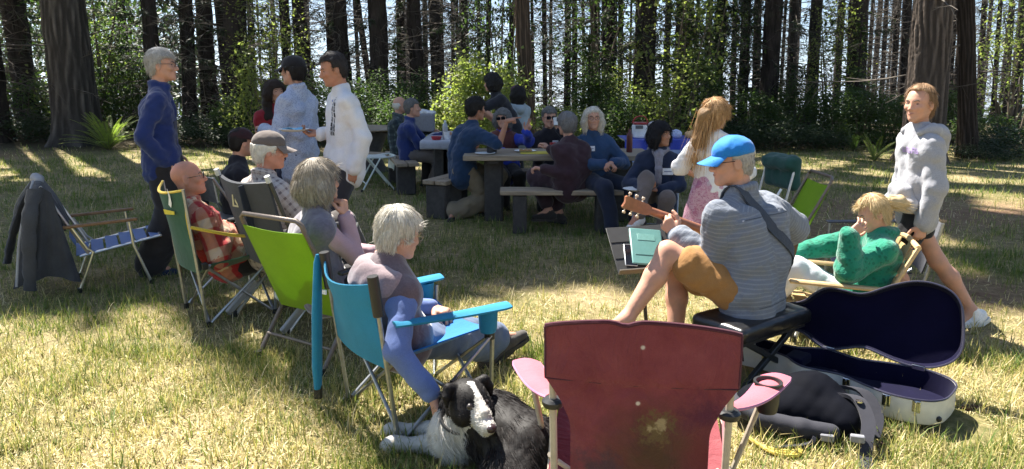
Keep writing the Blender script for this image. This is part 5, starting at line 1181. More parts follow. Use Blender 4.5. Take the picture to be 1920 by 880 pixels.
def hand_solid(wr, fd, pn, side, curl=.5, s=1.0, spread=.12, thumb=.6, res=.0055, m=0, fingers=None):
    """wr wrist, fd towards the fingers, pn palm normal (out of the palm); side +1 left hand, -1 right hand"""
    q = Solid(res, .008*s); f = nrm(fd); n = nrm(np.asarray(pn, float)-f*np.dot(pn, f)); t = np.cross(f, n)*(-side)   # t: towards the thumb
    for k, off in enumerate((.027, .009, -.009, -.026)):
        b = wr+f*.012*s+t*off*.55*s; kn = wr+f*(.088-.006*abs(k-1))*s+t*off*1.05*s-n*.004*s; q.cone(b, kn, .0155*s, .0125*s, k=.014*s, m=m)
        L = np.array((.040, .026, .021))*s*(.93, 1.06, 1.0, .8)[k]; c = curl if fingers is None else fingers[k]; d = nrm(f+t*spread*(1.5-k)*.5); p = kn; rr = .0098*s*(1, 1, .97, .86)[k]
        for j, l in enumerate(L):
            a = c*(1.15, 1.5, 1.0)[j]+.05; d = nrm(d*math.cos(a)+np.cross(np.cross(f, n), d)*math.sin(a))
            e = p+d*l; q.cone(p, e, rr, rr*.92, k=.004*s, m=m); p = e; rr *= .92
    q.cone(wr-f*.01*s, wr+f*.02*s, .024*s, .023*s, m=m)
    b = wr+f*.022*s+t*.02*s; d = nrm(f*.62+t*.75+n*.25); p1 = b+d*.042*s; d2 = nrm(f*.85+t*.25+n*.45*thumb); p2 = p1+d2*.032*s; p3 = p2+nrm(d2+n*.35*thumb-t*.25)*.026*s
    q.cone(b, p1, .017*s, .0125*s, k=.016*s, m=m).cone(p1, p2, .0115*s, .0105*s, k=.004, m=m).cone(p2, p3, .0105*s, .009*s, k=.004, m=m); return q
class Person:
    """a posed figure: joints come from the hip point, the lean of the spine and where hands and feet are put"""
    def __init__(s, label, pel, yaw, H=1.7, lean=0, side=0, twist=0, head=(0, 0, 0), w=1.0, belly=.0, slump=0.0, skin=LIGHTSKIN, group='people at the picnic', neck=1.0, shrug=0.0, ts=1.0, fem=False):
        s.fem = fem
        s.k = k = H/1.7; s.w = w; s.skin = skin; s.pel = np.asarray(pel, float); cy, sy = math.cos(yaw), math.sin(yaw)
        s.f = A(cy, sy, 0); s.l = A(-sy, cy, 0); s.u = A(0, 0, 1)
        T = nrm(s.u+s.f*math.tan(lean)+s.l*math.tan(side)); s.T = T; tf = nrm(s.f*math.cos(twist)+s.l*math.sin(twist)); s.tl = nrm(np.cross(T, tf)); s.tf = np.cross(s.tl, T)
        s.belly_p = s.pel+nrm(T+s.u*.3)*.19*k*ts-s.f*slump*.3; s.chest = s.belly_p+T*.17*k*ts; s.nb = s.chest+nrm(T+s.f*slump*2)*.17*k*(.5+.5*ts)
        s.sh = {e: s.nb-T*.076*k+s.tl*e*.166*k*w**.7+T*shrug for e in (1, -1)}
        s.hip = {e: s.pel+s.l*e*.088*k for e in (1, -1)}
        hy = yaw+head[0]; hp = head[1]; f0 = A(math.cos(hy), math.sin(hy), 0); hl = A(-math.sin(hy), math.cos(hy), 0); hf = f0*math.cos(hp)+A(0, 0, math.sin(hp)); hu = np.cross(hf, hl); c, n = math.cos(head[2]), math.sin(head[2]); hl, hu = hl*c+hu*n, hu*c-hl*n
        s.HR = np.array([hf, hl, hu]); s.hs = min(k, 1.03) if H > 1.45 else .93; s.hc = s.nb+nrm(T*.6+s.u*.5+s.f*slump)*.085*k*neck+hu*.105*s.hs+hf*.028*k
        s.el = {}; s.wr = {}; s.kn = {}; s.an = {}; s.hd = {}; s.toe = {}
        s.root = thing('person', label, 'person', A(s.pel[0], s.pel[1], min(.0, 0)), group)
    def hw(s, x, y, z): return s.hc+(A(x, y, z)*s.hs) @ s.HR    # head-local point: forward, left, up
    def arm(s, e, wr, pole=(0, 0, -1), fd=None, pn=None, curl=.5, **kw):
        s.el[e], s.wr[e] = two_bone(s.sh[e], wr, .285*s.k, .255*s.k, pole)
        f = nrm(s.wr[e]-s.el[e]) if fd is None else nrm(fd); pn = A(0, 0, -1) if pn is None else pn
        s.hd[e] = (f, np.asarray(pn, float), curl, kw); return s
    def leg(s, e, an, pole=None, toe=None, down=0):
        s.kn[e], s.an[e] = two_bone(s.hip[e], an, .43*s.k, .42*s.k, s.f+s.u*.3 if pole is None else pole)
        s.toe[e] = nrm(s.f if toe is None else toe); return s
    def body(s, res=.014, hres=.0062, hand_res=.0058, legs=True, eyes=True, ears=True, brow=(.09, .065, .05)):
        k, w = s.k, s.w; q = Solid(res, .04)
        for e in (1, -1):
            o = s.tl*e*.06*k*w; q.chain([s.pel+s.l*e*.06*k*w, s.belly_p+o*.85, s.chest+o*1.15], [.09*k*w, .08*k*w, .085*k*w]); q.cone(s.chest+o*1.4+s.T*.05, s.sh[e]-s.tl*e*.035, .072*k, .05*k)
            if e in s.el: q.chain([s.sh[e], s.el[e], s.wr[e]], [.05*k, .038*k, .026*k], k=.02)
            if e in s.kn and legs:
                kn, an = s.kn[e], s.an[e]; q.chain([s.hip[e], kn], [.085*k*w, .055*k], k=.04); cal = kn*.66+an*.34; bk = nrm(np.cross(np.cross(an-kn, s.toe[e]), an-kn)); bk = bk if np.dot(bk, s.toe[e]) < 0 else -bk
                q.chain([kn, cal+bk*.012, an], [.052*k, .055*k, .034*k], k=.03); q.cone(an, an+s.toe[e]*.12*k-A(0, 0, .05), .034*k, .028*k)
        q.cone(s.nb-s.T*.03, s.hw(-.02, 0, -.05), .058*k, .05*k)
        h = Solid(hres, .016); R_ = s.HR; a = s.hs; m = 0
        h.ell(s.hw(-.014, 0, .028), A(.094, .076, .086)*a, R_).ell(s.hw(.026, 0, -.032), A(.060, .058, .082)*a, R_, k=.03)
        for e in (1, -1):
            h.cone(s.hw(-.012, (.046 if s.fem else .052)*e, -.052), s.hw(.058, .012*e, -.088 if s.fem else -.092), .022*a, (.019 if s.fem else .022)*a, k=.03); h.cone(s.hw(.070 if s.fem else .073, .012*e, .026), s.hw(.056, .045*e, .022), (.011 if s.fem else .013)*a, .011*a, k=.016 if s.fem else .012)
            h.ell(s.hw(.062, .038*e, -.022), A(.022, .024, .022)*a, R_, k=.02); h.ell(s.hw(.09, .031*e, .005), .0125*a, R_, k=.01, sub=True)
            if ears: h.ell(s.hw(-.012, .079*e, -.012), A(.022, .009, .034)*a, R_ @ np.eye(3), k=.008); 
            if ears: h.ell(s.hw(-.008, .087*e, -.008), A(.011, .004, .019)*a, R_, k=.006, sub=True)
        h.cone(s.hw(.081, 0, .014), s.hw(.098 if s.fem else .104, 0, -.028), .007*a, (.0105 if s.fem else .0145)*a, k=.012); h.ell(s.hw(.092, .013, -.034), A(.012, .009, .008)*a, R_, k=.008).ell(s.hw(.092, -.013, -.034), A(.012, .009, .008)*a, R_, k=.008)
        h.ell(s.hw(.083, 0, -.060), A(.012, .024, .014)*a, R_, k=.015).ell(s.hw(.078, 0, -.098), A(.018, .02, .018)*a, R_, k=.02)
        h.cone(s.hw(-.025, 0, -.045), s.nb+s.T*.01, .046*k if s.fem else .052*k, .052*k, k=.03)
        js = [h]
        for e, (f, pn, c, kw) in s.hd.items(): js.append(hand_solid(s.wr[e], f, pn, e, c, k*1.02, res=hand_res, **kw))
        s.bobj = q.build('body', s.skin, s.root, join=js)
        me = s.bobj.data; bt = BVHTree.FromPolygons([v.co for v in me.vertices], [p_.vertices for p_ in me.polygons]); o0 = origin(s.root); bm = plain('brow_hair_%d' % (brow[0]*100), brow, .8)
        def face(y, z):   # point of the face at head-local y, z
            p_ = s.hw(.2, y, z)-o0; hit = bt.ray_cast(Vector(p_), Vector(-s.HR[0]))
            return (np.array(hit[0])+o0) if hit[0] is not None else s.hw(.085, y, z)
        f_ = s.HR[0]
        for e in (1, -1):
            c = face(.031*e, .003); MB().tube([c+(A(0, .013*math.cos(t), .0035*math.sin(t))*a) @ R_-f_*.0015*a for t in np.linspace(0, 6.283, 11)], .0018*a, 4, caps=False).lathe(c-f_*.003*a, [(.0062*a, 0), (.0055*a, .003*a), (.003*a, .0042*a)], 8, axis=f_).build('eye', EYE, s.root)
            MB().tube([face(y*e, z)+f_*.001 for y, z in ((.016, .021), (.026, .027), (.038, .027), (.047, .021))], [.003*a, .0038*a, .0034*a, .0018*a], 5).build('eyebrow', bm, s.root)
        MB().tube([face(y, -.060+8*y*y)+f_*.0005 for y in (-.022, -.012, 0, .012, .022)], [.001, .0032*a, .0040*a, .0032*a, .001], 6).build('mouth', LIP, s.root); return s
    # ---- clothes
    def top(s, mat, name='shirt', res=.0095, sl=1.0, hem=.10, loose=.0, fold=.009, freq=8, collar=False, thick=.014, seed=1, sleeve_r=1.0, cuff=True, belly=0.0, neckline=.0, open_=False):
        k, w = s.k, s.w; q = Solid(res, .04); t = thick; hv = -nrm(s.T+s.u)*hem*k if hem else s.u*0
        for e in (1, -1):
            o = s.tl*e*.066*k*w; pts = [s.pel+s.l*e*.068*k*w+hv, s.pel+s.l*e*.068*k*w+s.T*.02, s.belly_p+o*.95, s.chest+o*1.15]; q.chain(pts, [(.094*w*k+t+loose), (.096*w*k+t+loose), .086*k*w+t+loose*.8, .088*k*w+t+loose*.4])
            q.cone(s.chest+o*1.35+s.T*.04, s.sh[e]-s.tl*e*.045-s.T*.01, .074*k+t*.6, .05*k+t*.8); q.cone(s.nb+s.T*.012, s.sh[e]-s.T*.004, .044*k+t*.5, .045*k+t*.7, k=.05)
            if e in s.el and sl > 0: q.cone(s.chest+s.tl*e*.085*k*w+s.T*.03, s.sh[e]+(s.el[e]-s.sh[e])*.30, .066*k+t*.5, .040*k+t*.6, k=.06)
            if e in s.el and sl > 0:
                a_, b_, c_ = s.sh[e], s.el[e], s.wr[e]; L1 = .285*k
                if sl >= 1: e2 = c_*(1-(1-min(1, sl-1+.94)))+b_*(1-min(1, sl-1+.94)); q.chain([a_, b_, e2], [(.047*k+t*.7+loose*.1)*sleeve_r, (.041*k+t+loose*.35)*sleeve_r, (.033*k+t*.8+loose*.2)*sleeve_r], k=.022)
                else: q.chain([a_, a_+(b_-a_)*min(1, sl*2)]+([b_+(c_-b_)*(sl*2-1)] if sl > .5 else []), [(.055*k+t+loose*.3), (.047*k+t+loose*.5)]+([.042*k+t] if sl > .5 else []), k=.028)
        if belly: q.ell(s.belly_p-s.T*.03+s.f*(.05+belly), A(.10, .14*w, .13)*k, frame(s.f))
        q.cone(s.nb-s.T*.05, s.nb+s.T*(.0+neckline), .068*k+t*.4, .060*k)
        if collar:
            c = s.nb+s.T*.012; 
            for j in range(12):
                a0, a1 = j*.5236, (j+1)*.5236; g = lambda a: c+s.tf*.062*k*math.cos(a)+s.tl*.066*k*math.sin(a)+s.T*(.03-.02*math.cos(a))*(1 if collar is True else collar); q.cone(g(a0), g(a1), .012, .012, k=.012)
        s.tobj = q.build(name, mat, s.root, fold, freq, seed); return s
    def trousers(s, mat, name='trousers', res=.011, length=1.0, loose=0.0, fold=.008, freq=7, seed=2, waist=.02):
        k, w = s.k, s.w; q = Solid(res, .035)
        q.cone(s.pel+s.l*.05*k*w+s.T*waist, s.pel-s.l*.05*k*w+s.T*waist, .098*w*k+.006, .098*w*k+.006)
        for e in s.kn:
            h, kn, an = s.hip[e], s.kn[e], s.an[e]; q.chain([s.pel+s.l*e*.06*w*k, h+(kn-h)*.12], [.100*w*k+.006, .090*w*k+.008])
            if length >= .75: q.chain([h, kn, kn+(an-kn)*(length if length < 1 else .96)], [.084*w*k+.008, .060*k+.01+loose, .047*k+.012+loose*1.2], k=.03)
            else: q.chain([h, h+(kn-h)*min(1, length*2)], [.082*w*k+.006+loose*.2, (.080-.02*length)*k+.008+loose], k=.03)
        s.robj = q.build(name, mat, s.root, fold, freq, seed); return s
    def shoes(s, mat, sole=None, kind='shoe', size=1.0):
        k = s.k*size; sole = sole or BLACKP
        for e in s.an:
            an, t = s.an[e], s.toe[e]; up = nrm(np.cross(np.cross(t, A(0, 0, 1)), t)); l = np.cross(up, t); ft = an-up*.065*k; q = Solid(.007, .025)
            q.cone(ft-t*.045*k, ft+t*.07*k, .040*k, .040*k).cone(ft+t*.07*k, ft+t*.165*k-up*.01*k, .040*k, .032*k).cone(an-up*.01, ft, .043*k, .045*k)
            o = q.build(kind, mat, s.root, .002, 14); z = ft-up*.035*k; MB().prism([(-.085*k, -.03*k), (-.06*k, -.042*k), (.05*k, -.046*k), (.13*k, -.045*k), (.185*k, -.03*k), (.2*k, 0), (.185*k, .03*k), (.13*k, .045*k), (.05*k, .043*k), (-.06*k, .04*k), (-.085*k, .03*k)], z-up*.014*k, t, l, .024*k).build('sole', sole, o)
        return s
    # ---- hair and head wear
    def strands(s, pts, dirs, L, mat, name='hair_strands', seg=4, wd=.0010, grav=.5, n=None, seed=0, curl=.0, outward=None):
        rg = np.random.default_rng(seed); n = len(pts); P0 = np.array(pts); D = np.array(dirs); L = np.asarray(L)*rg.uniform(.7, 1.15, n); V = []; side = np.cross(D, rand_unit(n, rg)); side /= np.linalg.norm(side, axis=1, keepdims=True)+1e-9
        p = P0.copy(); d = D.copy(); rows = []
        for i in range(seg+1):
            rows.append((p.copy(), 1-.75*i/seg)); d = d+rg.normal(size=(n, 3))*curl; d[:, 2] -= grav/seg; d /= np.linalg.norm(d, axis=1, keepdims=True); p = p+d*(L/seg)[:, None]
        V = np.stack([np.stack([r-side*wd*t, r+side*wd*t], 1) for r, t in rows], 1).reshape(-1, 3); b = (np.arange(n)*(seg+1)*2)[:, None]+(np.arange(seg)*2)[None]; b = b.ravel(); F = np.stack([b, b+1, b+3, b+2], 1)
        me = raw_mesh(V-origin(s.root), F); attr(me, 'strand', np.repeat(rg.random(n), (seg+1)*2)); o = link(name, me, mat, s.root); o['kind'] = 'stuff'; return o
    def hair(s, mat, style='short', vol=.012, res=.0062, seed=3, n=900, sl=.05, line=.0, fold=.004, back=0.0, bald=0, length=.0, capped=False, lift=.10, front=.085):
        n = int(n*1.8)
        a = s.hs; q = Solid(res, .02); R_ = s.HR
        if style == 'short':
            q.ell(s.hw(-.018, 0, .034), A(.094+vol, .078+vol*.7, .086+vol)*a, R_); q.ell(s.hw(-.05, 0, -.03), A(.05+vol*.5, .066+vol*.4, .062)*a, R_, k=.03)
            q.box(s.hw(.085, 0, -.04+line), A(.075, .12, .095)*a, R_ @ np.eye(3), .03, k=.02, sub=True); q.box(s.hw(.045, 0, -.07), A(.075, .14, .075)*a, R_, .02, k=.012, sub=True)
        elif style == 'fringe':   # short, full on top and at the back
            q.ell(s.hw(-.018, 0, .034), A(.098+vol, .080+vol, .088+vol)*a, R_); q.ell(s.hw(-.045, 0, -.03), A(.058+vol*.6, .072+vol*.6, .07)*a, R_, k=.03)
            q.box(s.hw(.10, 0, -.06+line), A(.065, .12, .10)*a, R_, .03, k=.02, sub=True); q.box(s.hw(.04, 0, -.085), A(.07, .14, .07)*a, R_, .02, k=.015, sub=True)
        elif style == 'bob':
            q.ell(s.hw(-.016, 0, .036), A(.096+vol, .08+vol, .086+vol)*a, R_)
            for e in (1, -1): q.chain([s.hw(-.005, e*.065, .03), s.hw(.0, e*(.083+vol*.5), -.04), s.hw(.005, e*(.082+vol*.4), -.10-length)], [.035+vol, .03+vol*.8, .02+vol*.4], k=.03)
            q.chain([s.hw(-.06, 0, .03), s.hw(-.085-vol*.5, 0, -.04), s.hw(-.07, 0, -.10-length)], [.055+vol, .05+vol*.8, .045+vol*.3], k=.05)
            for e in (1, -1): q.cone(s.hw(-.06, e*.04, -.02), s.hw(-.055, e*.05, -.105-length), .045+vol*.6, .03+vol*.4, k=.04)
            q.box(s.hw(.095, 0, -.075+line), A(.07, .056, .12)*a, R_, .03, k=.02, sub=True)
        elif style == 'band':   # bald on top, hair round the sides
            q.ell(s.hw(-.02, 0, .0), A(.090+vol, .077+vol, .06)*a, R_); q.ell(s.hw(-.045, 0, -.03), A(.055, .066, .05)*a, R_, k=.03); q.box(s.hw(.07, 0, -.03), A(.075, .14, .13)*a, R_, .02, k=.01, sub=True); q.box(s.hw(0, 0, .10), A(.2, .2, .075)*a, R_, .02, k=.01, sub=True)
        if capped: q.box(s.hw(0, 0, .118), A(.25, .25, .085)*a, R_, .01, k=.006, sub=True)
        V, Q, mi, cu = q.mesh(fold, 22, seed); me = raw_mesh(V-origin(s.root), Q); attr(me, 'strand', np.full(len(V), .4)); s.hobj = link('hair', me, mat, s.root)
        if n:
            rg = np.random.default_rng(seed); fi = rg.integers(0, len(Q), n); c = V[Q[fi]].mean(1); nn = np.cross(V[Q[fi][:, 1]]-V[Q[fi][:, 0]], V[Q[fi][:, 3]]-V[Q[fi][:, 0]]); nn /= np.linalg.norm(nn, axis=1, keepdims=True)+1e-12
            out = c-s.hc; nn *= np.sign((nn*out).sum(1))[:, None]; cr = s.hw(-.05, 0, .13); g = c-cr; g -= nn*(g*nn).sum(1)[:, None]; g /= np.linalg.norm(g, axis=1, keepdims=True)+1e-9
            keep = ((c-s.hc) @ s.HR[0] < front*a); keep &= (((c-s.hc) @ s.HR[2] < .026) | (not capped)); c, nn, g = c[keep], nn[keep], g[keep]
            s.strands(c+nn*.001, g*.95+nn*lift*.8+rg.normal(size=c.shape)*lift*.8, np.full(len(c), sl), mat, grav=.35, seed=seed)
        return s
    def specs(s, mat=None, lens=None, shade=False):
        a = s.hs; q = MB(); m = mat or GLASS
        for e in (1, -1):
            c = s.hw(.098, .032*e, .004); 
            if shade: q.box(c, A(.003, .026, .019)*a, s.HR, 0, .002)
            else: q.tube([c+(A(0, .025*math.cos(t), .019*math.sin(t))*a) @ s.HR for t in np.linspace(0, 6.283, 15)], .0022, 5, caps=False)
            q.tube([s.hw(.098, .057*e, .008), s.hw(.06, .078*e, .009), s.hw(-.01, .082*e, .006)], .002, 5)
        q.tube([s.hw(.1, .008, .008), s.hw(.1, -.008, .008)], .002, 5); q.build('sunglasses' if shade else 'glasses', SHADES if shade else m, s.root); return s
    def cap(s, mat, brim, label='cap', tilt=.0, back=True, button=True):
        a = s.hs; q = Solid(.006, .02); R_ = s.HR; q.ell(s.hw(-.014, 0, .045), A(.106, .090, .083)*a, R_); q.box(s.hw(0, 0, -.035), A(.2, .2, .068)*a, R_, .01, k=.008, sub=True); o = q.build(label, mat, s.root, .003, 12)
        def br(u, v):
            an = (u-.5)*2.2; r0 = .094; ex = .085*math.cos(an*.75)*v; return s.hw(-.014+r0*math.cos(an)*1.08+ex, .088*math.sin(an)*(1-.05*v), .036-.014*v+tilt*v-.03*abs(u-.5)**1.5*v*2)
        MB().sheet(br, 14, 8, .005).build('brim', brim, o)
        if button: MB().lathe(s.hw(-.014, 0, .126), [(.008, 0), (.007, .004), (.003, .006)], 8, axis=s.HR[2]).build('button', mat, o)
        return o
    def badge(s, e, x, z, w_=.045, h_=.03, mat=None, lines=True):
        """paper name tag on the chest, e side of it"""
        k = s.k; c = s.chest+s.T*z+s.tl*e*x+s.tf*(.118*k*s.w+.012); R_ = np.array([s.tl, s.T, s.tf]); o = MB().box(c, (w_, h_, .0012), R_, 0, .0005).build('name_tag', mat or plain('white_paper', (.72, .73, .78), .7), s.root)
        if lines: MB().box(c+s.tf*.0018, (w_*.7, h_*.14, .0006), R_).build('tag_writing', plain('blue_grey_ink', (.15, .17, .28), .7), o)
        return o
def plaid(name, a, b, c, n1=14, rot=0):
    t = NT(name); at = t.n('Attribute', attribute_name='cuv').outputs['Vector']; sp = t.n('SeparateXYZ'); t.l(at, sp.inputs[0]); s1 = t.math('SINE', t.math('MULTIPLY', sp.outputs[0], n1*6.283)); s2 = t.math('SINE', t.math('MULTIPLY', sp.outputs[1], n1*6.283))
    m1 = t.ramp(s1, [(.42, (0, 0, 0)), (.58, (1, 1, 1))]); m2 = t.ramp(s2, [(.42, (0, 0, 0)), (.58, (1, 1, 1))]); x = t.mix(t.math('MULTIPLY', t.math('ADD', m1, m2), .5), a, b); x = t.mix(t.math('MULTIPLY', m1, m2), x, c)
    f = t.noise(400, t.coord(), 2); t.set(t.mix(.25, x, t.ramp(f, [(.3, (.6,)*3), (.7, (1.4,)*3)]), 'MULTIPLY'), .9, 0, .2, .15); b_ = t.bump(t.noise(20, t.coord(), 4, .6, .6), .4, .02); t.bump(f, .3, .002, b_); return t.m
def striped(name, a, b, n=26, w=.25, third=None):
    t = NT(name); at = t.n('Attribute', attribute_name='cuv').outputs['Vector']; sp = t.n('SeparateXYZ'); t.l(at, sp.inputs[0]); s1 = t.math('SINE', t.math('MULTIPLY', sp.outputs[0], n*6.283)); x = t.mix(t.ramp(s1, [(.5+w, (0, 0, 0)), (.6+w, (1, 1, 1))]), a, b)
    f = t.noise(500, t.coord(), 2); x = t.mix(.3, x, t.ramp(f, [(.3, (.6,)*3), (.7, (1.4,)*3)]), 'MULTIPLY'); x = t.mix(t.ramp(t.noise(3, t.coord(), 3), [(.4, (0, 0, 0)), (.7, (.3,)*3)]), x, vary(a, .8)); t.set(x, .85, 0, .2, .1); b_ = t.bump(t.noise(18, t.coord(), 4, .6, .8), .5, .02); t.bump(f, .25, .002, b_); return t.m
U = A(0, 0, 1)
def px3(p): return P(*p)
NAVY = cloth('navy_fleece', (.012, .026, .115), 260, .2, .4, .95, .3); DKTR = cloth('dark_trousers', (.022, .02, .021), 300); BLKT = cloth('black_cloth', (.012, .012, .014), 300); KHAKI = cloth('khaki_cotton', (.20, .16, .105), 300, .15)
DENIM = cloth('dark_denim', (.018, .03, .065), 380, .25); JEANS = cloth('faded_jeans', (.13, .2, .36), 380, .3); WHT = cloth('white_cotton', (.66, .65, .66), 300, .06); SHOE = cloth('dark_shoe', (.03, .028, .027), 120); SHOEW = cloth('white_shoe', (.6, .6, .58), 120)
GREYH = hair_mat('grey_hair', (.38, .365, .34)); WHITEH = hair_mat('white_hair', (.62, .58, .5), .65); DARKH = hair_mat('dark_hair', (.014, .012, .011)); BROWNH = hair_mat('dark_brown_hair', (.03, .018, .012)); ASHH = hair_mat('ash_hair', (.36, .31, .245), .42); GINGER = hair_mat('light_auburn_hair', (.44, .27, .13)); BLOND = hair_mat('blond_hair', (.60, .46, .26), .75); SALT = hair_mat('salt_pepper_hair', (.14, .135, .13), .3)
grey_trim = plain('beige_trim', (.45, .42, .36), .7)

# 1 man in blue fleece, standing left
p = Person('man in navy blue fleece with grey hair and glasses standing on the left', (-2.83, 6.0, .925), R(18), 1.78, lean=.02, head=(-.12, -.02, 0), w=1.14, slump=.05)
p.arm(-1, P(308, 306, 5.83), pole=-p.f*.6-p.l*.4, pn=p.l, curl=.5).arm(1, P(322, 292, 6.25), pole=-p.f, pn=-p.l, curl=.5)
p.leg(-1, G(283, 515)+U*.08).leg(1, A(-2.72, 6.2, .08)).body(); p.top(NAVY, 'fleece_jacket', hem=.09, collar=True, seed=4); p.trousers(DKTR, loose=.05, seed=5).shoes(cloth('navy_shoe', (.02, .03, .06), 100))
p.hair(GREYH, 'short', .014, n=900, sl=.045).specs(); p.badge(1, .07, .05, .03, .022, lines=False)
MB().box(p.chest+p.tf*.125-p.T*.17, (.004, .10, .10), np.array([p.tf, p.tl, p.T]), 0, .003).build('chest_panel', cloth('dark_navy_panel', (.008, .012, .04), 260), p.root)

# 2 woman with long dark hair
p = Person('woman with long dark hair in a red top half hidden behind the patterned shirt', (-2.41, 7.6, .78), R(-55), 1.53, fem=True, head=(.25, 0, 0)); p.arm(1, p.pel+p.f*.15+p.l*.22+U*.1).arm(-1, p.pel+p.f*.15-p.l*.25+U*.1)
p.leg(1, A(-2.33, 7.6, .08)).leg(-1, A(-2.5, 7.6, .08)).body(.016); p.top(cloth('red_jersey', (.22, .012, .02)), res=.013, hem=.08); p.trousers(DKTR, res=.014).shoes(SHOE); p.hair(BROWNH, 'bob', .016, n=500, sl=.1, length=.02)
q = Solid(.01, .03); 
for e in (1, -1): q.chain([p.hw(-.02, e*.075, .02), p.hw(-.03, e*.085, -.12), p.hw(.0, e*.10, -.28), p.hw(.03, e*.11, -.40)], [.03, .045, .045, .02])
q.build('long_hair', BROWNH, p.root, .006, 18)

# 3 man in pale patterned shirt
def pattern_mat():
    t = NT('blue_print_shirt'); n = t.n('TexVoronoi'); n.inputs['Scale'].default_value = 95; t.l(t.coord(), n.inputs[0]); b = t.ramp(n.outputs[0], [(.15, (.20, .24, .36)), (.4, (.38, .42, .54)), (.7, (.44, .48, .58))]); t.set(b, .85, 0, .2, .1); t.bump(t.noise(16, t.coord(), 5, .6, .8), .6, .025); return t.m
p = Person('man in pale blue patterned shirt and dark cap seen from behind', (-1.89, 6.6, .90), R(158), 1.74, lean=.0, head=(.05, -.05, 0), w=.96)
p.arm(1, p.pel+p.f*.26+p.l*.14+U*.22, pole=p.l*.3-U, curl=.9).arm(-1, p.pel+p.f*.26-p.l*.10+U*.18, pole=-p.l*.3-U, curl=.9); p.leg(1, A(-2.02, 6.58, .08)).leg(-1, A(-1.8, 6.66, .08)).body(); p.top(pattern_mat(), hem=.15, loose=.006, collar=True, sl=1.0, seed=8, fold=.011); p.trousers(cloth('navy_trousers', (.02, .024, .05)), seed=3).shoes(SHOE)
p.hair(DARKH, 'fringe', .010, n=300, capped=True).specs(shade=True); p.cap(cloth('black_cap', (.013, .012, .014)), cloth('black_cap', (.013, .012, .014)), tilt=-.01)

# 4 man in white long-sleeved shirt with a plate
p = Person('man in white long-sleeved shirt with black print holding a paper plate', (-1.36, 6.05, .91), R(207), 1.77, lean=.02, head=(-.05, -.32, 0), w=1.06, skin=TANSKIN, slump=.04)
p.arm(-1, P(600, 251, 6.12), pole=-U+p.f*.1-p.l*.3, fd=A(-1, -.15, -.02), pn=A(0, -.2, 1), curl=.45, thumb=.3).arm(1, P(664, 318, 5.86), pole=-p.f+p.l*.5, fd=A(-.35, .2, -1), pn=A(-.3, 1, 0), curl=.3)
p.leg(1, A(-1.28, 5.95, .08)).leg(-1, A(-1.45, 6.2, .08)).body(hand_res=.005); p.top(WHT, 'white_shirt', hem=.09, loose=.010, fold=.012, freq=6, seed=21, sl=1.02); p.trousers(cloth('charcoal_trousers', (.03, .028, .034)), loose=.012).shoes(SHOE); p.hair(hair_mat('black_grey_hair', (.035, .03, .03)), 'short', .012, n=900, sl=.035, line=.02)
pr = plain('black_print', (.015, .015, .018), .8); fr = np.array([p.tl, p.T, p.tf]); rg = np.random.default_rng(6)
def decal(ob, root, o, uxx, uyy, nz, rects, mat, name, off=.0025):
    """flat print laid on the cloth: small rectangles (x, y, w, h) dropped onto the surface of ob along -nz"""
    me = ob.data; b = BVHTree.FromPolygons([v.co for v in me.vertices], [pl.vertices for pl in me.polygons]); o0 = origin(root); q = MB(); nz = nrm(nz)
    for (x, y, w_, h_) in rects:
        n1, n2 = max(1, int(w_/.02)), max(1, int(h_/.02)); g = {}; ok = True
        for i in range(n1+1):
            for j in range(n2+1):
                s_ = o+uxx*(x+w_*i/n1)+uyy*(y+h_*j/n2)+nz*.25-o0; hit = b.ray_cast(Vector(s_), Vector(-nz))
                if hit[0] is None: ok = False
                else: g[i, j] = np.array(hit[0])+np.array(hit[1])*off*(1 if hit[1].dot(Vector(nz)) > 0 else -1)+o0
        if not ok: continue
        k = sorted(g); idx = {c: n for n, c in enumerate(k)}; q.add([g[c] for c in k], [(idx[i, j], idx[i+1, j], idx[i+1, j+1], idx[i, j+1]) for i in range(n1) for j in range(n2)])
    if q.V: return q.build(name, mat, root)
rects = []
for (x0, y0, h_) in ((-.035, -.10, .23), (-.005, -.06, .20), (.025, -.10, .26)):
    y = y0
    while y < y0+h_: st = rg.uniform(.02, .05); rects.append((x0+(y-y0)*.06+rg.uniform(-.004, .004), y, rg.uniform(.009, .02), st*.85)); y += st
for k in range(7): rects.append((rg.uniform(-.06, .04), rg.uniform(-.12, -.03), .012, .03))
nz = nrm(p.tf*.75+A(-.1, -.75, 0)); ux_ = nrm(np.cross(p.T, nz)); decal(p.tobj, p.root, p.chest-p.T*.06+ux_*.02, ux_, p.T, nz, rects, pr, 'printed_figures')
decal(p.tobj, p.root, p.chest+p.T*.10-ux_*.03, ux_, p.T, nz, [(0, 0, .022, .018)], plain('blue_dot', (.25, .3, .5), .7), 'small_print'); decal(p.tobj, p.root, p.chest+p.T*.115+ux_*.02, ux_, p.T, nz, [(0, 0, .05, .008), (.01, .016, .04, .006)], plain('grey_print', (.3, .3, .33), .7), 'printed_caption')
hp_ = p.wr[-1]+A(-.20, -.05, .025); t = thing('plate', 'white paper plate with blue napkin held out by the white-shirted man', 'plate', hp_, 'paper plates'); MB().lathe(hp_, [(.085, 0), (.12, .018), (.124, .019), (.118, .014), (.08, .004)], 26).build('dish', plain('paper_plate', (.78, .78, .76), .6), t)
MB().sheet(lambda u, v: hp_+A((u-.5)*.15, (v-.5)*.13, .022+.01*math.sin(5*u)*math.cos(4*v)), 8, 8, .004).build('napkin', cloth('blue_napkin', (.14, .45, .68)), t)

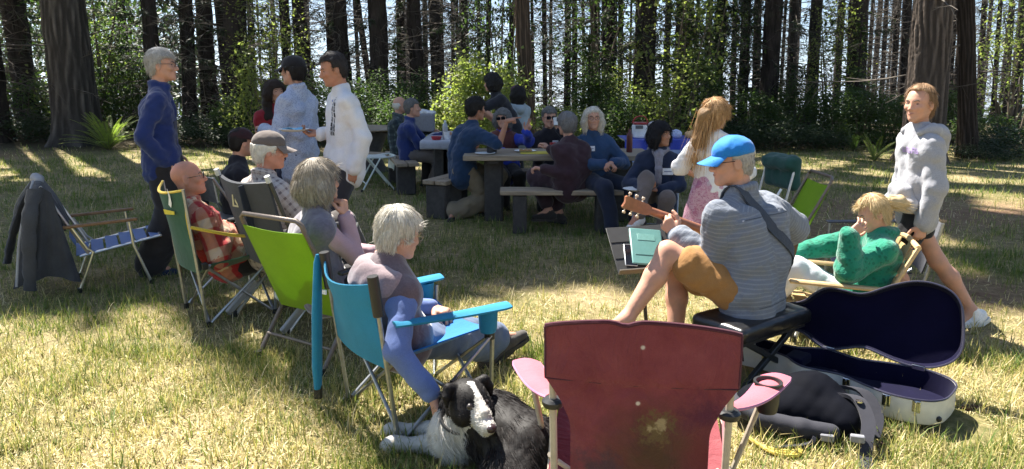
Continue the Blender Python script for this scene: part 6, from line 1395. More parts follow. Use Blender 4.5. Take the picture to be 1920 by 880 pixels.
# 5 dark seated person behind
p = Person('person in dark jacket and dark cap seated behind the man in brown cap', (P(437, 300, 6.2)[0], 6.25, .42), R(25), 1.62, lean=.05, head=(.3, -.1, 0), slump=.1, ts=.85); p.arm(-1, p.pel+p.f*.35-p.l*.15+U*.1).arm(1, p.pel+p.f*.35+p.l*.15+U*.1)
p.leg(1, p.pel+p.f*.45+p.l*.1-U*.47).leg(-1, p.pel+p.f*.45-p.l*.1-U*.47).body(.016); p.top(cloth('dark_jacket', (.014, .013, .018)), 'jacket', res=.012); p.trousers(DKTR, res=.014).shoes(SHOE); p.hair(DARKH, 'short', .01, n=0); p.cap(cloth('black_red_cap', (.035, .012, .014)), cloth('black_cap', (.013, .012, .014)))

# 6 bald man in red plaid
PLRED = plaid('red_plaid', (.36, .022, .024), (.5, .33, .2), (.56, .42, .30), 5.0)
p = Person('bald man in red plaid shirt sunk in the dark green camp chair', (-1.97, 5.02, .335), R(36), 1.66, lean=-.52, head=(-.28, .12, 0), w=1.1, skin=REDSKIN, slump=.06, ts=.84)
p.arm(-1, P(424, 436, 4.95), pole=-U-p.l*.6, curl=.6, pn=p.l).arm(1, p.pel+p.f*.22+p.l*.1+U*.17, pole=-U+p.l*.6, curl=.6, pn=-p.l); p.leg(1, p.pel+p.f*.72+p.l*.1-U*.30, pole=U).leg(-1, p.pel+p.f*.72-p.l*.12-U*.30, pole=U).body(res=.013, hres=.0055)
p.top(PLRED, 'plaid_shirt', res=.009, hem=.0, loose=.01, collar=True, belly=.03, fold=.011, seed=31); p.trousers(DKTR).shoes(SHOE); p.specs()

# 7 man with brown cap
PLGREY = plaid('pale_check', (.46, .40, .35), (.30, .25, .225), (.17, .13, .125), 21)
p = Person('man in brown cap and pale checked shirt in the charcoal folding chair', (-1.62, 4.95, .45), R(50), 1.70, lean=-.10, head=(-.55, -.12, 0), w=1.12, skin=REDSKIN, slump=.12, ts=.87)
p.arm(-1, p.pel+p.f*.3-p.l*.22+U*.16, pole=-U-p.l).arm(1, p.pel+p.f*.3+p.l*.2+U*.16, pole=-U+p.l); kn = P(676, 402, 5.2); p.leg(1, p.pel+p.f*.5+p.l*.1-U*.42); p.leg(-1, kn+A(.05, .12, -.40)); p.kn[-1] = p.hip[-1]+nrm(kn-p.hip[-1])*.46; p.an[-1] = p.kn[-1]+nrm(A(.35, .3, -1))*.41; p.body(hres=.0055)
p.top(PLGREY, 'checked_shirt', hem=.05, loose=.012, collar=True, seed=41, fold=.008); p.trousers(cloth('grey_brown_trousers', (.065, .055, .05)), loose=.012).shoes(SHOE); p.hair(WHITEH, 'fringe', .010, n=700, sl=.04, capped=True).specs()
CAPB = cloth('brown_cap', (.125, .10, .09), 300); c = p.cap(CAPB, cloth('cap_brim', (.17, .14, .125), 300), tilt=-.012)

# 8 woman in fleece vest
p = Person('woman with grey-blond bobbed hair in fleece vest resting chin on hand', (-1.10, 4.22, .385), R(24), 1.62, lean=-.06, fem=True, head=(.04, -.02, 0), w=1.04, slump=.12, ts=.84)
wr = P(647, 404, 4.22); p.arm(-1, wr, pole=-U+p.f*.3-p.l*.1, fd=A(-.15, .05, 1), pn=nrm(A(-1, .3, 0)), curl=1.1, thumb=.9).arm(1, p.pel+p.f*.33+p.l*.1+U*.14, pole=-U+p.l)
p.leg(1, p.pel+p.f*.55+p.l*.12-U*.36).leg(-1, p.pel+p.f*.55-p.l*.05-U*.36).body(res=.012, hres=.0055, hand_res=.005); PKS = cloth('pale_pink_sleeve', (.42, .27, .29), 320, .1); p.top(PKS, 'pink_shirt', hem=.0, seed=51, fold=.005, thick=.011)
VEST = cloth('grey_sherpa', (.115, .10, .125), 70, .35, .5, .98, .5); p.top(VEST, 'fleece_vest', sl=0, hem=.04, thick=.034, loose=.004, fold=.004, freq=16, seed=52, collar=True); p.trousers(DKTR).shoes(SHOE); p.hair(ASHH, 'bob', .016, n=3000, sl=.06, line=.035, seed=9, lift=.03).specs()
w0 = p.wr[-1]; d_ = nrm(p.wr[-1]-p.el[-1]); MB().tube([w0-d_*.035, w0-d_*.012], .034, 14).build('watch', BLACKP, p.root)

# 9 white-haired woman in blue
p = Person('white-haired woman in blue shirt and mauve vest in the bright blue chair, touching the dog', (-.545, 3.36, .385), R(35), 1.60, lean=-.12, side=-.10, fem=True, head=(-.12, -.30, 0), w=1.04, slump=.14, ts=.66, neck=.8)
p.arm(-1, P(812, 742, 2.98), pole=-p.f*.9-U*.4-p.l*.2, fd=A(.12, .12, -1), pn=A(1, .2, .1), curl=.35, thumb=.4).arm(1, P(812, 578, 3.62), pole=-U+p.l, fd=A(.8, -.5, -.1), pn=A(0, 0, -1), curl=.45)
p.leg(-1, A(-.13, 3.98, .09), pole=U+p.f*.2, toe=A(.75, .55, .38)).leg(1, A(.03, 4.12, .10), pole=U+p.f*.2, toe=A(.8, .5, .3)).body(res=.012, hres=.005, hand_res=.0048)
BLSH = cloth('cornflower_shirt', (.12, .17, .36), 300, .12, .5); p.top(BLSH, 'blue_shirt', res=.0085, hem=.0, loose=.0, seed=61, fold=.005, thick=.012, sl=1.0); MAUVE = cloth('mauve_fleece', (.115, .08, .09), 110, .25, .4, .98, .5)
p.top(MAUVE, 'fleece_vest', res=.009, sl=0, hem=.02, thick=.034, loose=.004, fold=.005, seed=62, neckline=.01); q = Solid(.009, .03); n0 = p.nb
for (a0, r_) in ((0, .048), (1, .046)):
    pts = [n0-p.tf*(.098+.03*a0)*math.cos(t)+p.tl*(.132+.012*a0)*math.sin(t)-p.T*(.012+.038*a0)-p.T*.03*(1-math.cos(t)) for t in np.linspace(-1.7, 1.7, 9)]; q.chain(pts, [r_*.8]+[r_]*7+[r_*.8])
q.build('rolled_collar', cloth('pale_mauve_fleece', (.27, .195, .20), 110, .2, .4, .98, .5), p.root, .006, 12, 5); p.trousers(cloth('blue_jeans', (.085, .12, .2), 380, .3), loose=.016, seed=63).shoes(cloth('grey_shoe', (.075, .068, .062), 90), plain('dark_sole', (.03, .028, .026), .7)); p.hair(WHITEH, 'fringe', .012, n=3200, sl=.045, seed=13, line=.02, lift=.035).specs(plain('gold_frame', (.4, .33, .2), .3, .8))
HANDDOG = p.wr[-1].copy()

# 10, 11 two men at the far left table
p = Person('man in blue zip jacket seated sideways at the white-clothed table', (-1.42, 10.25, .52), R(2), 1.72, lean=.05, head=(.1, 0, 0), slump=.15, w=1.08, ts=.80); p.arm(-1, p.pel+p.f*.42-p.l*.12+U*.13, pole=-U).arm(1, p.pel+p.f*.45+p.l*.15+U*.25)
p.leg(-1, p.pel+p.f*.36-p.l*.1-U*.46).leg(1, p.pel+p.f*.3+p.l*.12-U*.46).body(.016, .0075, .007); p.top(NAVY, 'zip_jacket', res=.013, hem=.06, collar=True); p.trousers(cloth('grey_trousers', (.15, .13, .12)), res=.014, loose=.012).shoes(SHOE); p.hair(hair_mat('grey_dark_hair', (.13, .125, .12)), 'short', .012, n=400, sl=.03)
p = Person('older man in dark checked jacket beside the man in blue zip jacket', (-1.66, 10.9, .52), R(0), 1.68, lean=.0, head=(.25, 0, 0), slump=.12, ts=.86); p.arm(-1, p.pel+p.f*.35-p.l*.15+U*.13).arm(1, p.pel+p.f*.45+p.l*.15+U*.25); p.leg(-1, p.pel+p.f*.4-p.l*.1-U*.46).leg(1, p.pel+p.f*.4+p.l*.12-U*.46).body(.016, .0075, .007)
p.top(plaid('dark_green_check', (.02, .03, .035), (.05, .07, .07), (.10, .13, .12), 11), 'checked_jacket', res=.013, hem=.06, collar=True); p.trousers(DKTR, res=.014).shoes(SHOE); p.hair(WHITEH, 'band', .006, n=200, sl=.03)

# 12 man pointing
p = Person('man in navy tee and khaki trousers pointing across the middle table', (-.56, 8.30, .545), R(15), 1.74, lean=.24, head=(.25, -.1, 0), twist=.25, slump=.12, w=1.06, skin=TANSKIN, ts=.94)
p.arm(-1, P(950, 228, 8.05), pole=-U-p.l*.2, fd=A(.95, .2, .2), pn=A(0, .3, -1), curl=.9, fingers=(.02, 1.2, 1.3, 1.35)).arm(1, P(893, 274, 8.2), pole=-U+p.l*.6, fd=A(-.9, -.2, .05), pn=A(0, .9, -.1), curl=.2, spread=.5)
p.leg(-1, G(852, 412)+U*.09, pole=p.f+U*.4, toe=A(-.2, -.9, 0)).leg(1, A(-.42, 8.45, .09), pole=p.f+U*.4, toe=A(.5, -.7, 0)).body(.014, .0075, .0065); p.top(cloth('navy_tee', (.013, .036, .085)), 'tee_shirt', res=.011, sl=.44, hem=.08, loose=.012, seed=71)
p.trousers(KHAKI, res=.011, loose=.032, fold=.013, seed=73).shoes(cloth('brown_boot', (.04, .03, .025), 100)); p.hair(DARKH, 'fringe', .014, n=500); p.badge(-1, .0, .05, .04, .028)

# 13 woman in blue jacket raising a hand
p = Person('woman in royal blue jacket raising her hand behind the middle table', (P(944, 290, 9.15)[0], 9.15, .46), R(-75), 1.62, lean=.05, fem=True, head=(-.5, 0, .1), slump=.1, ts=.84); p.arm(1, P(987, 247, 8.75), pole=-U+p.l, fd=A(.45, -.2, 1), pn=A(-.3, -1, 0), curl=.9, fingers=(.05, .1, 1.2, 1.3)).arm(-1, p.pel+p.f*.4-p.l*.1+U*.24)
p.leg(1, p.pel+p.f*.42+p.l*.1-U*.46).leg(-1, p.pel+p.f*.42-p.l*.1-U*.46).body(.016, .0075, .007); p.top(cloth('royal_jacket', (.02, .045, .36), 200), 'jacket', res=.012, collar=True, loose=.015, fold=.012); p.top(cloth('brown_scarf', (.10, .03, .025)), 'scarf', res=.012, sl=0, hem=-.34, thick=.02, collar=2); p.trousers(DKTR, res=.016).shoes(SHOE); p.hair(SALT, 'bob', .014, n=400).specs(shade=True)

# 14 bent woman, 15 child
p = Person('woman in black tee leaning over behind the table near the child in pale hoodie', (P(962, 240, 10.4)[0], 10.4, .86), R(190), 1.66, lean=.52, fem=True, head=(-.4, -.2, 0)); p.arm(1, P(933, 226, 10.1), pole=p.f).arm(-1, P(926, 228, 10.6), pole=p.f); p.leg(1, A(.0, 10.3, .08)).leg(-1, A(.05, 10.5, .08)).body(.016, .0075, .007); p.top(cloth('black_tee', (.015, .016, .022)), 'tee_shirt', res=.013, sl=.45); p.trousers(DKTR, res=.016).shoes(SHOE); p.hair(DARKH, 'bob', .016, n=400)
p = Person('child in pale grey hoodie and dark hat standing beside the brown trunk', (P(971, 230, 10.9)[0], 10.9, .72), R(115), 1.40, fem=True, head=(.4, 0, 0)); p.arm(1, p.pel+p.f*.15+p.l*.2).arm(-1, p.pel+p.f*.2-p.l*.2); p.leg(1, A(.0, 10.9, .07)).leg(-1, A(.15, 10.9, .07)).body(.016, .0075, .007); HOOD = cloth('pale_grey_hoodie', (.30, .35, .38), 260); p.top(HOOD, 'hoodie', res=.013, hem=.12, loose=.012); p.trousers(DKTR, res=.016).shoes(SHOE)
q = Solid(.012, .03); q.chain([p.nb+p.tl*.09+p.T*.0, p.nb-p.tf*.09-p.T*.06, p.nb-p.tl*.09], [.035, .06, .035]); q.build('hood', HOOD, p.root, .004); p.hair(DARKH, 'bob', .012, n=300, length=.04); q = Solid(.008, .02); q.ell(p.hw(-.01, 0, .055), A(.105, .09, .075), p.HR); q.build('beanie', cloth('plum_beanie', (.05, .012, .03)), p.root, .003, 20); MB().lathe(p.hw(.0, 0, .10), [(.05, 0), (.04, .02), (.02, .035)], 12).build('pink_patch', cloth('pink_patch', (.5, .25, .3)), p.root)

# 16 man in sunglasses drinking
p = Person('man in sunglasses and black jacket drinking behind the middle table', (P(1028, 290, 9.1)[0], 9.1, .46), R(-88), 1.70, lean=.08, head=(.15, -.08, 0), slump=.1, ts=.82); p.arm(1, P(1047, 243, 8.85), pole=-U+p.l, fd=A(-.3, .0, .9), pn=A(-.6, .6, 0), curl=1.0).arm(-1, p.pel+p.f*.35-p.l*.05+U*.25)
p.leg(1, p.pel+p.f*.42+p.l*.1-U*.46).leg(-1, p.pel+p.f*.42-p.l*.1-U*.46).body(.016, .0075, .0065); p.top(cloth('black_jacket', (.015, .013, .018)), 'jacket', res=.012, collar=True); p.trousers(DKTR, res=.016).shoes(SHOE); p.hair(SALT, 'short', .012, n=400).specs(shade=True); p.badge(1, .075, .05, .035, .02)
cc = p.wr[1]+A(-.03, -.045, .09); t = thing('cup', 'white cup held to the mouth of the man in sunglasses', 'cup', cc, 'cups on the tables'); MB().lathe(cc, [(.028, -.04), (.036, .045), (.038, .048), (.034, .045), (.026, -.035)], 14, axis=(0, .35, 1)).build('body', plain('white_mug', (.7, .7, .7), .4), t)

# 17 woman seen from behind in maroon
p = Person('grey-haired woman in dark maroon top seen from behind on the near bench', (.60, 7.56, .52), R(140), 1.60, lean=.08, fem=True, head=(-.25, -.05, 0), w=1.12, slump=.16, twist=-.3, ts=.80); p.arm(1, P(1018, 318, 7.45), pole=-p.f*.5-U, curl=.6).arm(-1, p.pel+p.f*.35-p.l*.1+U*.3)
p.leg(1, P(1030, 395, 7.62), toe=A(-.9, -.1, 0)).leg(-1, P(1050, 400, 7.8)).body(.015, .0075, .007); DM = cloth('dark_maroon_knit', (.035, .016, .022), 120); p.top(DM, 'jumper', res=.011, hem=.09, loose=.02, fold=.010, seed=81); p.trousers(cloth('plum_trousers', (.03, .015, .024)), res=.012, loose=.015, length=.75).shoes(SHOE); p.hair(hair_mat('steel_hair', (.19, .185, .185), .5), 'fringe', .018, n=1000, sl=.04)

# 18 white-haired woman in denim
p = Person('smiling woman with long white hair in denim jacket facing the camera', (.83, 7.72, .53), R(-82), 1.62, lean=.02, fem=True, head=(-.1, 0, 0), w=1.08, ts=.86); p.arm(1, P(1150, 305, 7.45), pole=-U+p.l, fd=A(-.7, -.5, -.2), pn=A(0, 0, -1), curl=.6).arm(-1, P(1135, 308, 7.45), pole=-U-p.l, fd=A(.8, -.4, -.1), pn=A(0, 0, -1), curl=.6)
p.leg(1, A(1.28, 7.52, .09), pole=p.f+p.l*.6).leg(-1, A(1.0, 7.3, .09), pole=p.f+p.l*.3).body(.014, .0065, .006); DJ = cloth('blue_denim_jacket', (.02, .05, .115), 380, .25); p.top(DJ, 'denim_jacket', res=.0105, hem=.08, loose=.012, collar=True, fold=.010, seed=91); p.trousers(cloth('indigo_jeans', (.016, .022, .045)), res=.012, loose=.01).shoes(SHOE); p.hair(WHITEH, 'bob', .003, n=1800, sl=.06, length=.03, line=.02, lift=.015).specs(); p.badge(-1, .05, .03, .045, .026)

# 19 woman with dark bob and scarf
p = Person('woman with dark bobbed hair, scarf and denim jacket seated holding a plate', (1.40, 7.12, .40), R(-98), 1.58, lean=.0, fem=True, head=(.85, -.05, 0), w=1.0, slump=.05, skin=TANSKIN, ts=.93); p.arm(1, P(1236, 357, 6.88), pole=-U+p.l, fd=A(-.9, .1, 0), pn=A(0, 0, -1), curl=.5).arm(-1, P(1205, 352, 6.85), pole=-U-p.l*.8, fd=A(.7, -.3, 0), pn=A(0, 0, 1), curl=.5)
p.leg(-1, P(1196, 404, 6.6), pole=U+p.f*.6, toe=A(-.6, -.6, -.2)).leg(1, A(1.36, 6.72, .09), pole=p.f+U*.4).body(.013, .0065, .006); p.top(cloth('ink_denim_jacket', (.014, .022, .05), 380, .25), 'denim_jacket', res=.0105, hem=.05, loose=.012, collar=True, fold=.009, seed=95); p.trousers(cloth('taupe_trousers', (.13, .105, .095)), res=.012).shoes(SHOEW)
p.hair(hair_mat('black_hair', (.011, .010, .012)), 'bob', .014, n=1200, sl=.07, length=.02, lift=.04); q = Solid(.01, .02); q.chain([p.nb+p.tl*.075+p.T*.02, p.nb+p.tf*.085-p.T*.005, p.nb-p.tl*.075+p.T*.02, p.nb-p.tf*.06+p.T*.03, p.nb+p.tl*.075+p.T*.02], [.03, .036, .03, .03, .03]); q.chain([p.nb+p.tf*.10-p.T*.02, p.nb+p.tf*.15-p.T*.15, p.nb+p.tf*.14-p.T*.28], [.035, .028, .026]); q.build('scarf', cloth('grey_scarf', (.20, .19, .22), 90, .5), p.root, .006, 16); p.badge(1, .09, -.02, .05, .032)
q = MB()
for z in (.04, -.06, -.15): q.lathe(p.chest+p.tf*.135+p.T*z-p.tl*.02, [(.008, 0), (.008, .004)], 8, axis=p.tf)
q.lathe(p.chest+p.tf*.128-p.tl*.1-p.T*.02, [(.009, 0), (.009, .004)], 8, axis=p.tf); q.build('buttons', CHROME, p.root); pc = P(1192, 357, 6.8); t = thing('plate', 'white paper plate on the lap of the woman with dark bobbed hair', 'plate', pc, 'paper plates'); MB().lathe(pc, [(.08, 0), (.115, .016), (.12, .017), (.11, .012), (.075, .004)], 22).build('dish', plain('paper_plate', (.78, .78, .76), .6), t)

# 20 girl with long auburn hair and pink skirt
p = Person('girl with long auburn hair, white top and pink skirt seen from behind', (1.52, 5.6, .71), R(68), 1.37, fem=True, head=(-.35, .02, 0), w=.88); p.arm(1, p.pel+p.f*.2+p.l*.16+U*.1, pole=p.l-p.f).arm(-1, p.pel+p.f*.2-p.l*.14+U*.1, pole=-p.l-p.f); p.leg(1, A(1.48, 5.6, .07)).leg(-1, A(1.63, 5.62, .07)).body(.012, .006, .0058)
p.top(WHT, 'white_top', res=.0095, sl=.55, hem=.03, loose=.006, fold=.010, seed=101); q = Solid(.01, .03); L1, L2 = p.pel+U*.05, p.pel-U*.34
for e in (-1, 0, 1): q.cone(L1+p.l*e*.05, L2+p.l*e*.10, .098, .125)
def skirt_mat():
    t = NT('pink_print_skirt'); n = t.noise(26, t.coord(), 4, .6, 1.0); b = t.ramp(n, [(.4, (.42, .16, .25)), (.5, (.62, .42, .48)), (.6, (.5, .2, .3)), (.7, (.6, .5, .52))]); t.set(b, .85, 0, .2); t.translucent(b, .2); return t.m
q.build('skirt', skirt_mat(), p.root, .014, 7, 7, A(1, 1, 0)); p.shoes(SHOEW); p.hair(GINGER, 'fringe', .018, n=1600, sl=.06, line=.02)
q = Solid(.009, .03); q.chain([p.hw(-.09, .0, .03), p.hw(-.13, .035, .0), p.hw(-.115, .06, -.08), p.hw(-.12, .09, -.22), p.hw(-.11, .10, -.36), p.hw(-.11, .085, -.46)], [.04, .045, .042, .042, .034, .012]); q.build('ponytail', GINGER, p.root, .006, 16, 3)
rg = np.random.default_rng(2); n = 700; b0 = np.array([p.hw(-.10, .02, .0)])+rg.normal(size=(n, 3))*.028; p.strands(b0, np.tile(nrm(p.hw(-.12, .09, -.3)-p.hw(-.1, .02, 0)), (n, 1))+rg.normal(size=(n, 3))*.12, np.full(n, .42), GINGER, 'ponytail_strands', 6, .0018, .5)

# 21 guitar player
STR = striped('grey_blue_stripe', (.16, .178, .215), (.215, .23, .262), 44, .05)
p = Person('man in blue cap and grey striped shirt playing the guitar on a padded bench', (1.27, 3.84, .455), R(143), 1.80, lean=.15, twist=-.36, head=(.62, -.16, 0), w=1.02, slump=.14, ts=.92, skin=LIGHTSKIN); GP = p
lw = P(1270, 441, 3.98); rw = P(1432, 468, 4.3); nk0 = P(1166, 377, 3.98); nk1 = P(1330, 436, 4.2); nd = nrm(nk1-nk0)
p.arm(1, lw, pole=-U*.9-p.l*.2+p.f*.1, fd=nrm(A(-.55, .35, .62)), pn=nrm(A(.4, .75, -.1)), curl=.85, thumb=.2, spread=.3).arm(-1, rw, pole=-p.f*.25+A(1, .1, 0), fd=nrm(A(-.8, -.1, -.4)), pn=nrm(A(.1, -.9, 0)), curl=.6)
kn = P(1282, 490, 3.86); p.leg(1, A(.56, 3.70, .30)); p.kn[1] = p.hip[1]+nrm(kn-p.hip[1])*.455; p.an[1] = p.kn[1]+nrm(P(1176, 596, 3.76)-p.kn[1])*.43; p.toe[1] = nrm(A(-.8, .1, -.15)); p.leg(-1, A(.90, 3.95, .09), pole=p.f+U*.6, toe=A(-.9, .3, 0)); p.body(res=.0095, hres=.005, hand_res=.0046)
p.top(STR, 'striped_shirt', res=.0085, hem=.07, loose=.014, collar=True, fold=.011, freq=7, seed=111, sl=.97, sleeve_r=.88); OR = cloth('ochre_shorts', (.30, .15, .05), 300, .2, .5); p.trousers(OR, 'shorts', res=.009, length=.34, loose=.014, fold=.010, seed=112).shoes(SHOE)
p.hair(GREYH, 'short', .007, n=900, sl=.02, capped=True); CB = cloth('bright_blue_cap', (.01, .17, .50), 300, .12, .3, .75); p.cap(CB, CB, tilt=-.01); p.specs(shade=True)
nz = nrm(-p.tf+p.T*.1); ux_ = nrm(np.cross(p.T, nz)); decal(p.tobj, p.root, p.chest+p.T*.055, ux_, p.T, nz, [(-.16, 0, .32, .005)], plain('shirt_seam', (.07, .078, .095), .9), 'yoke_seam', .0015); decal(p.tobj, p.root, p.chest-p.T*.40, ux_, p.T, nz, [(-.14, 0, .28, .004)], plain('shirt_seam', (.07, .078, .095), .9), 'hem_seam', .0015)
for e in (1,): MB().box(p.hw(-.119, 0, .035), A(.004, .018, .018), p.HR, 0, .002).build('cap_badge', plain('cream_patch', (.6, .58, .5), .6), p.root)
# strap over the left shoulder, down the back to the right hip
STRAP = striped('woven_strap', (.05, .06, .08), (.2, .24, .3), 60, .0)
def on_surface(ob, root, pts, nrs, off):
    b = BVHTree.FromPolygons([v.co for v in ob.data.vertices], [pl.vertices for pl in ob.data.polygons]); o0 = origin(root); out = []
    for c, n_ in zip(pts, nrs):
        h = b.ray_cast(Vector(c+n_*.3-o0), Vector(-n_)); out.append((np.array(h[0])+o0+np.array(n_)*off) if h[0] is not None else c)
    return out
C0 = p.chest; wp = [(p.nb+p.tl*.06+p.tf*.07-p.T*.05, p.tf+p.T*.6), (p.nb+p.tl*.065+p.tf*.0, p.T), (p.nb+p.tl*.045-p.tf*.05-p.T*.03, -p.tf+p.T*.7), (p.nb-p.T*.12+p.tl*.0, -p.tf), (p.nb-p.T*.24-p.tl*.06, -p.tf-p.tl*.2), (p.nb-p.T*.33-p.tl*.10, -p.tf-p.tl*.5), (p.nb-p.T*.42-p.tl*.13, -p.tf*.4-p.tl), (p.nb-p.T*.43-p.tl*.12+p.tf*.1, -p.tl)]
cp = catmull([w_[0] for w_ in wp], 5); cn = [nrm(x) for x in catmull([w_[1] for w_ in wp], 5)]; sp_ = on_surface(p.tobj, p.root, cp, cn, .006)
for _ in range(3): sp_ = [sp_[0]]+[(sp_[i-1]+2*sp_[i]+sp_[i+1])/4 for i in range(1, len(sp_)-1)]+[sp_[-1]]
tg = np.gradient(np.array(sp_), axis=0); sid = [nrm(np.cross(nrm(t_), n_)) for t_, n_ in zip(tg, cn)]
t = thing('guitar', 'acoustic guitar with brown neck and tuners held by the man in blue cap', 'guitar', nk1)
MB().sheet(lambda u, v: sp_[int(round(v*(len(sp_)-1)))]+sid[int(round(v*(len(sp_)-1)))]*(u-.5)*.055+cn[int(round(v*(len(sp_)-1)))]*.004, 2, len(sp_)-1, .006).build('strap', STRAP, t)
NK = plain('mahogany_neck', (.27, .105, .05), .3, 0, .25, .05, 20); GB = plain('dark_guitar_side', (.06, .022, .012), .25, 0, .2); nf = nrm(np.cross(nd, A(0, 0, 1))); nf = nf if nf[1] > 0 else -nf; nu = nrm(np.cross(nf, nd)); nu = nu if nu[2] > 0 else -nu
nend = nk0+nd*.86; MB().tube([nk0+nd*.17, nk0+nd*.3, nk0+nd*.66], [.027, .030, .032], 12, flat=.85).build('neck', NK, t); MB().bar(nk0+nd*.16+nf*.016, nk0+nd*.80+nf*.016, .046, .008, up=nf).build('fretboard', plain('dark_fretboard', (.03, .018, .012), .4), t)
MB().prism([(0, -.028), (.01, -.036), (.15, -.032), (.18, -.022), (.18, .022), (.15, .032), (.01, .036), (0, .028), (.008, 0)], nk0-nf*.009, nd, nu, .018).build('headstock', NK, t)
for k in range(3):
    for e in (1, -1): q = MB(); c = nk0+nd*(.03+.045*k)+nu*e*.036-nf*.006; q.tube([c-nu*e*.01, c+nu*e*.012], .004, 6); q.box(c+nu*e*.017-nf*.002, (.009, .007, .006), np.array([nd, nu, nf]), 0, .003); q.build('tuning_peg', plain('pearl_peg', (.60, .48, .34), .25, .2), t); MB().lathe(c-nf*.004-nu*e*.008, [(.009, 0), (.008, .006)], 8, axis=-nf).build('tuner_cover', CHROME, t)
for k in range(6): MB().tube([nk0+nd*.05+nf*.022+nu*(k-2.5)*.006, nk0+nd*.95+nf*.026+nu*(k-2.5)*.008], .0008, 3).build('string', CHROME, t)
bo = nk0+nd*.64; out = [(x, y) for x, y in outline()]; pts = [(.50-x, y) for x, y in out if x < .70]
pts = [(.02+.48*(i/1), 0) for i in ()]; prof = catmull([A(0, .0, 0), A(.0, .09, 0), (.05, .135, 0), (.12, .14, 0), (.2, .118, 0), (.27, .125, 0), (.36, .175, 0), (.44, .185, 0), (.49, .12, 0), (.5, 0, 0)], 5); pf = [(c[0], c[1]) for c in prof]+[(c[0], -c[1]) for c in prof[::-1][1:-1]]
bn = nf; MB().prism(pf, bo-bn*.055-nu*.005, nd, nu, .10).build('body', GB, t); MB().prism([(x*.99+.003, y*.98) for x, y in pf], bo+bn*.046-nu*.005, nd, nu, .003).build('soundboard', plain('spruce_top', (.5, .32, .13), .3), t)
kc = p.kn[1]; kd = nrm(p.an[1]-kc)

# 22 girl in green fleece
p = Person('girl in green fleece with blond ponytail hiding her face in her hand', (2.08, 4.50, .215), R(172), 1.48, lean=-.46, fem=True, head=(.05, -.50, 0), w=.95, slump=.20, ts=.92)
p.arm(1, P(1592, 440, 4.30), pole=p.f-U*.5+p.l*.3, fd=nrm(A(.80, .06, .55)), pn=nrm(A(.1, .9, .1)), curl=.3, spread=.45, thumb=.3).arm(-1, p.pel+p.f*.40-p.l*.1+U*.24, pole=p.f-U*.2-p.l*.3, fd=A(-.9, 0, .1), curl=.4)
p.leg(1, A(1.58, 4.60, .10), pole=U+p.f*.1).leg(-1, A(1.60, 4.78, .10), pole=U+p.f*.1).body(res=.012, hres=.0058, hand_res=.005)
def green_mat():
    t = NT('emerald_fleece'); v = t.n('TexVoronoi'); v.inputs['Scale'].default_value = 38; t.l(t.coord(), v.inputs[0]); n = t.noise(120, t.coord(), 3); b = t.ramp(v.outputs[0], [(.25, (.006, .13, .075)), (.4, (.012, .20, .12))]); t.set(b, .95, 0, .15, .4); x = t.bump(t.noise(12, t.coord(), 5, .6, .6), .6, .03); t.bump(n, .5, .004, x); return t.m
p.top(green_mat(), 'green_fleece', res=.0095, hem=.10, loose=.022, fold=.012, freq=6, seed=121, collar=True, sleeve_r=1.05, sl=.98); p.trousers(cloth('white_jeans', (.62, .64, .68), 380, .06), res=.01, loose=.008, seed=122).shoes(SHOEW); p.hair(BLOND, 'short', .012, n=2200, sl=.05, line=.03, seed=17, lift=.02)
q = Solid(.008, .02); q.chain([p.hw(-.10, 0, .02), p.hw(-.145, -.01, .015), p.hw(-.20, -.015, -.02), p.hw(-.245, -.02, -.065)], [.024, .034, .036, .012]); q.build('ponytail', BLOND, p.root, .004, 20, 3); MB().tube([p.hw(-.112, 0, .022), p.hw(-.124, 0, .02)], .026, 12).build('hair_tie', plain('white_tie', (.7, .65, .62), .7), p.root)
rg = np.random.default_rng(5); n = 350; b0 = np.array([p.hw(-.13, -.005, .015)])+rg.normal(size=(n, 3))*.016; p.strands(b0, np.tile(nrm(p.hw(-.25, -.02, -.05)-p.hw(-.13, 0, .015)), (n, 1))+rg.normal(size=(n, 3))*.16, np.full(n, .13), BLOND, 'ponytail_strands', 4, .0016, .3)

# 23 girl in grey hoodie
p = Person('girl in pale grey hoodie, black shorts and white clogs walking on the right', (2.54, 4.62, .765), R(184), 1.56, lean=.03, fem=True, head=(.48, -.06, 0), w=.80, twist=.0)
p.arm(1, P(1731, 421, 4.47), pole=p.l*.6-p.f*.6, curl=.6, pn=-p.l).arm(-1, p.sh[-1]+A(-.06, .06, -.475), pole=-p.f, pn=p.l, curl=.8)
p.leg(1, A(2.60, 4.70, .075), toe=A(-1, -.1, 0)).leg(-1, P(1838, 610, 4.60), pole=p.f, toe=A(-.86, -.2, -.45)); p.body(res=.0095, hres=.0052, hand_res=.005); HG = cloth('heather_grey', (.33, .33, .355), 240, .12, .5)
p.top(HG, 'hoodie', res=.009, hem=.065, loose=.003, fold=.009, freq=6, seed=131, sleeve_r=1.05, sl=1.04); q = Solid(.009, .03)
q.chain([p.nb+p.tl*.085+p.tf*.05-p.T*.0, p.nb+p.tl*.095-p.tf*.02+p.T*.015, p.nb-p.tf*.10-p.T*.02+p.tl*.03, p.nb-p.tf*.10-p.T*.02-p.tl*.03, p.nb-p.tl*.095-p.tf*.02+p.T*.015, p.nb-p.tl*.085+p.tf*.05], [.022, .034, .05, .05, .034, .022]); q.cone(p.nb-p.tf*.115-p.T*.03, p.nb-p.tf*.13-p.T*.11, .058, .045); q.build('hood', HG, p.root, .006, 9, 3)
p.trousers(BLKT, 'shorts', res=.009, length=.21, loose=.0, seed=3)
